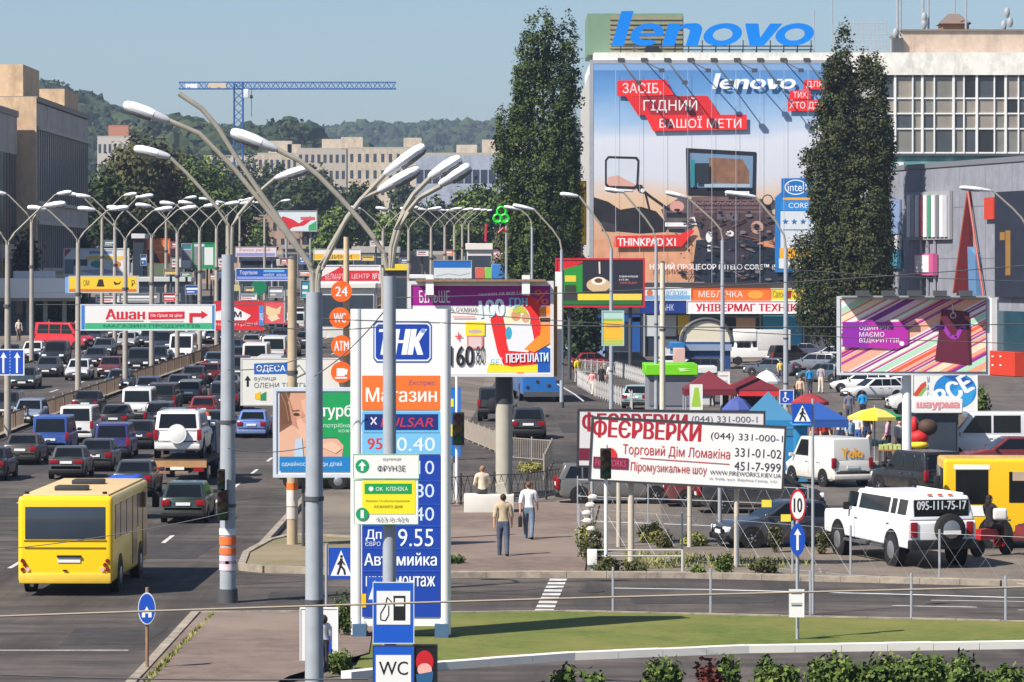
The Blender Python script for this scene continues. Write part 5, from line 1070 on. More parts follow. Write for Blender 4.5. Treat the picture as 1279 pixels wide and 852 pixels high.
od = [('P', [(318, 454), (360, 452.5), (360, 467), (318, 467.5)], (24, 94, 180)), ('T', 'ОДЕСА', 321, 456, 357, 465.5, BW, {'bold': .02}), ('P', [(310, 469), (314, 475), (311.4, 475), (311.4, 483), (308.6, 483), (308.6, 475), (306, 475)], (30, 30, 30)), ('T', 'вулиця', 318, 471, 345, 476.5, (130, 126, 120)), ('T', 'ОЛЕНИ ТЕЛІГИ', 318, 478, 385, 484.5, (120, 116, 110)), ('P', [(319, 492), (326, 489), (327, 500), (319, 498)], (226, 180, 30)), ('P', [(326, 493), (333, 489), (333, 500), (326, 500)], (30, 140, 90)), ('L', [(362, 464), (374, 456), (382, 466), (370, 472)], 1.2, (110, 106, 96)), ('C', 366, 456, 2, (90, 90, 90))]
board('road_sign', 'white direction sign with a blue city name plate and a black arrow', 'road sign', (301, 447, 442, 506.5), 150, od, (214, 214, 206), .06, mat((200, 200, 196), .5), .12, posts=((372, .1, mat((190, 178, 150), .7), .25), (436, .1, mat((190, 178, 150), .7), .25)), tilt=0)
OB = 'advertising banners hung over the road'
board('overhead_banner', 'white overhead banner with red supermarket lettering and turn arrow', 'banner', (101, 380, 270, 413), 197, [('R', 107, 403.5, 266, 411, (60, 170, 122)), ('R', 102, 381, 106.5, 412, (60, 120, 200)), ('R', 265.5, 381, 269, 412, (60, 130, 180)), ('T', 'Ашан', 133, 386, 181, 399, (206, 34, 48), {'bold': .05}), ('R', 133, 400.5, 180, 401.6, (120, 110, 110)), ('P', [(186, 390), (231, 389), (231, 398), (186, 399)], (206, 34, 54)), ('T', 'Не гірше за ціни', 189, 391.5, 228, 397, BW), ('R', 188, 401, 230, 402, (222, 150, 150)), ('P', [(237, 391), (252, 391), (252, 388), (260, 393), (252, 398), (252, 395.5), (241, 395.5), (241, 403), (237, 403)], (206, 30, 48)), ('T', 'МАГАЗИН ПРОДУКТІВ', 130, 405, 250, 409.5, (30, 120, 84))], (224, 222, 220), .06, mat((200, 204, 210), .5), .12, group=OB)
board('overhead_banner', 'red overhead banner with a white roof shape', 'banner', (268, 376, 330, 413), 240, [('P', [(268, 390), (294, 384), (314, 394), (308, 400), (268, 400)], (226, 222, 222)), ('T', 'ДІМ', 278, 389, 302, 398, (50, 46, 50), {'bold': .04}), ('T', 'на Петрівці', 270, 402, 322, 408, (236, 190, 190)), ('R', 324, 382, 330, 408, (70, 130, 200)), ('T', 'вхід', 325, 388, 329.5, 402, BW)], (206, 38, 44), .04, mat((206, 60, 60)), .12, group=OB)
board('overhead_banner', 'red and cream overhead banner with food pictures', 'banner', (331, 377, 354.5, 404), 262, [('P', [(333, 382), (346, 386), (352, 382), (350, 392), (338, 396), (333, 392)], (222, 196, 150)), ('P', [(334, 396), (346, 393), (350, 398), (340, 402)], (226, 206, 170))], (216, 84, 90), .04, mat((216, 84, 90)), .12, group=OB)
board('overhead_banner', 'yellow overhead banner with small black pictograms', 'banner', (86, 344.5, 174, 366), 240, [('R', 87, 345, 171, 361, (232, 192, 50)), ('R', 87, 361, 171, 364.5, (206, 110, 50)), ('R', 82, 346, 87, 366, (120, 160, 210)), ('T', 'ОМ', 105, 350, 112, 357, (50, 44, 30)), ('P', [(121, 358), (124, 349), (129, 349), (131, 358)], (50, 44, 30)), ('P', [(142, 351), (148, 354), (152, 351), (150, 355), (144, 356)], (50, 44, 30)), ('T', 'Р', 165, 350, 169, 358, (50, 44, 30))], (214, 190, 120), .05, mat((180, 190, 200)), .12, group=OB)
for o_ in [o_ for o_ in C.objects if o_.get('group') == OB]:
    q_ = [c_ for c_ in o_.children if c_.name.startswith('panel')][0].data.vertices; xs_ = [v.co.x for v in q_]; zs_ = [v.co.z for v in q_]
    m = MB()
    for z_ in (min(zs_), max(zs_)): m.tube([(min(xs_)-2.5, .1, z_), (max(xs_)+2.5, .1, z_)], .02, 5)
    m.build('support_cable', DGREY, o_)
FB = 'distant advertising panels'
board('billboard', 'distant white panel with car pictures and a red corner', 'billboard', (80, 310, 162, 345), 330, [('P', [(80, 310), (92, 310), (81, 322), (80, 322)], (196, 60, 70)), ('R', 112, 313.5, 141, 317, (110, 140, 190)), ('R', 108, 320, 160, 325, (232, 196, 90)), ('R', 80, 324, 93, 342, (120, 134, 144)), ('E', 122, 330, 8, 4.5, (40, 150, 140)), ('E', 146, 330, 6, 4, (200, 130, 50)), ('R', 93, 324, 110, 332, (70, 84, 100)), ('P', [(98, 338), (130, 336), (156, 340), (120, 343)], (170, 166, 190))], (222, 222, 222), .12, mat((200, 200, 200)), .4, posts=((92, .12, DGREY), (150, .12, DGREY)), group=FB)
board('billboard', 'distant orange panel torn open above a dark stall', 'billboard', (184, 298, 213, 329), 360, [('P', [(184, 312), (193, 312), (202, 329), (184, 329)], (60, 56, 60)), ('R', 194, 306, 212, 309, (236, 150, 96)), ('R', 194, 314, 212, 316, (236, 170, 120))], (232, 124, 62), .08, ORANGE, .4, posts=((190, .1, DGREY), (208, .1, DGREY)), group=FB)
board('billboard', 'distant white and green framed vertical panel', 'billboard', (241, 303, 269, 336), 372, [('R', 256, 309, 267, 331, (216, 224, 224)), ('R', 243, 308, 254, 331, (130, 134, 140)), ('R', 243, 303.5, 256, 308, (200, 210, 214))], (40, 140, 90), .1, mat((40, 140, 90)), .4, posts=((246, .1, DGREY), (264, .1, DGREY)), group=FB)
board('billboard', 'distant teal topped white panel left of the green framed one', 'billboard', (227, 304, 240.5, 336), 372, [('R', 227, 304, 240, 311, (40, 124, 140)), ('R', 228, 312, 240, 325, (126, 130, 138))], (206, 210, 208), .1, GREY, .4, posts=((232, .1, DGREY),), group=FB)
board('billboard', 'distant panel with red splash and green corner high on two posts', 'billboard', (347, 263, 397, 289.5), 430, [('P', [(349, 276), (354, 270), (366, 274), (374, 279), (388, 270), (392, 273), (380, 282), (366, 284), (360, 289), (349, 289)], (206, 40, 50)), ('P', [(386, 282), (396, 276), (396, 288), (386, 288)], (60, 160, 96)), ('R', 376, 271, 394, 275, (206, 90, 100))], (206, 216, 220), .12, GREY, .4, posts=((358, .14, GREY), (388, .14, GREY)), group=FB)
board('billboard', 'distant red and white strip with pale slogan and pitched red shape', 'billboard', (399, 331, 476, 354), 300, [('P', [(400, 347), (418, 338), (426, 333), (434, 338), (476, 338), (476, 351), (400, 351)], (206, 44, 56)), ('T', 'ВЕЛМАРТ', 407, 342, 430, 349, (232, 190, 190)), ('T', 'ЦЕНТР', 440, 342, 462, 349, (236, 200, 200)), ('T', '№1', 466, 341, 474, 349, BW)], (226, 218, 214), .08, WHITE, .5, posts=((404, .12, GREY), (470, .12, GREY)), group=FB)
board('billboard', 'distant yellow strip under a white box', 'billboard', (392, 311, 451, 325), 420, [('R', 393, 317.5, 450, 324.5, (232, 180, 40)), ('T', 'ШИНИ', 408, 318.5, 440, 323.5, (90, 70, 40))], (226, 224, 220), .05, WHITE, .5, posts=((400, .12, GREY), (444, .12, GREY)), group=FB)
board('billboard', 'distant blue panel with white writing and pale strip below', 'billboard', (295, 335, 362, 351), 300, [('R', 297, 345.5, 360, 349, (130, 150, 206)), ('T', 'Торгівля', 300, 338, 322, 344, BW), ('R', 330, 337, 356, 340, (110, 170, 214)), ('T', 'меблі  вікна', 330, 341, 358, 345, (200, 216, 236))], (34, 84, 170), .05, WHITE, .4, posts=((300, .1, GREY), (356, .1, GREY)), group=FB)
board('billboard', 'distant pale pink and blue strip over a dark arcade', 'billboard', (294, 308, 346, 321), 400, [('R', 296, 316, 344, 320, (140, 144, 200)), ('T', 'Ринок речей', 300, 310, 338, 315, (190, 110, 130))], (222, 208, 214), .05, GREY, .4, posts=((300, .12, GREY), (340, .12, GREY)), group=FB)
board('billboard', 'wide blue and white distant panel above the sale billboard', 'billboard', (541, 325, 590, 348), 300, [('R', 542, 326, 589, 334.5, (28, 100, 180)), ('L', [(545, 345), (560, 342), (575, 344), (588, 341)], .8, (150, 156, 160))], (200, 206, 208), .05, GREY, .4, posts=((548, .1, GREY), (582, .1, GREY)), group=FB)
bg_ = [('R', 697, 324, 704, 360, (40, 60, 40)), ('P', [(696, 326), (732, 326), (712, 336), (696, 340)], (206, 30, 44)), ('P', [(705, 336), (728, 330), (730, 366), (705, 366)], (40, 140, 50)), ('R', 728, 326, 804, 366, (40, 40, 50)), ('E', 748, 356, 15, 9, (206, 176, 136)), ('E', 748, 351, 9, 5, (236, 226, 206)), ('E', 748, 350.5, 5, 3, (110, 70, 50)), ('L', [(749, 327), (749.5, 342)], 2, (226, 206, 190)), ('T', 'смачніше', 774, 343.5, 797, 346.5, BW), ('T', 'ніж', 774, 347.5, 786, 350.5, (200, 200, 200)), ('T', 'завжди', 774, 352, 796, 355, (196, 90, 90)), ('R', 722, 367, 768, 375, (236, 206, 60)), ('R', 768, 367, 802, 375, (232, 200, 80)), ('R', 699, 375.5, 802, 380.5, (34, 110, 50)), ('R', 706, 344, 720, 352, (220, 196, 60)), ('R', 706, 356, 720, 366, (54, 60, 44))]
board('billboard', 'red framed billboard with a coffee cup and green corner', 'billboard', (694, 322.5, 806, 384), 262, bg_, (60, 56, 56), .14, mat((196, 32, 46), .5), .4, posts=((712, .14, DGREY), (788, .14, DGREY)), group=BB)
board('vertical_sign', 'narrow yellow vertical sign with red letters beside the poplar', 'sign', (721, 226, 733, 306), 300, [('T', c_, 724, 233+i*9.3, 730, 239.5+i*9.3, (196, 60, 40), {'bold': .03}) for i, c_ in enumerate('АВТОШКОЛА'[:7])], (236, 206, 50), .08, ORANGE, .3, posts=((727, .12, GREY),))
board('shop_sign', 'small red roof sign with pale letters left of the banner', 'sign', (707, 307, 727, 322), 300, [('T', 'кафе', 709, 310, 725, 316, (236, 200, 196))], (206, 60, 56), .05, WHITE, .3, posts=((717, .1, GREY),))
# ---------------------------------------------------------------- filling station pylon
Yp = 79.0; kb = (20, 62, 160)
pyl = [('P', [(467, 406), (471, 401), (536, 401), (540, 406), (540, 448), (536, 453), (471, 453), (467, 448)], (60, 84, 150)), ('P', [(468.5, 407), (472, 403), (535, 403), (538.5, 407), (538.5, 447), (535, 451), (472, 451), (468.5, 447)], (220, 226, 236)), ('P', [(470, 408), (473, 405), (534, 405), (537, 408), (537, 446), (534, 449), (473, 449), (470, 446)], kb), ('T', 'ТНК', 476, 411, 532, 443, (232, 236, 242), {'bold': .06, 'shear': .25}), ('C', 529, 413, 3, (120, 150, 210)),
 ('R', 453, 469, 551, 512, (228, 112, 44)), ('T', 'Експрес', 512, 475, 544, 482.5, (120, 70, 120)), ('T', 'Магазин', 458, 484, 546, 502, (238, 230, 224), {'bold': .02}),
 ('R', 453, 513.5, 551, 540, (100, 180, 226)), ('R', 456, 517, 548, 537, (26, 44, 116)), ('T', 'PULSAR', 476, 521.5, 542, 533, (200, 50, 66), {'shear': .2}), ('L', [(464, 521), (471, 530)], 1.6, BW), ('L', [(471, 521), (464, 530)], 1.6, BW),
 ('R', 453, 541, 551, 567, (116, 184, 226)), ('T', '95', 460, 547, 478, 561, (200, 60, 60), {'bold': .03}), ('T', '10.40', 487, 546, 544, 563, (226, 236, 242)), ('R', 453, 568, 551, 770, kb)]
for i, s_ in enumerate(('9.10', '8.80', '9.40')): pyl.append(('T', s_, 500, 575+i*29, 543, 592+i*29, (200, 216, 236)))
pyl += [('T', 'Дп', 458, 661, 477, 675, (226, 232, 240), {'bold': .02}), ('T', 'ЄВРО', 457, 676, 476, 681.5, (210, 222, 236)), ('T', '9.55', 498, 660, 542, 682, (220, 230, 240)), ('T', 'Автомийка', 456, 690, 546, 706, (226, 232, 240), {'bold': .02}), ('T', 'шиномонтаж', 458, 719, 544, 732, (226, 232, 240), {'bold': .02}), ('R', 452, 741, 458, 758, (232, 180, 30)), ('R', 459, 720, 480, 752, (30, 80, 180)), ('P', [(469, 724), (461, 748), (478, 748)], (220, 226, 236))]
for y in (600, 629, 656, 684, 712): pyl.append(('R', 453, y, 551, y+.5, (60, 100, 190)))
c = W(501, 800, Yp); t = thing('price_pylon', 'tall white filling station price pylon with blue logo and orange shop panel', 'sign', (c.x, Yp, .1)); s = FX/Yp
m = MB()
for sg in (-1, 1): m.tube([(sg*.96, 0, .05), (sg*.96, 0, zz(386, Yp)-.1)], .14, 18)
m.build('rounded_edge', mat((226, 226, 226), .35, 0, .03), t)
MB().box((0, .18, (zz(386, Yp)+.2)/2-.03), (1.92, .56, zz(386, Yp)-.35)).build('panel', mat((228, 228, 228), .4, 0, .03), t, smooth=0)
art_into(t, pyl, lambda px, py: ((px-501)/s, zz(py, Yp)-.1), -.103)
m = MB(); m.box((-.9, 0, .05), (.3, .5, .5)); m.box((.9, 0, .05), (.3, .5, .5)); m.build('footing', mat((70, 100, 130), .6), t, smooth=0)
# round orange signs on their pole
Yd = 150.0; c = W(433, 300, Yd); t = thing('sign_pole', 'tan concrete pole carrying four round orange signs', 'pole', (c.x, Yd, gz(c.x, Yd))); m = MB(); m.tube([(0, 0, -.2), (0, 0, zz(296, Yd))], [.17, .11], 12); m.build('pole', mat((190, 170, 138), .8, 0, .2), t)
for i, (y, s_) in enumerate(((364, '24'), (397, 'WC'), (432, 'ATM'), (465, ''))):
    cx = 427-(i == 1)*2; q = W(cx, y, Yd-.35); r_ = .44; d_ = thing('round_sign', 'round orange disc sign showing %s' % ('the number 24', 'the letters WC', 'the letters ATM', 'a white cup')[i], 'sign', q, 0, 'round orange signs on the tan pole')
    MB().tube([(0, .06, 0), (0, -.02, 0)], [r_, r_], 28).build('disc', ORANGE, d_); MB().tube([(0, .28, -.0), (0, .06, 0)], .05, 6).build('bracket', DGREY, d_)
    to = lambda px, py: ((px-cx)/30, -(py-y)/30)
    art_into(d_, [('T', s_, cx-7.5-(i == 2)*1.5, y-6, cx+7.5+(i == 2)*1.5, y+6, BW, {'bold': .02})] if s_ else [('R', cx-6, y-5, cx+4, y+5, BW), ('P', [(cx+4, y-4), (cx+8, y-4), (cx+7, y+3), (cx+4, y+3)], BW), ('R', cx-8, y+6, cx+7, y+8, BW)], to, -.024)
# ---------------------------------------------------------------- tall near lamp posts
street_lamp('tall grey lamp post by the kerb with stickers and traffic lights', 285, 88, 318, [([(286, 300), (285, 275), (240, 222), (212, 196)], ((213, 196), (168, 185))), ([(290, 300), (291, 278), (318, 245), (345, 222)], ((344, 223), (386, 210)))], .2, wd=.31, name='street_lamp', r1=.15)
street_lamp('tallest lamp post with four arms in front of the price pylon', 393, 65, 365, [([(391, 345), (385, 325), (262, 172), (210, 150)], ((212, 151), (155, 130))), ([(392, 345), (388, 328), (306, 213), (262, 142), (224, 117)], None), ([(396, 345), (402, 328), (440, 262), (482, 217)], ((481, 218), (531, 182))), ([(398, 345), (405, 330), (444, 252), (476, 238)], ((473, 239), (524, 210)))], .172, wd=.29, r1=.15)
street_lamp('lamp post carrying street name and fuel signs on its shaft', 487, 62, 345, [([(484, 335), (478, 310), (440, 262), (385, 206), (345, 186)], ((347, 187), (289, 164))), ([(488, 335), (490, 300), (510, 250), (538, 222)], ((536, 222), (576, 197))), ([(490, 335), (494, 300), (515, 252), (552, 232)], ((549, 231), (588, 207)))], .126, wd=.28, r1=.11)
# signs on the shafts
board('street_name_plate', 'white street name plate with a green arrow disc', 'sign', (441, 567, 524, 598), 61.78, [('C', 453, 582, 8.5, (24, 150, 96)), ('P', [(453, 576), (458, 582), (454.6, 582), (454.6, 588), (451.4, 588), (451.4, 582), (448, 582)], BW), ('T', 'вулиця', 479, 572, 501, 576, (130, 130, 130)), ('T', 'ФРУНЗЕ', 472, 581, 507, 589, (60, 60, 60))], (228, 228, 222), .012, mat((150, 190, 160)), .05, zb=0)
board('direction_plate', 'yellow and white plate with a green strip below the street name', 'sign', (442, 599, 523, 655), 61.78, [('R', 453, 600, 519, 642, (236, 220, 40)), ('R', 456, 604, 515, 617, (24, 150, 76)), ('C', 464, 610.5, 3, BW), ('T', 'OK  КЛІНІКА', 470, 608, 510, 613, (226, 240, 230)), ('T', 'Ремонт та обслуговування', 458, 624, 512, 627.5, (120, 110, 40)), ('T', 'кожного дня', 468, 631, 503, 635, (120, 110, 40)), ('C', 453, 642, 8, (24, 150, 96)), ('R', 451, 637, 455, 647, BW), ('T', '☎ 423-0-424'[2:], 470, 646, 510, 651, (130, 130, 130))], (228, 228, 222), .012, mat((150, 190, 160)), .05, zb=0)
board('fuel_sign', 'blue square sign with a black fuel pump symbol', 'road sign', (466, 727, 518, 804), 61.75, [('R', 471, 738, 513, 780, (226, 226, 222)), ('R', 492, 744, 507, 775, (30, 30, 32)), ('R', 494, 747, 505, 757, (226, 226, 222)), ('L', [(490, 752), (484, 746), (482, 756), (476, 766), (476, 774), (482, 775), (486, 768), (486, 756)], 1.3, (30, 30, 32))], (20, 84, 186), .015, mat((190, 200, 214)), .05, zb=0)
board('wc_sign', 'blue square sign with black letters WC', 'road sign', (466, 806, 518, 882), 61.75, [('R', 470, 818, 514, 860, (226, 226, 222)), ('T', 'WC', 474, 826, 510, 843, (28, 30, 34), {'bold': .01})], (20, 84, 186), .015, mat((60, 70, 84)), .05, zb=0)
board('poster_case', 'dark poster case with a red drink behind the WC sign', 'poster', (516, 805, 547, 882), 61.8, [('E', 531, 826, 11, 14, (190, 30, 40)), ('E', 531, 836, 9, 8, (236, 170, 160)), ('P', [(520, 842), (542, 838), (538, 870), (524, 870)], (40, 90, 130))], (24, 24, 28), .03, BLACK, .12, zb=0)
# ---------------------------------------------------------------- double armed lamps on the median and beyond
def ylamp(label, px, py, hgt=11.2, loc=None, rz=0, group='double armed lamps along the median'):
    g = G(px, py) if loc is None else Vector(loc); global YL
    if 'YL' not in globals():
        t = thing('double_street_lamp', label, 'street lamp', g, 0, group)
        m = MB(); m.tube([(0, 0, -.2), (0, 0, 5), (0, 0, 9.2)], [.17, .15, .11], 12); m.build('pole', mat((160, 152, 142), .65, 0, .2, 2), t)
        for s_ in (-1, 1):
            MB().tube([(s_*.04, 0, 9.1), (s_*.06, 0, 9.35), (s_*.3, 0, 9.75), (s_*1.6, 0, 11.0), (s_*1.85, 0, 11.1)], .05, 6).build('arm', ARM, t)
            lamp_head(t, (s_*1.75, 0, 11.08), (s_*2.8, 0, 11.2), .42)
        MB().tube([(0, 0, 6.2), (0, 0, 6.35)], .2, 10).build('clamp', DGREY, t); YL = t; return t
    t = copy_tree(YL); t.location = g; t.rotation_euler.z = rz; t.scale.z = hgt/11.2; tag(t, label, None, group); return t
for px, py, h, lab in ((10, 545, 11.2, 'double armed lamp on the median, cut by the frame edge, carrying a blue arrow sign'), (98, 505, 10.9, 'double armed lamp on the median at the left end of the supermarket banner'), (157, 489, 10.8, 'double armed lamp on the median behind the supermarket banner lettering'), (190, 475, 10.8, 'double armed lamp on the median right of the banner lettering'), (222, 459, 10.9, 'double armed lamp on the median behind the turn arrow of the banner'), (250, 449, 11.0, 'double armed lamp on the median just left of the red overhead banner'), (271, 440, 11, 'double armed lamp on the median at the left end of the red overhead banner')):
    ylamp(lab, px, py, h)
for i, (px, Y) in enumerate(((479, 285), (511, 305), (539, 325), (556, 350), (568, 378), (578, 405), (586, 430))):
    X_ = at_px(px, Y); z_ = zz(259+i*.6, Y); ylamp('double armed lamp far up the road, %s in the receding row above the sale billboard' % ('first', 'second', 'third', 'fourth', 'fifth', 'sixth', 'last')[i], 0, 0, z_-gz(X_, Y), (X_, Y, gz(X_, Y)), 0, 'double armed lamps receding up the road')
for i, (px, Y) in enumerate(((40, 250), (128, 290), (144, 262), (208, 330), (284, 360), (331, 390), (300, 420))):
    X_ = at_px(px, Y); z_ = zz(240+i*2, Y); ylamp(('double armed lamp on the far pavement before the tan column', 'lamp before the shaded facade of the long office block', 'lamp in front of the distant car picture panel', 'lamp in front of the distant orange panel', 'far lamp before the brick house gable', 'far lamp beside the distant blue panel', 'far lamp before the brick house windows')[i], 0, 0, z_-gz(X_, Y), (X_, Y, gz(X_, Y)), 0, 'lamps along the far carriageway')
# single armed lamps around the market
def one(label, px, Y, yb, path, hd, r=.13, wd=.32): return street_lamp(label, px, Y, yb, [(path, hd)], r, 'single armed lamps around the market', armr=.055, wd=wd, r1=r*.7)
one('single armed grey lamp post in front of the laptop keyboard on the banner', 903, 190, 300, [(903, 300), (901, 284), (858, 246)], ((859, 247), (832, 240)))
one('single armed lamp post before the pale blue leaflet panel of the banner', 982, 175, 310, [(982, 310), (979, 288), (944, 246)], ((945, 246), (906, 240)))
one('single armed lamp post left of the pale concrete post', 820, 200, 300, [(820, 300), (816, 284), (779, 240)], ((780, 240), (756, 236)), .12)
one('single armed lamp post carrying the yellow light box', 764, 195, 310, [(764, 310), (758, 290), (724, 245)], ((723, 245), (700, 242)), .12)
one('single armed lamp post at the edge of the tall poplar', 702, 210, 312, [(702, 312), (699, 296), (668, 262)], ((668, 262), (641, 256)), .12)
one('lamp post beyond the right frame edge with its head over the shopping centre', 1284, 190, 285, [(1284, 285), (1274, 268), (1240, 238)], ((1238, 238), (1199, 234)), .13)
one('small lamp post before the tall poplar with white lamp head', 665, 240, 285, [(665, 285), (663, 272), (650, 262)], ((652, 262), (630, 258)), .11)
def pole(label, px, Y, top, r=.12, m_=None, name='concrete_post', group=None, base=None):
    c = W(px, 300, Y); z0 = gz(c.x, Y) if base is None else base; t = thing(name, label, 'pole', (c.x, Y, z0), 0, group); m = MB(); m.tube([(0, 0, -.2), (0, 0, zz(top, Y)-z0)], [r, r*.8], 12); m.build('shaft', m_ or CONC, t)
    MB().tube([(0, 0, zz(top, Y)-z0), (0, 0, zz(top, Y)-z0+.08)], [r*.9, r*.5], 10).build('cap', DGREY, t); MB().tube([(0, 0, (zz(top, Y)-z0)*.6), (0, 0, (zz(top, Y)-z0)*.6+.12)], r*1.05, 12).build('band', DGREY, t); return t
pole('pale concrete post in front of the lime green kiosk', 828, 178, 328, .15, mat((196, 190, 172), .8, 0, .12))
pole('tan concrete pole with peeling stickers and rust at its foot', 365.5, 105, 323, .16, mat((174, 156, 130), .85, 0, .4, 1.5))
for (y0, y1, c_) in ((603, 612, (226, 110, 40)), (612, 632, (206, 200, 194)), (634, 648, (190, 184, 178))):
    t_ = MB(); t_.tube([(at_px(365.5, 105), 105, zz(y1, 105)), (at_px(365.5, 105), 105, zz(y0, 105))], .168, 12); tag(t_.build('paper_notice', mat(c_, .8, 0, .2)), 'paper notice pasted low on the tan pole, %s' % {603: 'orange', 612: 'large and white', 634: 'small and grey white'}[y0], 'notice', 'paper notices on the tan pole')
for (y0, y1, c_, l_) in ((670, 680, (228, 110, 50), 'orange, upper of two'), (684, 692, (228, 110, 50), 'orange, lower of two'), (660, 668, (214, 214, 216), 'white, topmost'), (694, 704, (206, 190, 200), 'pinkish, lowest'), (700, 712, (214, 196, 206), 'pale pink')):
    t_ = MB(); z1_ = zz(y0, 88); t_.tube([(at_px(285, 88), 88, zz(y1, 88)), (at_px(285, 88), 88, z1_)], .209, 14); tag(t_.build('paper_notice', mat(c_, .8, 0, .1)), 'paper notice on the grey lamp post, %s' % l_, 'notice', 'paper notices on the grey lamp post')
# traffic lights
def tlight(label, px, y0, y1, Y, pole_to=None, lit=2, px_pole=None, face=-1):
    c = W(px, (y0+y1)/2, Y); h = (y1-y0)*Y/FX; t = thing('traffic_light', label, 'traffic light', c, 0, 'traffic lights'); wd_ = h*.36
    link('housing', bevelled(MB().box((0, 0, 0), (wd_, wd_*.8, h)).mesh(mat((26, 28, 27), .5)), .03, 2), t)
    for i in range(3):
        z = h*(.32-.32*i); MB().tube([(0, face*wd_*.4, z), (0, face*(wd_*.4+.012), z)], wd_*.36, 16).build('lens', mat([(90, 24, 22), (96, 76, 24), (24, 84, 40)][i], .2), t)
        m = MB(); n = 10; pts = [(wd_*.42*math.cos(k*math.pi/n), z+wd_*.42*math.sin(k*math.pi/n)) for k in range(n+1)]
        for p, q in zip(pts, pts[1:]): m.add([(p[0], face*wd_*.4, p[1]), (q[0], face*wd_*.4, q[1]), (q[0], face*(wd_*.4+.16), q[1]), (p[0], face*(wd_*.4+.16), p[1])], [(0, 1, 2, 3)])
        m.build('visor', BLACK, t, smooth=0)
    if px_pole: X_ = at_px(px_pole, Y)-c.x; z0 = gz(c.x, Y)-c.z; MB().tube([(X_, .12, z0-.2), (X_, .12, zz(pole_to, Y)-c.z)], .05, 10).build('pole', WHITE, t)
    return t
tlight('traffic light hanging in front of the white fireworks billboard', 757, 560, 598, 97, 556, 2, 757.5)
tlight('pair of dark traffic lights on the grey lamp post, upper one', 277, 586, 612, 87.6); tlight('pair of dark traffic lights on the grey lamp post, lower one', 279, 612, 650, 87.6)
tlight('traffic light seen from the side by the blue and yellow sign', 573, 515, 556, 124, 470, 2, 571)
board('advert_plate', 'blue and yellow plates stacked on the post beside the pylon', 'sign', (558, 484, 576, 570), 126, [('R', 560, 498, 567, 508, (236, 214, 40)), ('R', 560, 530, 567, 545, (226, 206, 50))], (24, 110, 196), .02, mat((24, 100, 180)), .1, posts=((569, .07, GREY),))
# road signs on posts
RS = 'road signs on thin posts'
def psign(label, px, rect, Y, art, base, shape='sq', posttop=None, group=RS, pm=None):
    """sign plate on its own post"""
    x0, y0, x1, y1 = rect; cx, cy = (x0+x1)/2, (y0+y1)/2; c = W(px, cy, Y); z0 = gz(c.x, Y); t = thing('road_sign', label, 'road sign', (c.x, Y, z0), 0, group); s_ = FX/Y
    MB().tube([(0, .05, -.2), (0, .05, zz(posttop or y0, Y)-z0)], .035, 10).build('post', pm or STEEL, t)
    to = lambda a, b: ((a-px)/s_, zz(b, Y)-z0); m = MB()
    if shape == 'round': q = [to(cx+(x1-x0)/2*math.cos(k*math.pi/14), cy+(y1-y0)/2*math.sin(k*math.pi/14)) for k in range(28)]
    else: q = [to(x0, y1), to(x1, y1), to(x1, y0), to(x0, y0)]
    m.prism(q, -.03, 0); m.build('plate', prt(base), t, smooth=0); art_into(t, art, to, -.034); return t
def ped(x0, y0, x1, y1):
    w_, h = x1-x0, y1-y0; f = lambda a, b: (x0+a*w_, y0+b*h); k = (30, 30, 36)
    return [('P', [f(.5, .08), f(.08, .9), f(.92, .9)], (226, 228, 230)), ('C', *f(.52, .28), w_*.06, k), ('L', [f(.52, .34), f(.48, .6)], w_*.11, k), ('L', [f(.48, .58), f(.36, .86)], w_*.08, k), ('L', [f(.49, .58), f(.62, .7), f(.66, .86)], w_*.08, k), ('L', [f(.5, .4), f(.36, .54)], w_*.06, k), ('L', [f(.52, .4), f(.64, .54)], w_*.06, k)]
BL = (20, 74, 176)
psign('blue pedestrian crossing sign beside the thick grey lamp post', 408, (411, 684, 442, 723), 86, ped(411, 684, 442, 723), BL, posttop=680)
psign('blue pedestrian crossing sign in front of the blue market tent', 1016, (990, 504, 1015, 529), 85, ped(990, 504, 1015, 529), BL, posttop=498)
board('road_sign', 'blue square parking sign with wheelchair mark by the market lamp', 'road sign', (974, 487, 992, 505), 170, [('C', 981.5, 491, 1.5, BW), ('L', [(981.5, 492), (981, 497), (986, 499)], 1.6, BW), ('C', 981, 499, 3, BW), ('C', 981, 499, 2, BL)], BL, .03, WHITE, .06, group=RS, posts=((984, .04, GREY),))
psign('round red edged speed limit sign reading 10', 997, (987, 611, 1007, 651), 78.5, [('E', 997, 631, 8.2, 17, (228, 228, 226)), ('T', '10', 992, 622, 1002, 640, (40, 40, 44), {'bold': .02})], (196, 30, 40), 'round', 609)
psign('round blue sign with a white up arrow below the speed limit', 996.5, (987, 654, 1006, 694), 78.45, [('P', [(996.5, 660), (1001, 668), (998, 668), (998, 687), (995, 687), (995, 668), (992, 668)], BW)], BL, 'round', 650)
board('notice_plate', 'white notice plates fixed low on the blue arrow sign post', 'sign', (986, 736, 1005, 771), 78.3, [('R', 989, 741, 1002, 742, (120, 120, 120)), ('R', 989, 755, 1002, 757, (90, 90, 90)), ('R', 988, 753, 1003, 753.6, (150, 150, 150))], (222, 222, 218), .01, WHITE, .03, zb=0)
psign('small round blue sign with a white arch on a rusty post', 184, (173, 740, 195, 780), 72.5, [('E', 184, 760, 10, 18.5, BL), ('P', [(178, 771), (178, 763), (181, 763), (184, 757), (187, 763), (190, 763), (190, 771), (186, 771), (186, 766), (182, 766), (182, 771)], BW)], (206, 212, 220), 'round', 734, pm=RUST)
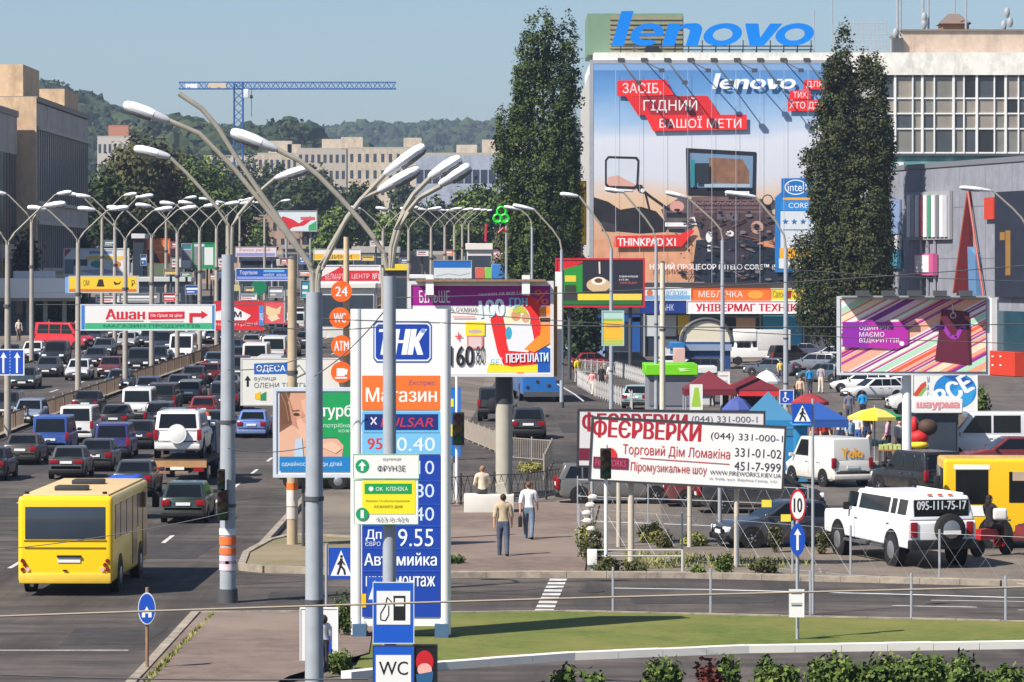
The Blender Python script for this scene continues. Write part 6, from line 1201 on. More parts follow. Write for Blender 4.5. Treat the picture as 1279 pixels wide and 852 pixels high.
bl_ = board('road_sign', 'blue sign with two white up arrows at the left edge', 'road sign', (-4, 436, 31, 469), 171, [('P', [(5, 440), (9, 447), (6, 447), (6, 466), (3.5, 466), (3.5, 447), (1, 447)], BW), ('P', [(22, 440), (26, 447), (23, 447), (23, 466), (20.5, 466), (20.5, 447), (18, 447)], BW)]+[('R', 12.6, 438+i*4, 13.6, 440+i*4, (170, 190, 226)) for i in range(8)], BL, .05, WHITE, .06)
board('light_box', 'yellow and green light box on a market lamp post', 'poster', (752, 388, 780, 432), 190, [('R', 754, 390, 779, 398, (170, 206, 200)), ('R', 754, 398.5, 778, 401, (130, 180, 60)), ('R', 754, 401, 778, 423, (236, 180, 50)), ('T', 'знижки', 758, 406, 774, 410, (200, 100, 40)), ('R', 754, 424, 778, 430, (176, 190, 80))], (226, 206, 90), .06, mat((160, 190, 190)), .3)
board('advert_stand', 'white framed blue advert stand on the pavement behind the thick lamp post', 'sign', (375, 759, 423, 837), 74, [('R', 383, 782, 415, 828, (24, 74, 180)), ('P', [(402, 828), (408, 806), (414, 820), (414, 828)], (150, 60, 60))], (222, 222, 222), .02, WHITE, .14, zb=PZ)
# ---------------------------------------------------------------- yellow city bus
g = G(85, 746); Lb = 7.2; bc = Vector((g.x, g.y+Lb/2+.1, 0))
b = box_vehicle('city_bus', 'yellow city bus seen from behind with a tan roof', 'bus', bc, R(-1.2), Lb, 2.36, .34, 2.5, (250, 206, 0), None, roofc=(206, 176, 130), rear_rect=(1.0, 1.44, 2.24), side=[(-3.1, -2.2, 1.4, 2.26, None), (-2.1, -1.0, 1.4, 2.26, None), (-.9, .2, 1.4, 2.26, None), (.35, 1.25, .5, 2.26, None), (1.4, 2.3, 1.4, 2.26, None), (2.45, 3.3, .5, 2.26, None)], wheels=(-2.1, 2.0))
yb = -Lb/2
YM = mat((250, 206, 0), .35, 0, .06, .6, .5, 'paint')
for x in (-1, 1):
    for i, (z, dx, c_) in enumerate(((.9, 1.06, 0), (.80, 1.0, 0), (.68, 1.06, 0), (.68, .93, 1), (.55, 1.03, 0), (.44, 1.03, 0))):
        MB().tube([(x*dx, yb+.05, z), (x*dx, yb-.035, z)], .052 if i < 5 else .035, 14).build('taillight', mat((206, 180, 170), .3) if c_ else mat((120, 30, 26), .3), b)
MB().box((0.1, yb-.01, .92), (.56, .03, .13)).build('licence_plate', PLATE, b, smooth=0); MB().box((0.1, yb-.03, 1.01), (.6, .06, .05)).build('plate_light', BLACK, b, smooth=0)
MB().box((0, yb-.008, 1.22), (2.02, .02, .03)).build('panel_groove', mat((130, 100, 0), .6), b, smooth=0); MB().box((0, yb-.008, 1.4), (2.06, .02, .025)).build('panel_groove', mat((130, 100, 0), .6), b, smooth=0)
link('bumper', bevelled(MB().box((0, yb+.08, .46), (2.3, .28, .26)).mesh(mat((222, 184, 60), .5)), .05, 2), b); MB().box((0, yb-.03, .66), (.1, .06, .03)).build('hatch_handle', BLACK, b)
for (x, y) in ((-.1, -1.7), (-.05, 1.0)): link('roof_hatch', bevelled(MB().box((x, y, 2.6), (.82, .62, .12)).mesh(mat((48, 52, 56), .5)), .04, 2), b)
for x in (-1.0, .95): MB().tube([(x, yb+.3, 2.5), (x, yb+.3, 2.6)], .06, 8).build('marker_lamp', BLACK, b)
for x in (-1.35, 1.38): link('mirror', bevelled(MB().box((x, Lb/2+.15, 1.95), (.2, .12, .42)).mesh(BLACK), .04, 2), b); MB().tube([(x*.85, Lb/2, 2.3), (x, Lb/2+.15, 2.2)], .02, 6).build('mirror_arm', BLACK, b)
MB().tube([(-.82, yb-.06, .3), (-.82, yb+.5, .3)], .05, 8).build('exhaust', DGREY, b)
for i in range(4): MB().box((-.85+i*.55, yb+.9, 1.55), (.3, .5, .9)).build('seat', mat((150, 120, 60), .8), b)
# ---------------------------------------------------------------- the jam: right hand carriageway, seen from behind
K = (34, 36, 40)
car('hatch', (34, 52, 48), 236, 655, 'dark green hatchback near the grey lamp post with a pale plate', L=4.5)
car('sedan', (52, 54, 58), 172, 622, 'dark grey saloon just ahead of the blue tarpaulin trailer')
car('boxy', (66, 70, 74), 90, 600, 'old square dark grey saloon with wide red tail lights above the bus roof')
car('sedan', (70, 66, 64), 33, 582, 'brownish grey saloon at the left edge with red lights')
car('sedan', (40, 42, 46), -8, 602, 'dark saloon cut off by the left frame edge')
car('mpv', (44, 46, 108), 146, 574, 'purple blue people carrier with tall red tail lights')
car('van', (44, 76, 150), 70, 570, 'blue van with a dusty rear window behind the brownish saloon', L=4.4)
car('van', (214, 214, 212), 102, 554, 'white van with one wide rear window left of the dark saloons', dark_trim=False)
car('sedan', (30, 34, 40), 147, 540, 'black saloon right behind the white wide windowed van')
car('hatch', (26, 34, 46), 177, 562, 'blue black hatchback between the people carrier and the tow truck')
car('van', (214, 214, 216), 176, 528, 'white van with two separate rear door windows', L=4.2)
car('suv', (38, 36, 42), 206, 517, 'dark off roader right of the two door white van')
car('wagon', (96, 100, 96), 240, 505, 'greyish estate car ahead of the dark off roader')
car('wagon', (30, 36, 48), 203, 536, 'dark estate car partly behind the white off roader on the truck')
car('boxy', (120, 26, 32), 256, 528, 'red saloon beyond the tow truck cab')
car('sedan', (84, 28, 38), 263, 481, 'burgundy saloon with big red tail lights and white plate')
car('hatch', (60, 76, 96), 271, 465, 'slate blue hatchback ahead of the burgundy saloon')
car('sedan', (30, 34, 44), 285, 497, 'dark saloon half behind the grey lamp post')
car('suv', (34, 38, 46), 283, 515, 'black off roader behind the grey lamp post, left of the light blue saloon')
car('sedan', (96, 124, 184), 318, 548, 'light blue saloon alone in its lane below the white direction sign', dark_trim=False)
car('bigvan', (216, 216, 214), 322, 468, 'tall white van just behind the white direction sign')
car('bigvan', (206, 206, 202), 345, 458, 'white delivery van ahead of the tall white one')
car('sedan', (40, 44, 52), 362, 446, 'dark saloon ahead of the white delivery vans')
car('wagon', (52, 62, 80), 338, 441, 'slate estate car in the far part of the jam')
car('sedan', (150, 40, 44), 364, 425, 'small red saloon far up the climbing road')
car('hatch', (60, 66, 74), 383, 436, 'grey hatchback beside the tan pole far up the road')
car('sedan', (36, 38, 46), 352, 432, 'black saloon behind the small red saloon')
car('van', (206, 206, 206), 372, 416, 'white van far up the climbing road')
car('sedan', (70, 74, 84), 392, 408, 'grey saloon highest on the climbing road')
car('mpv', (36, 40, 48), 299, 476, 'dark people carrier between lamp post and direction sign')
car('hatch', (30, 32, 36), 300, 458, 'black hatchback left of the tall white van')
car('sedan', (44, 50, 66), 293, 447, 'navy saloon beside the end of the red overhead banner')
# towed white off-roader
g = G(224, 607); Lt = 6.6; tc = Vector((g.x, g.y+Lt/2, 0)); t = thing('tow_truck', 'dark flatbed tow truck carrying a white off roader', 'truck', tc, R(-1)); hb = .92
MB().box((0, -.9, hb), (2.2, 4.8, .16)).build('bed', mat((70, 56, 48), .8, 0, .25), t, smooth=0); MB().box((0, -3.32, hb-.1), (2.2, .08, .26)).build('tail_board', mat((170, 130, 90), .7, 0, .2), t, smooth=0); MB().box((0, 0, .6), (.9, 6.2, .24)).build('chassis', BLACK, t, smooth=0)
link('cab', bevelled(MB().box((0, 2.5, 1.35), (2.0, 1.5, 1.75), top=.93).mesh(mat((40, 60, 92), .35)), .1, 3), t); MB().box((0, 1.75, 1.7), (1.6, .03, .6)).build('rear_window', GLASS, t)
MB().box((0, 1.7, 2.35), (1.5, .3, .12)).build('light_bar', WHITE, t)
for x in (-.6, .6): MB().tube([(x, 1.7, 2.4), (x, 1.7, 2.58)], [.11, .08], 10).build('beacon', ORANGE, t)
for y in (-2.2, 2.2):
    for x in (-1, 1): m = MB(); m.tube([(x*.72, y, .42), (x*1.02, y, .42)], .42, 20); wh = m.build('wheel', RUBBER, t); MB().tube([(x*1.0, y, .42), (x*1.04, y, .42)], .24, 14).build('rim', RIM, wh)
for x in (-.8, .8): MB().box((x, -3.36, .62), (.4, .06, .16)).build('taillight', TAIL, t)
MB().box((0, -3.37, .66), (.52, .03, .11)).build('licence_plate', PLATE, t)
for x in (-.5, .2): MB().box((x, -3.6, .52), (.5, .3, .08)).build('ramp', RUST, t)
car('suv', (222, 222, 222), 0, 0, 'white off roader with a covered spare wheel riding on the tow truck', loc=(tc.x-.02, tc.y-1.0, hb+.09), head=-1, spare=(226, 226, 224), dark_trim=False, rails=True, group=None)
# trailer with tarp
g = G(152, 650); t = thing('trailer', 'small trailer under a bright blue tarpaulin ahead of the bus', 'trailer', (g.x, g.y+1.2, 0)); t.scale = (.72, .8, .92); MB().box((0, 0, .7), (1.6, 2.2, .45)).build('bed', DGREY, t, smooth=0)
m = MB(); n = 9; vs = []
for j in range(n):
    for i in range(n):
        u, v_ = i/(n-1)*2-1, j/(n-1)*2-1; e = max(abs(u), abs(v_)); vs.append((u*.86, v_*1.16, 1.5-(.45 if e == 1 else .08*e**3)+noise.noise((u*2.3, v_*2.3, 1))*.09))
m.add(vs, [(j*n+i, j*n+i+1, (j+1)*n+i+1, (j+1)*n+i) for j in range(n-1) for i in range(n-1)]); m.build('tarpaulin', mat((20, 88, 200), .45, 0, .08), t, smooth=60, fix=True)
MB().box((0, 0, 1.1), (1.62, 2.22, .5)).build('load', mat((20, 84, 190), .5), t, smooth=0); MB().tube([(0, 1.1, .5), (0, 2.0, .5)], .04, 6).build('drawbar', DGREY, t)
for x in (-.85, .85): MB().tube([(x-.07, 0, .3), (x+.07, 0, .3)], .3, 16).build('wheel', RUBBER, t)
# ---------------------------------------------------------------- oncoming carriageway
ON = 'oncoming cars on the left carriageway'
def onc(kind, col, px, gy, label, dh=0, **k): return car(kind, col, px, gy, label, 180+dh, ON, **k)
onc('bigvan', (196, 30, 40), 82, 437, 'bright red minibus turning across the far carriageway', 62, L=5.2)
onc('hatch', (214, 214, 212), 43, 451, 'white hatchback in front of the red minibus')
onc('suv', (28, 29, 32), 71, 457, 'black off roader right in front of the red minibus')
onc('sedan', (44, 48, 54), 121, 459, 'dark saloon coming on left of the median behind the first lamp')
onc('suv', (34, 40, 46), 175, 467, 'dark off roader coming on behind the third median lamp')
onc('sedan', (60, 72, 90), 151, 490, 'slate saloon coming on close to the median railing')
onc('sedan', (40, 58, 60), 33, 487, 'dark teal saloon coming on below the blue arrow sign')
onc('wagon', (38, 40, 44), 10, 523, 'dark estate car coming on at the left frame edge')
onc('hatch', (120, 132, 150), 39, 533, 'grey blue hatchback coming on beside the median lamp')
onc('mpv', (38, 46, 60), 203, 441, 'navy people carrier coming on right of the third median lamp')
onc('bigvan', (214, 214, 214), 229, 455, 'white box fronted van coming on beside the median railing')
onc('sedan', (70, 74, 80), 131, 446, 'grey saloon coming on behind the dark saloon')
onc('sedan', (52, 58, 66), 188, 434, 'dark saloon far off on the left carriageway behind the lettering')
onc('hatch', (44, 52, 62), 88, 436, 'dark hatchback right of the red minibus')
onc('sedan', (150, 152, 154), 160, 437, 'silver saloon far off on the left carriageway')
onc('van', (180, 182, 184), 172, 427, 'pale van far off below the supermarket banner')
onc('sedan', (40, 42, 48), 118, 431, 'black saloon far off at the left end of the supermarket banner')
onc('sedan', (84, 36, 40), 217, 427, 'dark red saloon far off on the left carriageway')
onc('van', (206, 206, 204), 247, 430, 'white van far off below the red overhead banner')
onc('sedan', (58, 64, 74), 262, 422, 'grey saloon far off near the top of the left carriageway')
onc('hatch', (176, 178, 180), 282, 414, 'silver hatchback highest on the left carriageway')
onc('sedan', (30, 34, 42), 14, 455, 'dark saloon behind the blue arrow sign')
onc('wagon', (60, 40, 40), 150, 424, 'brown estate car far off on the left carriageway')
# ---------------------------------------------------------------- cars around the market
PK = 'cars parked around the market'
car('hatch', (40, 42, 46), 660, 549, 'dark hatchback driving away right of the thick billboard column', 0, None)
car('jeep', (36, 38, 42), 622, 527, 'black off roader with orange lights behind the thick billboard column', -6, None, spare=(40, 40, 42))
car('hatch', (128, 158, 162), 800, 511, 'pale teal hatchback parked beside the lime green kiosk', -12, PK)
car('suv', (24, 27, 31), 790, 466, 'black off roader parked behind the pavement railings', -80, PK)
car('suv', (40, 34, 38), 986, 456, 'dark maroon off roader behind the market lamp post', -60, PK)
car('wagon', (104, 112, 124), 1018, 463, 'grey estate car parked below the poplar', 62, PK)
car('hatch', (62, 84, 96), 1030, 478, 'dark teal hatchback in front of the grey estate car', 50, PK)
car('wagon', (206, 206, 206), 1080, 491, 'white estate car parked under the striped billboard', 65, PK)
car('hatch', (216, 216, 216), 1092, 500, 'white hatchback nosing out under the striped billboard', 110, PK)
car('bigvan', (212, 212, 208), 1165, 517, 'white van behind the white post with a round blue shop sign above', 92, PK, L=5.4)
car('bigvan', (216, 218, 220), 1240, 577, 'white minibus parked behind the yellow bus', 94, PK, L=5.6, dark_trim=False, skip=('side_window0',))
car('wagon', (104, 28, 34), 1262, 588, 'dark red estate car at the right frame edge', 95, PK)
car('suv', (22, 24, 28), 1146, 624, 'black compact off roader with a red tail light behind the white limousine', 25, PK, L=4.1)
yv = car('van', (214, 212, 206), 1035, 609, 'white van with yellow lettering parked beside the black off roader', 24, PK, L=4.0, skip=('side_window0', 'side_window1', 'rear_window'), dark_trim=False)
art_into(yv, [('T', 'Yolo', -.1, -.1, .95, .5, (240, 170, 40), {'bold': .04})], lambda x, y: (x*.9-.4, -y*.62), 0)
for o_ in yv.children:
    if o_.name.startswith('print'): o_.location = (0, -1.955, 1.5); o_.rotation_euler = (-.11, 0, 0)
car('sedan', (34, 42, 56), 985, 683, 'dark blue saloon parked nose out behind the speed limit sign', 104, PK, L=4.6)
car('wagon', (92, 92, 92), 770, 628, 'dark grey estate car parked behind the fireworks billboard poles', -88, PK)
car('sedan', (92, 28, 34), 905, 632, 'dark red saloon parked behind the fireworks billboard', -90, PK)
car('boxy', (140, 24, 34), 1268, 684, 'red small car at the right edge beside the moped rider', 84, PK)
# white stretched limousine
hd = R(16); g = G(1177, 710); Ll = 6.3; f = Vector((-math.sin(hd), math.cos(hd), 0)); cl = Vector((g.x, g.y, 0))+f*Ll/2; WP = mat((226, 227, 230), .25, 0, .03, .5, .6, 'paint'); Wd = 2.02
t = thing('limousine', 'white stretched off road limousine with a spare wheel and phone number', 'car', cl, hd)
pts = [(-Ll/2, .55), (-Ll/2, 1.25), (-Ll/2+.06, 1.32), (Ll/2-1.75, 1.36), (Ll/2-1.6, 1.34), (Ll/2-.08, 1.26), (Ll/2, 1.15), (Ll/2, .6)]
def xprism(poly, x0, x1, m_=0): return MB().prism(poly, x0, x1, axis='x')
link('body', bevelled(xprism(pts, -Wd/2, Wd/2).mesh(WP), .05, 3), t)
gh = MB(); wb, wr = Wd/2-.03, Wd/2-.17; a0, a1 = -Ll/2+.01, Ll/2-1.78
gh.add([(-wb, a0, 1.3), (wb, a0, 1.3), (wb, a1, 1.34), (-wb, a1, 1.34), (-wr, a0+.12, 1.97), (wr, a0+.12, 1.97), (wr, a1-.5, 1.97), (-wr, a1-.5, 1.97)], [(3, 2, 1, 0), (4, 5, 6, 7), (0, 1, 5, 4), (1, 2, 6, 5), (2, 3, 7, 6), (3, 0, 4, 7)]); link('cabin', bevelled(gh.mesh(WP), .08, 3), t)
sl = lambda z: lerp(wb, wr, (z-1.32)/.65)
for s_ in (-1, 1):
    for (y0, y1) in ((a0+.25, a0+.85), (a0+1.0, a0+1.35), (a0+1.5, a0+3.7), (a0+3.9, a0+4.45), (a0+4.6, a1-.62)):
        m = MB(); q = [(s_*(sl(z)+.01), y, z) for y, z in ((y0, 1.45), (y1, 1.45), (y1, 1.86), (y0, 1.86))]; m.add(q+[(x-s_*.03, y, z) for x, y, z in q], [(0, 1, 2, 3), (7, 6, 5, 4), (0, 4, 5, 1), (1, 5, 6, 2), (2, 6, 7, 3), (3, 7, 4, 0)]); m.build('window', GLASS, t, smooth=0)
    MB().tube([(s_*.78, a0+.4, 2.0), (s_*.78, a1-.9, 2.0)], .03, 6).build('roof_rail', WHITE, t)
    link('taillight', bevelled(MB().box((s_*.82, -Ll/2-.01, 1.06), (.2, .06, .42)).mesh(TAIL), .02, 2), t); link('mirror', bevelled(MB().box((s_*1.12, a1-.25, 1.46), (.18, .12, .22)).mesh(BLACK), .04, 2), t)
    for y in (-Ll/2+1.15, Ll/2-1.1):
        MB().tube([(s_*(Wd/2-.006), y, .48), (s_*(Wd/2+.012), y, .48)], .55, 22).build('wheel_arch', BLACK, t); wh = MB().tube([(s_*(Wd/2-.26), y, .45), (s_*(Wd/2+.0), y, .45), (s_*(Wd/2+.03), y, .45)], [.45, .45, .4], 22).build('wheel', RUBBER, t); MB().tube([(s_*(Wd/2+.02), y, .45), (s_*(Wd/2+.045), y, .45)], [.27, .22], 16).build('rim', RIM, wh)
    MB().box((s_*(Wd/2+.03), 0, .5), (.08, Ll-3.4, .07)).build('side_step', DGREY, t)
    for y in (a0+1.42, a0+3.8): MB().box((s_*(Wd/2+.004), y, 1.15), (.015, .16, .04)).build('door_handle', DGREY, t); MB().box((s_*(Wd/2+.002), y+.1, .95), (.006, .012, .7)).build('door_seam', DGREY, t)
MB().box((0, -Ll/2-.005+.06, 1.64), (1.6, .05, .46)).build('rear_window', GLASS, t)
art_into(t, [('T', '095-111-75-17', -.72, -.12, .72, .12, (216, 220, 224), {'bold': .03})], lambda x, y: (x, 1.72-y), -Ll/2+.02)
link('bumper', bevelled(MB().box((0, -Ll/2-.08, .66), (Wd-.02, .3, .26)).mesh(BLACK), .05, 2), t); link('bumper', bevelled(MB().box((0, Ll/2+.05, .66), (Wd-.02, .3, .26)).mesh(BLACK), .05, 2), t)
m = MB(); m.tube([(.15, -Ll/2-.04, 1.08), (.15, -Ll/2-.1, 1.08), (.15, -Ll/2-.3, 1.08), (.15, -Ll/2-.34, 1.08)], [.3, .42, .42, .36], 26); sw = m.build('spare_wheel', RUBBER, t); MB().tube([(.15, -Ll/2-.335, 1.08), (.15, -Ll/2-.36, 1.08)], [.26, .2], 20).build('rim', RIM, sw); MB().box((.15, -Ll/2-.37, 1.0), (.5, .02, .1)).build('licence_plate', PLATE, t)
for i in range(3): MB().box((-.3+i*.3, a0+.14, 2.0), (.12, .06, .04)).build('marker_lamp', ORANGE, t)
# trolleybus behind the sale billboard
tb_ = box_vehicle('trolleybus', 'blue trolleybus seen from behind with poles tied down', 'bus', (at_px(676, 224)-.3, 224, 0), R(4), 10.5, 2.5, .45, 2.85, (24, 104, 178), None, rear_rect=(1.0, 1.9, 2.6), side=[(-4.6+i*1.5, -3.3+i*1.5, 1.6, 2.5, None) for i in range(6)], roofc=(36, 96, 150), wr=.48)
for (x, z) in ((-.9, .9), (-.3, 1.25), (.4, 1.0), (.9, 1.3)): MB().tube([(x, -5.27, z), (x, -5.21, z)], .11, 12).build('taillight', mat((60, 34, 44), .4), tb_)
MB().box((0, -5.3, .5), (2.3, .2, .3)).build('bumper', DGREY, tb_, smooth=0); MB().tube([(.9, -5.3, 1.1), (1.9, -6.1, .5), (2.4, -6.6, .1)], .05, 6).build('tow_bar', GREY, tb_)
for x in (-.4, .4): MB().tube([(x, 1, 3.0), (x, -5.2, 3.5)], .035, 6).build('trolley_pole', DGREY, tb_)
# yellow bus at the right edge
yb2 = box_vehicle('city_bus', 'yellow bus cut by the right frame edge with passengers', 'bus', (at_px(1183, 104.5)+3.5, 106, 0), R(88), 7.0, 2.36, .42, 2.62, (232, 184, 0), None, side=[(2.2, 3.15, 1.3, 2.3, None), (.1, 1.6, 1.35, 2.25, None), (-1.7, -.1, 1.35, 2.25, None), (-3.3, -1.9, 1.35, 2.25, None), (2.15, 3.2, 2.31, 2.45, WHITE), (2.1, 3.25, .95, 1.25, WHITE)], wheels=(-2.1, 2.0))
link('mirror', bevelled(MB().box((-1.4, 3.7, 1.9), (.14, .2, .5)).mesh(BLACK), .04, 2), yb2); MB().box((-1.19, .75, 2.12), (.02, 1.5, .26)).build('curtain', mat((170, 150, 130), .8), yb2)
# lime minibus behind the poster
mb_ = box_vehicle('minibus', 'lime green minibus half hidden behind the child poster', 'bus', (at_px(398, 133)+.0, 134, 0), R(86), 2.9, 1.9, .35, 2.1, (66, 118, 36), None, side=[(-1.2, -.3, 1.2, 1.8, None), (-.2, .7, 1.2, 1.8, None), (.8, 1.3, 1.2, 1.8, None)], wheels=(-.8, .9), wr=.3)
# white box van by the store
g = G(945, 456); t = thing('box_van', 'white pickup with a tall pale box body by the store', 'van', (g.x, g.y+1, 0), R(90)); b_ = MB().box((0, .0, 1.0), (1.8, 4.6, .9)); link('body', bevelled(b_.mesh(mat((222, 222, 222), .4)), .15, 3), t); link('cab', bevelled(MB().box((0, 1.0, 1.6), (1.7, 1.7, .95), top=.82).mesh(mat((222, 222, 222), .4)), .14, 3), t)
link('cargo_box', bevelled(MB().box((0, -1.5, 2.1), (1.85, 2.8, 1.7)).mesh(mat((196, 196, 196), .6)), .04, 2), t); link('roof_box', bevelled(MB().box((0, .9, 2.5), (1.8, 1.9, 1.0)).mesh(mat((228, 228, 226), .5)), .08, 2), t)
for s_ in (-1, 1):
    for y0, y1 in ((.5, 1.0), (1.05, 1.6)): MB().box((s_*.83, (y0+y1)/2, 1.65), (.04, y1-y0, .5)).build('window', GLASS, t, smooth=0)
    for y in (-1.4, 1.5): MB().tube([(s_*.8, y, .36), (s_*.93, y, .36)], .36, 18).build('wheel', RUBBER, t)
# moped rider
g = G(1238, 694)
t = thing('moped', 'red moped ridden away beside the limousine', 'moped', g, R(-50)); MB().box((0, -.2, .62), (.3, .8, .3), top=.8).build('seat_box', mat((150, 24, 30), .4), t); m = MB(); m.tube([(0, .3, .6), (0, .55, .95)], .05, 8); m.tube([(-.3, .5, 1.0), (.3, .5, 1.0)], .025, 6); m.build('handlebar', DGREY, t)
for y in (-.55, .65): MB().tube([(-.06, y, .25), (.06, y, .25)], .25, 16).build('wheel', RUBBER, t)
link('fairing', bevelled(MB().box((0, .35, .55), (.4, .1, .6)).mesh(mat((160, 26, 32), .35)), .04, 2), t)

for (k_, c_, px, gy, h_, l_) in (('hatch', (150, 34, 40), 742, 462, -70, 'red hatchback behind the market pavement railing'), ('sedan', (196, 198, 200), 838, 464, 80, 'silver saloon in front of the blue shop front'), ('wagon', (40, 44, 52), 868, 470, 85, 'dark estate car below the cream arched stall'), ('sedan', (52, 60, 84), 1006, 447, 70, 'navy saloon behind the grey estate car'), ('suv', (44, 46, 50), 1052, 474, 60, 'black off roader at the left edge of the striped billboard'), ('sedan', (176, 178, 182), 1040, 452, 70, 'silver saloon at the poplar foot'), ('hatch', (120, 30, 36), 1102, 487, 70, 'dark red hatchback under the striped billboard middle'), ('sedan', (206, 206, 206), 1122, 497, 75, 'white saloon half hidden by the white post'), ('van', (206, 206, 206), 1135, 482, 80, 'white van behind the striped billboard frame'), ('sedan', (34, 36, 40), 1106, 470, 70, 'black saloon far back under the striped billboard'), ('sedan', (70, 82, 96), 965, 470, 60, 'grey blue saloon right of the white umbrella'), ('mpv', (36, 36, 40), 948, 640, -88, 'black people carrier nose to tail with the dark red saloon')):
    car(k_, c_, px, gy, l_, h_, PK)

for (k_, c_, px, gy, l_) in (('sedan', (46, 50, 58), 125, 590, 'dark blue grey saloon between the square grey saloon and the trailer'), ('hatch', (70, 74, 82), 218, 545, 'grey hatchback just left of the tow truck cab'), ('sedan', (60, 64, 72), 226, 497, 'grey saloon between the two white vans and the burgundy saloon'), ('hatch', (36, 38, 44), 272, 548, 'black hatchback right of the tow truck cab'), ('wagon', (44, 48, 58), 310, 505, 'dark estate car ahead of the light blue saloon'), ('van', (190, 190, 188), 340, 480, 'off white van behind the city name plate'), ('sedan', (120, 122, 126), 316, 440, 'silver grey saloon under the end of the food picture banner'), ('hatch', (140, 142, 146), 330, 452, 'silver hatchback between the white vans'), ('sedan', (32, 34, 40), 346, 425, 'black saloon far up beside the median'), ('wagon', (90, 94, 100), 358, 412, 'grey estate car far up beside the median'), ('sedan', (196, 198, 200), 376, 402, 'white saloon far up beside the median'), ('sedan', (44, 48, 58), 244, 485, 'dark saloon beside the median railing behind the burgundy saloon'), ('hatch', (54, 66, 92), 188, 500, 'navy hatchback beside the median railing ahead of the two door white van'), ('sedan', (26, 28, 34), 112, 520, 'black saloon beside the median ahead of the wide windowed white van')):
    car(k_, c_, px, gy, l_)
for (k_, c_, px, gy, l_) in (('sedan', (60, 64, 70), 62, 472, 'grey saloon coming on below the red minibus'), ('hatch', (190, 192, 194), 100, 476, 'silver hatchback coming on left of the second median lamp'), ('wagon', (36, 40, 46), 198, 458, 'black estate car coming on beside the fourth median lamp'), ('sedan', (96, 40, 44), 140, 472, 'dark red saloon coming on before the third median lamp'), ('van', (214, 212, 208), 108, 424, 'white van far off behind the red minibus'), ('sedan', (72, 80, 92), 234, 437, 'slate saloon far off behind the white box fronted van'), ('sedan', (36, 38, 44), 272, 430, 'black saloon far off beside the median railing end'), ('hatch', (50, 56, 66), 292, 406, 'dark hatchback far off at the head of the left carriageway')):
    onc(k_, c_, px, gy, l_)
# ---------------------------------------------------------------- market kiosks, awnings and umbrellas
def kiosk(name, label, px0, px1, ytop, yband, Y, wall, band, depth=3.0, group=None, cat='kiosk', overhang=.3, front=GLASSB, yaw=0, text=None, tcol=BW):
    X0, X1 = at_px(px0, Y), at_px(px1, Y); w_ = X1-X0; z0 = gz((X0+X1)/2, Y); h, hb = zz(ytop, Y)-z0, zz(yband, Y)-z0; t = thing(name, label, cat, ((X0+X1)/2, Y, z0), yaw, group)
    MB().box((0, depth/2, hb/2), (w_-.3, depth, hb)).build('wall', mat(wall, .6, 0, .12, 1), t, smooth=0); link('fascia', bevelled(MB().box((0, depth/2, (h+hb)/2), (w_, depth+overhang*2, h-hb)).mesh(mat(band, .45, 0, .06, 1)), .03, 1), t)
    n = max(1, int(w_/1.6)); 
    for i in range(n): MB().box((-w_/2+.15+(w_-.3)*(i+.5)/n, -.02, hb*.55), ((w_-.3)/n-.2, .06, hb*.62)).build('window', front, t, smooth=0)
    if text: art_into(t, [('T', text, -.7, -.5, .7, .5, tcol, {'bold': .02})], lambda x, y: (x*w_*.6, (h+hb)/2-y*(h-hb)*.55), -overhang-.01)
    return t
k_ = kiosk('kiosk', 'grey kiosk with a bright lime green fascia', 806, 872, 455, 468.5, 200, (128, 130, 138), (110, 196, 20), 4, front=mat((110, 112, 120), .4, 0, .1))
art_into(k_, [('P', [(.3, -.3), (.9, -.1), (.5, 0), (.9, .2), (.4, .3)], (196, 230, 160))], lambda x, y: (x*1.2, zz(461.5, 200)-y*.35), -.32)
kiosk('kiosk', 'pale kiosk right behind the lime green one', 856, 896, 458, 466, 215, (190, 190, 190), (206, 206, 204), 3)
t = thing('arched_stall', 'market stall with a cream arched gable and blue front', 'kiosk', (at_px(883, 290), 290, 0)); s_ = 290/FX; m = MB(); w_ = 30*s_
m.prism([(-w_, 2.2)]+[(-w_*math.cos(k*math.pi/16), 2.2+1.75*math.sin(k*math.pi/16)) for k in range(1, 16)]+[(w_, 2.2)], 0, 6); m.build('gable', mat((206, 198, 176), .7, 0, .06), t, smooth=0)
m = MB(); m.tube([(-w_*1.06*math.cos(k*math.pi/16), -.05, 2.2+1.85*math.sin(k*math.pi/16)) for k in range(17)], .16, 6); m.build('arch_trim', DGREY, t)
MB().box((0, 3, 1.1), (w_*2, 6, 2.2)).build('wall', mat((34, 66, 120), .5), t, smooth=0); MB().box((0, -.1, 1.75), (w_*2.1, .3, .5)).build('fascia', mat((130, 146, 170), .5), t, smooth=0)
kiosk('kiosk', 'blue fronted kiosk left of the cream arched stall', 838, 856, 428, 436, 288, (60, 130, 180), (40, 110, 170), 4)
kiosk('kiosk', 'narrow pinkish poster kiosk in front of the arched stall', 842, 856, 435, 455, 270, (206, 180, 170), (206, 170, 160), 1.2)
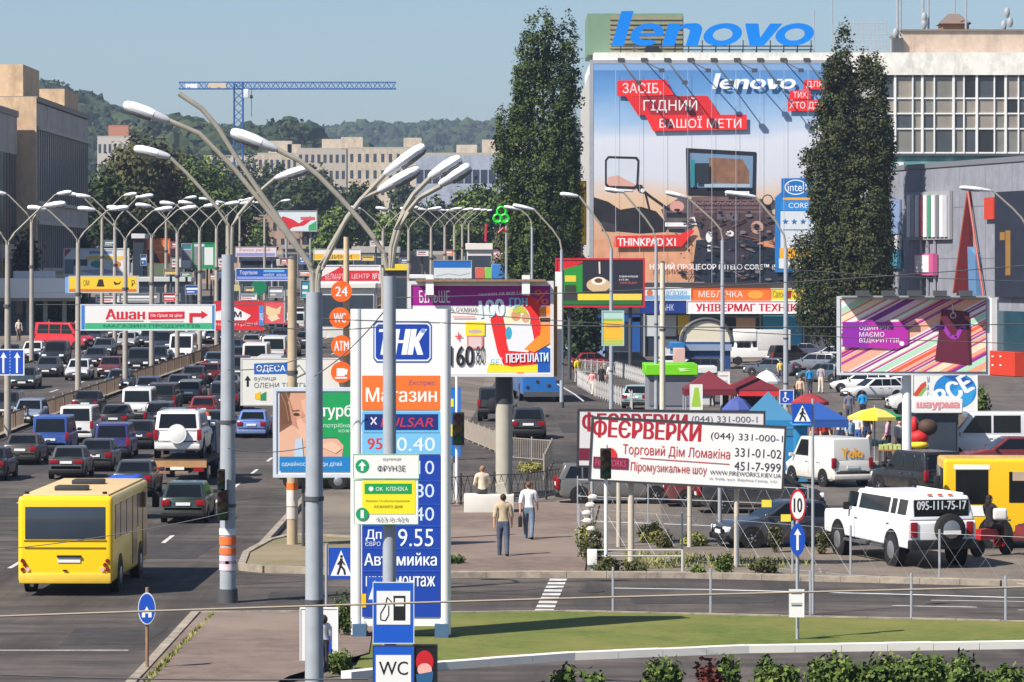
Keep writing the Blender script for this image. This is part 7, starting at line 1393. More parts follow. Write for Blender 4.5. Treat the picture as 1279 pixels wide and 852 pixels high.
def pyramid(name, label, cx, ytop, yeave, hw, Y, col, posts=True, sides=None, group='awnings and umbrellas of the market', hd=None, trim=None, cat='awning'):
    z0 = 0; c = W(cx, yeave, Y); s_ = Y/FX; hw *= s_; hd = hd or hw; ze, zt = zz(yeave, Y), zz(ytop, Y); t = thing(name, label, cat, (c.x, Y, z0), 0, group)
    m = MB(); v_ = [(-hw, -hd, ze), (hw, -hd, ze), (hw, hd, ze), (-hw, hd, ze), (0, 0, zt)]; m.add(v_+[(x, y, z-.06) for x, y, z in v_], [(0, 1, 4), (1, 2, 4), (2, 3, 4), (3, 0, 4), (6, 5, 9), (7, 6, 9), (8, 7, 9), (5, 8, 9), (0, 5, 6, 1), (1, 6, 7, 2), (2, 7, 8, 3), (3, 8, 5, 0)]); m.build('canopy', mat(col, .7, 0, .08, 1.5), t, smooth=0)
    m = MB()
    for (x0, y0, x1, y1) in ((-hw, -hd, hw, -hd), (hw, -hd, hw, hd), (-hw, -hd, -hw, hd)):
        m.add([(x0, y0, ze-.05), (x1, y1, ze-.05), (x1, y1, ze-.32), (x0, y0, ze-.32)], [(0, 1, 2, 3)])
    m.build('valance', mat(trim or col, .7, 0, .1), t, smooth=0)
    for x in (-.95, .95):
        for y in (-.95, .95): MB().tube([(x*hw, y*hd, 0), (x*hw, y*hd, ze)], .04, 6).build('post', GREY, t)
    for q in (sides or ()): MB().box(q[0], q[1]).build('wall_sheet', mat(q[2], .6, 0, .08), t, smooth=0)
    return t
def umbrella(label, cx, ytop, yrim, hw, Y, cols, group='awnings and umbrellas of the market', tilt=0):
    c = W(cx, yrim, Y); r_ = hw*Y/FX; zt, zr = zz(ytop, Y), zz(yrim, Y); t = thing('umbrella', label, 'umbrella', (c.x, Y, 0), 0, group); n = 8; m = MB()
    for i in range(n):
        a, b = 2*math.pi*i/n, 2*math.pi*(i+1)/n; A, B = Vector((math.cos(a)*r_, math.sin(a)*r_, zr)), Vector((math.cos(b)*r_, math.sin(b)*r_, zr)); T = Vector((0, 0, zt)); Am, Bm = A.lerp(T, .5)+Vector((0, 0, (zt-zr)*.18)), B.lerp(T, .5)+Vector((0, 0, (zt-zr)*.18))
        dn = Vector((0, 0, -.14)); m.add([A, B, Bm, Am, T, A+dn, B+dn], [(0, 1, 2, 3), (3, 2, 4), (5, 6, 1, 0)], i % len(cols))
    m.build('canopy', [mat(k, .7, 0, .06) for k in cols], t, smooth=0, fix=False); MB().tube([(0, 0, 0), (0, 0, zt+.1)], .03, 6).build('pole', GREY, t); MB().tube([(0, 0, 0), (0, 0, .12)], .28, 14).build('base', CONC, t); return t
pyramid('awning', 'dark red pyramid awning beside the lime green kiosk', 886, 463, 485, 32, 188, (104, 30, 44), sides=[((.9, .6, 1.0), (.3, .1, 1.9), (60, 24, 32))])
pyramid('awning', 'second red pyramid awning with a lit red valance behind the lamp notice', 940, 468, 486, 34, 192, (96, 26, 36), trim=(206, 44, 50))  # valance takes a brighter red than the canopy
kiosk('kiosk', 'red fronted stall under the second red awning', 914, 966, 480, 489, 193.5, (84, 30, 36), (206, 40, 48), 1.2, text='Смачна шаурма', front=mat((50, 34, 36), .4))
board('menu_board', 'white and green menu poster standing under the dark red awning', 'poster', (862, 480, 878, 512), 185, [('P', [(868, 484), (873, 484), (876, 508), (864, 508)], (150, 190, 60))], (216, 216, 210), .03, WHITE, .06, posts=((863, .03, GREY), (877, .03, GREY)))
board('notice_plate', 'white notice box on the market lamp post', 'sign', (897, 464, 912, 485), 189, [('R', 899, 469, 910, 470, (120, 120, 120)), ('R', 900, 475, 909, 481, (170, 190, 196))], (222, 222, 220), .02, WHITE, .1)
umbrella('big blue umbrella in front of the second red awning', 922, 495, 511, 20, 165, [(66, 82, 146), (56, 72, 134)])
umbrella('white umbrella behind the red awnings', 958, 462, 476, 18, 215, [(214, 212, 208)])
pyramid('awning', 'bright blue market tent with walls beside the parking sign', 960, 489, 533, 40, 145, (54, 112, 148), hd=1.3, sides=[((0, -1.25, 1.1), (2.4, .05, 2.0), (36, 122, 176))])
pyramid('awning', 'royal blue market awning behind the pedestrian sign', 1022, 502, 522, 34, 147, (36, 76, 146), hd=1.6)
umbrella('red market umbrella behind the blue awnings', 1012, 491, 502, 24, 170, [(150, 48, 52), (138, 42, 48)])
umbrella('yellow and green market umbrella beside the white post', 1093, 509, 520, 34, 150, [(40, 150, 90), (40, 146, 86), (200, 184, 92), (200, 184, 92), (200, 184, 92), (232, 206, 50), (200, 184, 92), (40, 150, 90)])
MB_ = kiosk('kiosk', 'bright blue curtain booth below the pedestrian sign', 990, 1014, 529, 532, 138, (40, 128, 176), (44, 130, 172), 1.4, front=mat((36, 122, 170), .5))
# white trading trailer, ВСЕ sign, potted tree
kiosk('kiosk', 'white trading van with a pinkish sign beside the white post', 1140, 1202, 498, 516, 150, (80, 84, 96), (224, 224, 222), 2.2, text='шаурма', tcol=(216, 140, 146))
t = board('shop_sign', 'round blue sign with tilted white letters on a pale board', 'sign', (1139, 466, 1221, 514), 158, [('E', 1193, 488, 27, 22.5, (40, 126, 196)), ('P', [(1172, 500), (1200, 480), (1219, 486), (1212, 504), (1196, 511), (1180, 510)], (50, 150, 206)), ('P', [(1180, 470), (1196, 466), (1216, 478), (1206, 484)], (34, 84, 160)), ('T', 'ВСЕ', 1168, 476, 1214, 499, (230, 234, 238), {'bold': .06, 'rot': -.55}), ('P', [(1141, 496), (1154, 482), (1158, 484), (1146, 500)], (120, 190, 80)), ('P', [(1141, 492), (1150, 480), (1156, 476), (1157, 481), (1144, 497)], (200, 70, 60)), ('T', 'М\nА\nГ', 1158, 470, 1161, 498, (60, 110, 180))], (222, 222, 216), .05, WHITE, .3, posts=((1145, .08, GREY), (1214, .08, GREY)))
t = thing('potted_tree', 'small clipped tree in an orange pot beside the round blue sign', 'plant', (at_px(1226, 160), 160, .75)); MB().tube([(0, 0, 0), (0, 0, .55)], [.2, .28], 14).build('pot', mat((206, 112, 60), .7), t); MB().tube([(0, 0, .5), (0, 0, 1.0)], .04, 6).build('trunk', BARK, t); crown(t, [((0, 0, 1.3), (.34, .34, .75))], 90, .14, GREENS, .14)
t = thing('loading_step', 'low paved step under the potted tree', 'step', (at_px(1235, 160), 160.5, 0)); MB().box((.6, 0, .37), (3.4, 1.6, .74)).build('slab', CONC, t, smooth=0); MB().box((.6, -.79, .6), (3.42, .06, .12)).build('edge', mat((150, 80, 70), .7), t, smooth=0)
t = thing('waste_bin', 'blue litter bin near the potted tree', 'bin', (at_px(1236, 159), 159.2, .74)); MB().tube([(0, 0, 0), (0, 0, .7)], [.2, .24], 12).build('drum', mat((30, 80, 150), .5), t); MB().tube([(0, 0, .7), (0, 0, .76)], .26, 12).build('rim', mat((26, 60, 120), .5), t)
# big stuffed display figure
g = G(1152, 588); t = thing('display_figure', 'big stuffed black, red and yellow display figure beside the white post', 'figure', g); m = MB()
m.sph((0, 0, .55), (.34, .3, .55), 14, 9, 0); m.sph((-.1, -.03, 1.05), (.38, .32, .2), 14, 8, 1); m.sph((-.12, -.02, 1.35), (.4, .32, .3), 14, 8, 2); m.sph((.22, 0, 1.75), (.42, .36, .34), 14, 9, 3); m.sph((-.32, 0, 1.85), (.16, .2, .34), 10, 7, 2); m.sph((-.2, -.12, .35), (.16, .2, .35), 10, 7, 0); m.sph((.26, -.12, .35), (.16, .2, .35), 10, 7, 0)
m.build('body', [BLACK, mat((226, 200, 50), .6), mat((190, 34, 36), .6), mat((70, 52, 40), .7)], t, smooth=80)
# stalls strung along the far side of the road
FST = 'distant market stalls beyond the road'
for i, (a, b_, yt, yb_, Y, wc, bc_, lab) in enumerate(((300, 346, 321, 326, 410, (40, 42, 52), (60, 66, 84), 'dark glazed arcade under the pale pink strip'), (346, 366, 324, 332, 405, (170, 166, 160), (190, 188, 180), 'pale hut right of the dark arcade'), (282, 300, 356, 364, 310, (150, 150, 150), (190, 180, 120), 'stall with a yellowish fascia below the blue panel'), (396, 470, 354, 360, 290, (206, 204, 198), (216, 214, 208), 'white shed under the red and white strip'), (480, 512, 330, 338, 320, (96, 92, 92), (226, 200, 50), 'dark stall with a yellow frame'), (512, 541, 343, 348, 300, (196, 196, 196), (216, 216, 214), 'small white stall left of the wide blue and white panel'), (582, 616, 304, 312, 420, (214, 210, 206), (222, 216, 210), 'white hut with a red round mark behind the lamps'), (594, 606, 334, 348, 330, (206, 100, 84), (206, 100, 84), 'orange red stall front'), (606, 615, 334, 348, 330, (120, 190, 90), (130, 196, 90), 'light green stall front'), (615, 650, 330, 348, 330, (70, 130, 196), (60, 120, 190), 'pale blue stall front with white frames'), (662, 676, 322, 348, 335, (206, 170, 110), (176, 60, 56), 'tan stall with a red top beside the poplar'), (165, 182, 292, 298, 420, (48, 46, 54), (206, 204, 206), 'dark stall with a white roof strip left of the orange panel'), (214, 226, 310, 320, 400, (160, 150, 150), (190, 140, 130), 'grey pinkish hut right of the orange panel'), (270, 292, 340, 348, 390, (60, 70, 90), (90, 110, 150), 'dark blue hut left of the near lamp post'), (170, 240, 346, 352, 330, (120, 120, 126), (196, 200, 200), 'long grey stall row behind the yellow overhead banner'), (440, 500, 308, 316, 480, (150, 146, 140), (170, 166, 160), 'long grey hall behind the yellow strip'), (352, 392, 306, 311, 500, (130, 124, 120), (150, 144, 140), 'low brown hall with a shallow roof'))):
    kiosk('market_stall', lab, a, b_, yt, yb_, Y, wc, bc_, 4, FST, 'stall')
t = thing('petrol_canopy', 'dark green round topped canopy sign far up the road', 'sign', (at_px(324, 330), 330, gz(-23, 330))); MB().tube([(0, -.2, zz(359, 330)-gz(-23, 330)), (0, .2, zz(359, 330)-gz(-23, 330))], .72, 22).build('disc', mat((20, 120, 84), .4), t); MB().tube([(0, .3, 0), (0, .3, zz(359, 330)-gz(-23, 330))], .1, 8).build('post', GREY, t)
# neon-green sign sculpture
t = thing('green_emblem', 'bright green emblem on a thin pole left of the poplar', 'sign', (at_px(633, 290), 290, 0)); MB().tube([(0, 0, 0), (0, 0, zz(262, 290))], .1, 8).build('pole', GREY, t); m = MB(); GE = mat((30, 206, 50), .4)
for (dx, dy, rr_) in ((-6, 264, 5.5), (-11, 273, 5), (-2, 273, 5)): m.tube([(dx*290/FX+math.cos(k*math.pi/10)*rr_*290/FX, -.15, zz(dy, 290)+math.sin(k*math.pi/10)*rr_*290/FX) for k in range(21)], .1, 6)
m.box((-8*290/FX, -.1, zz(276, 290)), (1.0, .15, .18)); m.build('emblem', GE, t)
m = MB(); m.tube([(-10*290/FX, -.1, zz(291, 290)), (-4*290/FX, -.1, zz(285, 290)), (0, -.1, zz(289, 290))], .1, 6); m.tube([(-26*290/FX, 0, zz(302, 290)), (-25*290/FX, 0, zz(280, 290))], .1, 6); m.build('red_arm', mat((190, 40, 70), .5), t)

# small shop panels crowding the far roadside
CN = {'red': (190, 40, 46), 'orange': (222, 112, 50), 'yellow': (226, 186, 60), 'green': (50, 136, 84), 'blue': (40, 92, 170), 'white': (218, 216, 212), 'teal': (50, 130, 144), 'pink': (206, 120, 140), 'grey': (130, 130, 134)}
for (cn, a, c_, b_, d_, Y, where) in (
 ('blue', 176, 318, 184, 332, 350, 'left of the distant orange panel'), ('white', 214, 322, 227, 334, 352, 'between orange and teal topped panels'), ('red', 214, 302, 224, 310, 405, 'over the grey pinkish hut'), ('yellow', 205, 336, 222, 343, 325, 'above the long grey stall row'), ('green', 226, 340, 240, 346, 325, 'at the right end of the long grey stall row'), ('white', 272, 322, 284, 334, 395, 'above the dark blue hut'), ('orange', 262, 342, 274, 350, 320, 'below the green framed panel'), ('red', 350, 322, 362, 331, 300, 'between pale hut and tan pole'), ('blue', 374, 318, 388, 330, 305, 'right of the tan pole top'), ('orange', 374, 338, 390, 345, 296, 'beside the red and white strip'), ('teal', 376, 350, 388, 372, 290, 'behind the thickest lamp post'), ('yellow', 452, 318, 468, 326, 410, 'right of the yellow strip under the white box'), ('white', 462, 300, 478, 308, 470, 'on the long grey hall roof'), ('blue', 500, 322, 512, 330, 330, 'left of the dark yellow framed stall'), ('white', 520, 312, 536, 320, 420, 'behind the receding lamp row'), ('orange', 556, 312, 568, 320, 400, 'above the wide blue and white panel'), ('pink', 616, 312, 630, 324, 400, 'left of the green emblem pole'), ('red', 640, 318, 650, 330, 345, 'right of the green emblem pole'), ('green', 650, 332, 661, 347, 338, 'between pale blue stall and tan stall'), ('white', 676, 336, 690, 348, 330, 'at the foot of the tall poplar'), ('white', 120, 368, 150, 378, 300, 'below the yellow overhead banner'), ('grey', 150, 366, 200, 378, 300, 'under the long grey stall row'), ('red', 204, 366, 226, 377, 290, 'over the right end of the supermarket banner'), ('blue', 232, 356, 252, 368, 300, 'left of the near lamp post shaft'), ('white', 300, 366, 322, 375, 290, 'above the red overhead banner roof shape'), ('yellow', 306, 358, 318, 364, 300, 'left of the green round sign'), ('grey', 336, 358, 354, 372, 285, 'above the food picture banner'), ('teal', 130, 300, 146, 308, 400, 'above the car picture panel'), ('orange', 104, 300, 120, 308, 395, 'left above the car picture panel'), ('pink', 252, 292, 266, 301, 440, 'above the green framed panel'), ('white', 228, 292, 244, 301, 440, 'above the teal topped panel')):
    s_ = random.Random(a).random(); art_ = [('R', a+1+s_*2, lerp(c_, d_, .3), b_-1-s_*3, lerp(c_, d_, .5), BW if cn not in ('white', 'yellow') else (90, 90, 110)), ('R', a+2, lerp(c_, d_, .65), lerp(a, b_, .5+s_*.3), lerp(c_, d_, .78), (206, 206, 200) if cn != 'white' else (200, 90, 80))]
    board('shop_sign', 'small distant %s shop panel %s' % (cn, where), 'sign', (a, c_, b_, d_), Y, art_, CN[cn], .05, GREY, .5, posts=(((a+b_)/2, .12, DGREY),), group='small shop panels along the far roadside')
# ---------------------------------------------------------------- trees
def px_lobes(base, Y, lst, seed):
    rr = random.Random(seed); s_ = Y/FX; out = []
    for (cx, y0, y1, r_) in lst: zc, zh = (zz(y0, Y)+zz(y1, Y))/2, (zz(y0, Y)-zz(y1, Y))/2; out.append(((at_px(cx, Y)-base[0], rr.uniform(-1, 1)*r_*s_*.8, zc-base[2]), (r_*s_, r_*s_*.9, zh)))
    return out
B1 = (at_px(678, 300), 300, 0)
L1 = [(674, 12, 110, 17), (661, 40, 130, 14), (686, 26, 110, 10), (710, 20, 110, 12), (656, 66, 170, 14), (700, 60, 250, 18), (684, 90, 330, 18), (718, 82, 150, 8), (652, 110, 250, 15), (706, 140, 330, 18), (634, 134, 215, 13), (626, 152, 250, 8), (644, 160, 330, 18), (668, 170, 430, 24), (698, 200, 430, 26), (718, 150, 300, 8), (678, 300, 445, 36), (720, 260, 420, 8), (654, 260, 420, 20), (642, 230, 330, 16)]
B2 = (at_px(1058, 290), 290, 0)
L2 = [(1054, 34, 140, 9), (1046, 70, 240, 15), (1062, 90, 280, 14), (1080, 66, 230, 14), (1096, 72, 260, 14), (1034, 84, 220, 9), (1028, 130, 300, 13), (1100, 116, 330, 11), (1113, 150, 225, 5), (1080, 180, 430, 28), (1052, 210, 430, 28), (1026, 190, 300, 14), (1018, 285, 420, 22), (1002, 296, 350, 14), (1040, 320, 430, 30), (1095, 280, 420, 24), (1010, 186, 225, 8), (1106, 230, 330, 7)]
rr = random.Random(21)
for L_, cx, hw in ((L1, 678, 40), (L2, 1062, 37)):      # small boughs that break the outline
    for i in range(26): y = rr.uniform(60, 380); sd_ = rr.choice((-1, 1)); k_ = hw*(.55+.45*min(1, (y-40)/160)); y2 = y+rr.uniform(24, 50); L_.append((cx+sd_*k_*rr.uniform(.8, 1.1), y, y2, rr.uniform(4, 8)))
tree('tall poplar with split top left of the giant banner', B1, px_lobes(B1, 300, L1, 3), 3600, .27, POPG, .36, .36, 'poplar_tree', 'poplars by the store', 20, .2)
tree('shaggy darker poplar covering the right end of the giant banner', B2, px_lobes(B2, 290, L2, 4), 4300, .27, POPL, .36, .42, 'poplar_tree', 'poplars by the store', 20, .2)
def rtree(label, px, ytop, wpx, Y, mats, per, leaf, seed, n=12, zb=None, group=None, nl=12, z0=.2):
    X_ = at_px(px, Y); z_ = gz(X_, Y) if zb is None else zb; h = zz(ytop, Y)-z_; tree(label, (X_, Y, z_), round_lobes(wpx*Y/FX, h, n, z0, seed), per, leaf, mats, .3+h*.006, .9, 'tree', group, nl)
GT_ = 'trees behind the climbing road'
rtree('big dark broad tree beside the tan end of the office block', 178, 168, 110, 430, DRYS, 1000, .7, 1, 16, group=GT_)
rtree('broad olive tree directly left of the crane mast', 236, 190, 120, 440, GREENS, 950, .7, 2, 15, group=GT_)
rtree('dark tree low behind the overhead yellow banner', 132, 215, 70, 425, DARKS, 500, .75, 3, 12, group=GT_)
rtree('dark tree filling the gap below the crane and lamp heads', 286, 222, 70, 470, DARKS, 480, .75, 4, 12, group=GT_)
rtree('small tree in front of the brick house', 325, 275, 34, 600, GREENS, 260, .7, 5, 9, zb=4, group=GT_)
rtree('green tree between flats and the sale billboard, left one', 395, 212, 66, 620, DARKS, 480, .8, 6, 12, group=GT_)
rtree('green tree in front of the cream apartment block', 452, 226, 60, 600, DARKS, 460, .8, 7, 12, group=GT_)
rtree('small dark tree at the foot of the blank end wall', 346, 208, 44, 900, DARKS, 300, 1.2, 8, 10, zb=4, group=GT_)
rtree('round bush like tree right of the red splash panel', 418, 262, 52, 500, GREENS, 420, .7, 9, 11, group=GT_)
rtree('dark tree in front of the pale blue office, left one', 516, 244, 64, 600, DARKS, 440, .8, 10, 12, group=GT_)
rtree('dark tree in front of the pale blue office, right one', 602, 234, 66, 480, GREENS, 560, .7, 11, 13, group=GT_)
rtree('bushy tree behind the green emblem', 648, 262, 50, 400, DRYS, 420, .6, 12, 10, group=GT_)
rtree('tree between lamp rows above the sale billboard', 486, 268, 60, 520, GREENS, 460, .7, 13, 11, group=GT_)
rtree('dark tree at the shaded foot of the long office block', 100, 300, 50, 380, DARKS, 320, .6, 14, 9, group=GT_)
rtree('thin conifer before the tan column of the office block', 33, 296, 16, 335, DARKS, 160, .5, 15, 6, group=GT_)
rtree('dark tree under the white footbridge', 70, 372, 70, 330, DARKS, 360, .6, 16, 9, group=GT_)
rtree('dark street tree under the red framed billboard', 722, 382, 46, 290, DARKS, 420, .45, 17, 9, group='trees by the store')
rtree('young tree left of the poplar near the blue stalls', 640, 300, 34, 345, DRYS, 260, .5, 18, 8, group='trees by the store')
rtree('broad tree hiding the lower floors of the long low flats', 340, 200, 60, 800, DARKS, 420, 1.0, 51, 12, zb=4, group=GT_)
rtree('tree before the greyish block beside lamp arms', 398, 204, 56, 780, DARKS, 400, 1.0, 52, 12, zb=4, group=GT_)
rtree('tree below the pale flats right of the crane mast', 312, 196, 44, 820, DARKS, 320, 1.0, 53, 11, zb=4, group=GT_)
rtree('tree below the pale flats left of the crane mast', 272, 184, 46, 860, DARKS, 320, 1.0, 54, 11, zb=4, group=GT_)
rtree('roundish tree right of the office block foot', 140, 200, 46, 520, DRYS, 380, .8, 55, 11, group=GT_)
FG2 = 'distant trees between the blocks'
for i, (px, yt, w_, Y) in enumerate(((215, 186, 50, 900), (262, 196, 46, 850), (306, 205, 46, 800), (360, 215, 46, 760), (425, 232, 50, 720), (545, 250, 46, 640), (576, 242, 40, 650), (504, 222, 34, 820))):
    rtree('distant tree in the gap %s' % ('above the big dark tree', 'behind the crane mast', 'under the long low flats', 'between two lamp arms', 'before the cream block corner', 'under the ribbon windows', 'at the office wall foot', 'at the right corner of the cream block')[i], px, yt, w_, Y, DARKS, 240, 1.1, 30+i, 9, zb=4, group=FG2)
# shrubs and weeds in front
HG = 'shrubs along the bottom edge'
hs = [(1038, 868, 56, 46), (1078, 868, 40, 28), (1116, 868, 58, 46), (1156, 868, 56, 44), (1192, 868, 50, 36), (1236, 868, 36, 24), (1268, 866, 34, 28), (975, 866, 40, 24)]
for i, (x, y, w_, h_) in enumerate(hs): bush('leafy green shrub at the bottom edge, %s from the right post' % ('first', 'second', 'third', 'fourth', 'fifth', 'sixth', 'seventh and last', 'low one left')[i], x, y, w_, h_, GREENS, 'shrub', .13, 150, HG)
SG = 'young saplings along the bottom edge'
for i, (x, y, h_, c_) in enumerate(((705, 872, 34, 0), (744, 872, 26, 0), (823, 866, 36, 0), (836, 866, 34, 0), (886, 868, 40, 1), (908, 866, 40, 0), (960, 862, 38, 0), (1140, 866, 44, 0), (1208, 862, 46, 0))):
    bush('slim young sapling at the bottom edge, %s' % ('leftmost of all', 'low and broad right of the leftmost', 'left of a close pair', 'right of a close pair', 'with reddish leaves', 'beside the reddish one', 'beside the blue arrow post', 'standing among the shrubs', 'near the right edge among shrubs')[i], x, y, 20, h_, [leaf_m((96, 50, 44), 'r1'), leaf_m((80, 44, 40), 'r2')] if c_ else GREENS, 'sapling', .13, 46, SG)
WG = 'weed clumps by the fence'
for i, (x, y, w_, h_, m_) in enumerate(((742, 708, 30, 46, DRYS), (760, 716, 30, 22, DRYS), (800, 716, 34, 12, DRYS), (870, 722, 16, 10, GREENS), (905, 718, 14, 28, GREENS), (955, 716, 30, 16, DRYS), (735, 690, 24, 40, DRYG), (812, 678, 26, 24, DRYG), (872, 682, 36, 14, DRYG), (830, 684, 18, 18, DRYS), (968, 690, 12, 34, DRYS), (1028, 692, 12, 30, DRYS), (440, 800, 40, 60, GREENS), (425, 842, 30, 26, GREENS), (560, 706, 30, 10, GREENS), (664, 590, 40, 12, DRYG))):
    bush(('dry brown weeds by the white post box', 'dark weeds below the white rail', 'low weeds at the fireworks billboard foot', 'green tuft on the dusty verge', 'green weed at the billboard post', 'low dry tuft on the verge', 'yellowish weeds at the end of the fence', 'tall dry weeds between the billboard posts', 'dry weeds at the right billboard post', 'small dry clump behind the white rail', 'tall dry weed below the yellow tag', 'dry weed behind the speed limit sign', 'green bush at the pylon foot', 'tuft at the white kerb end', 'strip of green at the path edge', 'dry grass by the picket railing')[i], x, y, w_, h_, m_, 'weed_clump', .09, 110, WG, .1)
# ---------------------------------------------------------------- people
P_ = 'people walking and shopping'
person('man in a tan shirt and blue jeans walking away on the path', G(629, 696), 0, 'walk', (176, 160, 132), (70, 80, 100), height=1.78, group=P_, phase=.45, hair=(52, 38, 28))
person('man in a white shirt and faded jeans walking away with a dark bag', G(661, 675), -4, 'walk', (222, 222, 224), (98, 112, 132), height=1.78, group=P_, phase=.8, bag=((28, 26, 28), -1, 'dark bag carried by the white shirted walker'), hair=(96, 70, 50))
c = W(611, 631, 119); t = thing('concrete_block', 'whitewashed concrete block at the foot of the billboard column', 'block', (c.x, 120, 0)); link('block', bevelled(MB().box((0, .4, .31), (1.66, 1.1, .62)).mesh(mat((206, 202, 194), .8, 0, .12, 3)), .03, 2), t); MB().prism([(.3, .62), (.2, .95), (.5, 1.0), (.62, .62)], .3, .9).build('plinth', CONC, t, smooth=0)
person('seated man in a beige shirt on the whitewashed block', (at_px(603, 120.5), 120.4, 0), 6, 'sit', (200, 188, 166), (60, 60, 62), height=1.74, group=P_, long_sleeve=True, seat_z=.62, hair=(140, 110, 86))
for i, a in enumerate((
 ('woman in a pink top and pale trousers on the market pavement', (740, 494), 150, 'walk', (216, 150, 146), (206, 200, 190)),
 ('person in dark clothes beside the pink topped woman', (752, 489), 180, 'stand', (40, 40, 44), (44, 44, 48)),
 ('person in a yellow top walking behind the billboard edge', (722, 478), 20, 'walk', (226, 196, 40), (190, 180, 170)),
 ('person in white beside the market lamp post', (763, 484), 170, 'stand', (216, 210, 206), (150, 140, 130)),
 ('man in a bright blue t-shirt and dark shorts seen from behind', (1012, 492), 10, 'stand', (30, 130, 190), (50, 54, 66)),
 ('man in a checked grey shirt and cream trousers beside the blue t-shirt', (1026, 491), -20, 'stand', (160, 150, 160), (206, 196, 180)),
 ('man in a blue t-shirt beside the yellow and green umbrella', (1078, 526), 0, 'stand', (24, 136, 196), (40, 40, 50)),
 ('man in a grey blue shirt left of the blue t-shirt', (1061, 530), -15, 'walk', (96, 100, 122), (70, 74, 86)),
 ('person with a white rucksack strap and grey shirt in the market', (1050, 566), 5, 'stand', (196, 190, 196), (56, 66, 90)),
 ('woman in a white top under the yellow and green umbrella', (1072, 562), 160, 'stand', (214, 210, 208), (60, 90, 150)),
 ('person in a black top under the yellow and green umbrella', (1083, 560), 170, 'stand', (30, 30, 34), (40, 60, 100)),
 ('woman in a pink blouse and dark skirt bending over a stall', (1110, 574), 70, 'stand', (214, 160, 176), (48, 32, 38)),
 ('woman in a red top below the blue awning', (1030, 566), 200, 'stand', (176, 46, 40), (60, 50, 50)),
 ('woman in dark red below the blue awning', (1020, 570), 150, 'stand', (120, 40, 40), (46, 40, 46)),
 ('child in pale clothes beside the white van', (1086, 582), 60, 'stand', (220, 206, 196), (200, 190, 180)),
 ('person in a pale shirt beside the red umbrella', (1000, 505), 180, 'stand', (206, 176, 150), (90, 90, 90)),
 ('man in a dark jacket between the blue tents', (975, 548), 40, 'walk', (50, 54, 66), (60, 60, 66)),
 ('woman in orange between the blue tents', (1003, 552), 190, 'stand', (206, 120, 60), (70, 66, 80)),
 ('man in a green shirt under the royal blue awning', (1036, 556), 150, 'stand', (76, 120, 80), (50, 54, 60)),
 ('woman in pale blue beside the white backed shopper', (1062, 570), 200, 'walk', (140, 170, 200), (60, 60, 70)),
 ('man in white by the dark red awning poster', (872, 510), 20, 'stand', (214, 210, 204), (60, 62, 70)),
 ('woman in red by the dark red awning', (890, 508), 160, 'stand', (190, 60, 64), (50, 50, 60)),
 ('person in brown in front of the lime kiosk', (850, 512), 180, 'walk', (120, 90, 70), (60, 56, 60)),
 ('man in grey walking between the parked estate cars', (1046, 484), 20, 'walk', (120, 122, 130), (50, 54, 66)),
 ('woman in yellow beyond the white umbrella', (975, 478), 190, 'walk', (214, 190, 90), (90, 90, 110)),
 ('man in navy by the lamp post with the blue parking sign', (992, 520), 10, 'stand', (44, 54, 90), (60, 60, 66)),
 ('person in light grey by the yellow green crates', (1124, 578), 210, 'stand', (186, 186, 190), (60, 70, 100)),
 ('person in grey at the far left pavement', (62, 424), 30, 'walk', (130, 120, 110), (60, 60, 66)),
 ('person in pale top at the far left pavement', (24, 426), 200, 'stand', (206, 196, 180), (110, 100, 96)))):
    person(a[0], G(*a[1]), a[2], a[3], a[4], a[5], group=P_, height=1.45 if 'child' in a[0] else 1.7+.1*(i % 3-1), longhair='woman' in a[0], phase=.6, hair=[(50, 36, 28), (90, 60, 40), (34, 28, 26)][i % 3])
g = G(1238, 694); person('helmetless moped rider in black with a white bag', (g.x-.05, g.y-.1, 0), -50, 'sit', (34, 32, 36), (46, 40, 44), group=P_, seat_z=.78, longhair=True, hair=(40, 30, 26)); tag(link('shoulder_bag', bevelled(MB().box((0, 0, 0), (.4, .2, .34)).mesh(mat((206, 204, 200), .7)), .08, 3), None, (g.x+.22, g.y-.32, 1.2)), 'white bag slung behind the moped rider', 'bag')
person('passenger in a white shirt inside the yellow bus at the right edge', (at_px(1258, 113), 113.2, .35), 90, 'sit', (216, 214, 212), (60, 60, 66), group=P_, seat_z=.6)
person('person in a dark top on the path edge in front of the thick lamp post', (at_px(412, 74.5), 72, PZ), 20, 'stand', (214, 214, 216), (60, 60, 70), group=P_, height=1.1)
# stall goods
for i, (x, y, w_, c_) in enumerate(((1092, 578, 1.1, (120, 170, 160)), (1112, 584, .9, (180, 190, 120)), (1036, 577, 1.2, (60, 90, 160)))):
    g = G(x, y); t = thing('stall_table', 'market table with %s' % ('pale green goods beside the child', 'yellow green crates beside the pink blouse', 'blue cloth below the royal blue awning')[i], 'table', g); MB().box((0, 0, .72), (w_, .7, .06)).build('tabletop', WOOD, t); m = MB()
    for a in (-1, 1):
        for b_ in (-1, 1): MB().tube([(a*w_*.45, b_*.3, 0), (a*w_*.45, b_*.3, .72)], .025, 6).build('leg', DGREY, t)
    for k in range(5): m.box((-w_*.4+k*w_*.2, 0, .84), (w_*.16, .5, .18+.05*(k % 3)))
    m.build('goods', mat(c_, .7, 0, .4, 6), t, smooth=0)
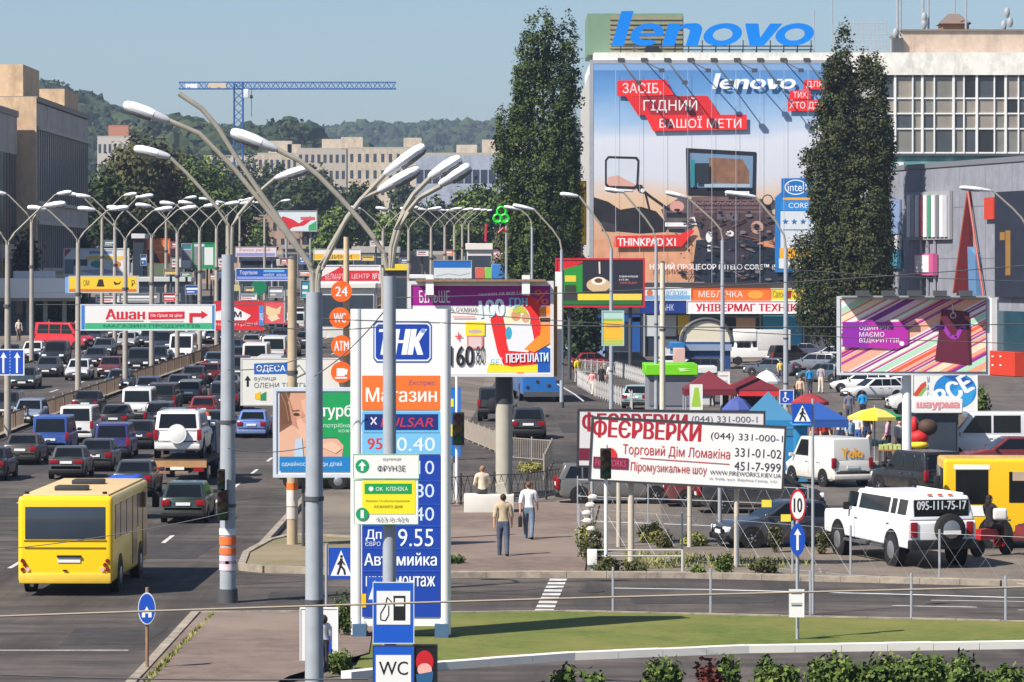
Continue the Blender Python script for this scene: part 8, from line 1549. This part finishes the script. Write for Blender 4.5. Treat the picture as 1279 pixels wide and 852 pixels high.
# ---------------------------------------------------------------- railings and fences
def fence(label, pts, h, m_, post_every, rails=(.1, .95), picket=None, lattice=None, pr=.035, rr_=.018, name='railing', group=None, zf=gz, cat='railing', vis=None):
    p0 = Vector((pts[0][0], pts[0][1], 0)); t = thing(name, label, cat, (p0.x, p0.y, zf(p0.x, p0.y)), 0, group); o = Vector((p0.x, p0.y, zf(p0.x, p0.y)))
    rl, pk = MB(), MB(); L_ = 0; seg = [(Vector(a), Vector(b)) for a, b in zip(pts, pts[1:])]; n_posts = 0
    P3 = lambda q, z: Vector((q.x, q.y, zf(q.x, q.y)+z))-o
    for a, b in seg:
        L = (b-a).length; k = max(1, round(L/post_every)); 
        for i in range(k+(b is seg[-1][1])):
            q = a.lerp(b, i/k); MB().tube([P3(q, -.1), P3(q, h*1.03)], pr, 6).build('post', m_, t)
        for i in range(k):
            q, r_ = a.lerp(b, i/k), a.lerp(b, (i+1)/k)
            for z in rails: rl.tube([P3(q, h*z), P3(r_, h*z)], rr_, 5)
            if picket:
                n = int((r_-q).length/picket)
                for j in range(1, n): s_ = q.lerp(r_, j/n); pk.tube([P3(s_, h*rails[0]), P3(s_, h*rails[-1])], rr_*.8, 4, caps=False)
            if lattice:
                n = max(1, int((r_-q).length/lattice))
                for j in range(n):
                    s0, s1 = q.lerp(r_, j/n), q.lerp(r_, (j+1)/n); pk.tube([P3(s0, h*rails[0]), P3(s1, h*rails[-1])], rr_*.6, 4, caps=False); pk.tube([P3(s1, h*rails[0]), P3(s0, h*rails[-1])], rr_*.6, 4, caps=False)
    rl.build('rail', m_, t)
    if pk.f: pk.build('lattice', m_, t)
    return t
g_ = lambda *q: [G(*p).xy for p in q]
BR = mat((136, 116, 98), .8, 0, .25, 2)
fence('brownish median railing between the two carriageways', [(med(Y), Y) for Y in (150, 175, 195, 215, 237, 259, 291, 323, 371, 420)], 1.0, BR, 3.0, (.12, .9), .3, None, .06, .04)
MB_2 = strip('kerb', lambda Y: med(Y)-.3, lambda Y: med(Y)+.3, 130, 430, 6, KERB, .16)
WH = mat((190, 190, 186), .55, .1, .12)
fence('white tubular rail below the fireworks billboard', g_((742, 714), (853, 714)), .58, WH, 2.0, (.72, 1.0))
fence('thin wire fence along the lawn behind the pylon', [(2.4, 85.6), (4.7, 85.2), (9.3, 83.9), (11.4, 83.2), (16, 82.8)], 1.05, STEEL, 2.3, (.55,), None, None, .03, .012)
fence('lattice fence along the car park edge', g_((724, 690), (1063, 722), (1174, 728), (1290, 734)), 1.35, STEEL, 2.45, (.06, .95), None, .75, .03, .0045)
fence('back lattice fence behind the fireworks billboard', g_((722, 655), (900, 662), (1010, 668)), 1.5, STEEL, 2.2, (.08, .6, .95), None, .8, .022, .009)
DK = mat((62, 60, 58), .7, 0, .2)
fence('dark patterned railing behind the seated man', g_((500, 640), (576, 632), (660, 628), (705, 620)), 1.1, DK, 1.6, (.1, .92), None, .28, .04, .016)
fence('pale picket railing round the corner by the billboard column', g_((578, 548), (606, 560), (640, 574), (690, 578), (680, 600)), 1.0, mat((150, 140, 128), .7, 0, .2), 2.0, (.1, .92), .16, None, .04, .02)
fence('pale railing along the market pavement', g_((722, 482), (745, 496), (790, 512)), 1.1, mat((176, 174, 172), .6, 0, .15), 1.5, (.12, .92), None, .3, .04, .02)
fence('white railing along the far market pavement', g_((724, 466), (770, 470), (820, 486)), 1.1, mat((176, 174, 172), .6, 0, .15), 1.5, (.12, .92), None, .3, .04, .02)
g = G(740, 714); t = thing('post_box', 'small white box on the end of the tubular rail', 'box', (g.x, g.y-.1, 0)); link('housing', bevelled(MB().box((0, 0, .4), (.26, .2, .42)).mesh(WHITE), .02, 2), t); MB().tube([(0, 0, 0), (0, 0, .2)], .04, 6).build('stand', GREY, t)
t = thing('chain_post', 'rusty post strung with white shells of a torn fence', 'post', (at_px(737, 100), 100, 0)); m = MB()
for i in range(7): m.sph((math.sin(i*1.3)*.09, 0, .5+i*.22), (.14, .1, .09), 8, 5)
m.build('discs', mat((206, 204, 200), .6, 0, .1), t); MB().tube([(0, 0, 0), (0, 0, 2.0)], .03, 6).build('post', RUST, t)
A_ = G(366, 628); t = thing('garden_wall', 'low concrete wall with faded graffiti behind the child poster', 'wall', (A_.x+.9, 134.6, 0)); MB().box((1.2, .1, .9), (4.6, .2, 1.8)).build('slab', mat((176, 172, 164), .85, 0, .15, 1), t, smooth=0)
art_into(t, [('L', [(-.6, .3), (-.2, -.3), (.1, .3), (.4, -.2)], .12, (90, 170, 160)), ('L', [(.6, .2), (.9, -.3), (1.1, .2)], .08, (120, 110, 110))], lambda x, y: (x+1.2, 1.2-y), -.006); MB().box((1.2, .1, 1.83), (4.7, .3, .06)).build('coping', CONC, t, smooth=0)
# small yellow tags and catenary wires
def wire(label, a, b, sag, r_, name='overhead_wire', group='wires strung across the street', m_=None):
    a, b = Vector(a), Vector(b); m = MB(); m.tube([a.lerp(b, i/14)-Vector((0, 0, sag*4*(i/14)*(1-i/14))) for i in range(15)], r_, 5); return tag(m.build(name, m_ or DGREY), label, 'wire', group)
wire('thick pale cable crossing the whole foreground near the bottom', W(-60, 772, 52), W(1340, 732, 52), -.03, .016, 'overhead_cable', None, mat((150, 138, 122), .7, 0, .15))
wire('thin cable just below the thick one at the bottom', W(-60, 840, 52), W(460, 848, 52), .05, .012, 'overhead_cable', None, DGREY)
for i, (x0, y0, x1, y1, Y, l_) in enumerate(((285, 401, 487, 407, 70, 'from the grey post to the sign post level with the ATM disc'), (285, 462, 393, 440, 78, 'from the grey post to the thick post, lower'), (393, 398, 1300, 404, 72, 'right across the striped billboard'), (487, 372, 1300, 330, 80, 'over the red framed billboard towards the shopping centre'), (487, 384, 1300, 430, 90, 'across the striped billboard, lower'), (285, 560, 393, 556, 80, 'in front of the child poster'), (-40, 690, 285, 640, 84, 'in front of the yellow bus rear'), (393, 470, 487, 380, 64, 'slanting over the orange discs'), (903, 330, 1300, 352, 180, 'from the market lamp to the shopping centre'), (735, 73, 690, 68, 333, 'from the banner corner to the poplar'))):
    wire('thin dark wire %s' % l_, W(x0, y0, Y), W(x1, y1, Y), .12, .011 if Y < 150 else .02)
for (x, y) in ((958, 629), (982, 647)): q = W(x, y, 95); tg = MB().box((0, 0, 0), (.26, .02, .19)).build('warning_tag', mat((226, 206, 70), .6), None, q, smooth=0); tag(tg, 'small yellow tag on a wire %s' % ('above the dark blue saloon' if x == 958 else 'beside the speed limit sign'), 'tag'); wire('thin wire holding the %s yellow tag' % ('upper' if x == 958 else 'lower'), W(921, y-3, 95), W(1016, y-2, 95), .02, .008)
# ---------------------------------------------------------------- air
hz = MB().box((0, 2000, 90), (7000, 4200, 184)).build('haze', [bpy.data.materials.new('air')], smooth=0); tag(hz, 'pale blue summer haze over the whole city', 'haze', kind='stuff')
m = hz.data.materials[0]; m.use_nodes = True; m.node_tree.nodes.clear(); pv = m.node_tree.nodes.new('ShaderNodeVolumePrincipled'); pv.inputs['Color'].default_value = (.62, .75, 1, 1); pv.inputs['Density'].default_value = .00017; pv.inputs['Anisotropy'].default_value = .3
om = m.node_tree.nodes.new('ShaderNodeOutputMaterial'); m.node_tree.links.new(pv.outputs[0], om.inputs['Volume'])
hz.visible_shadow = True
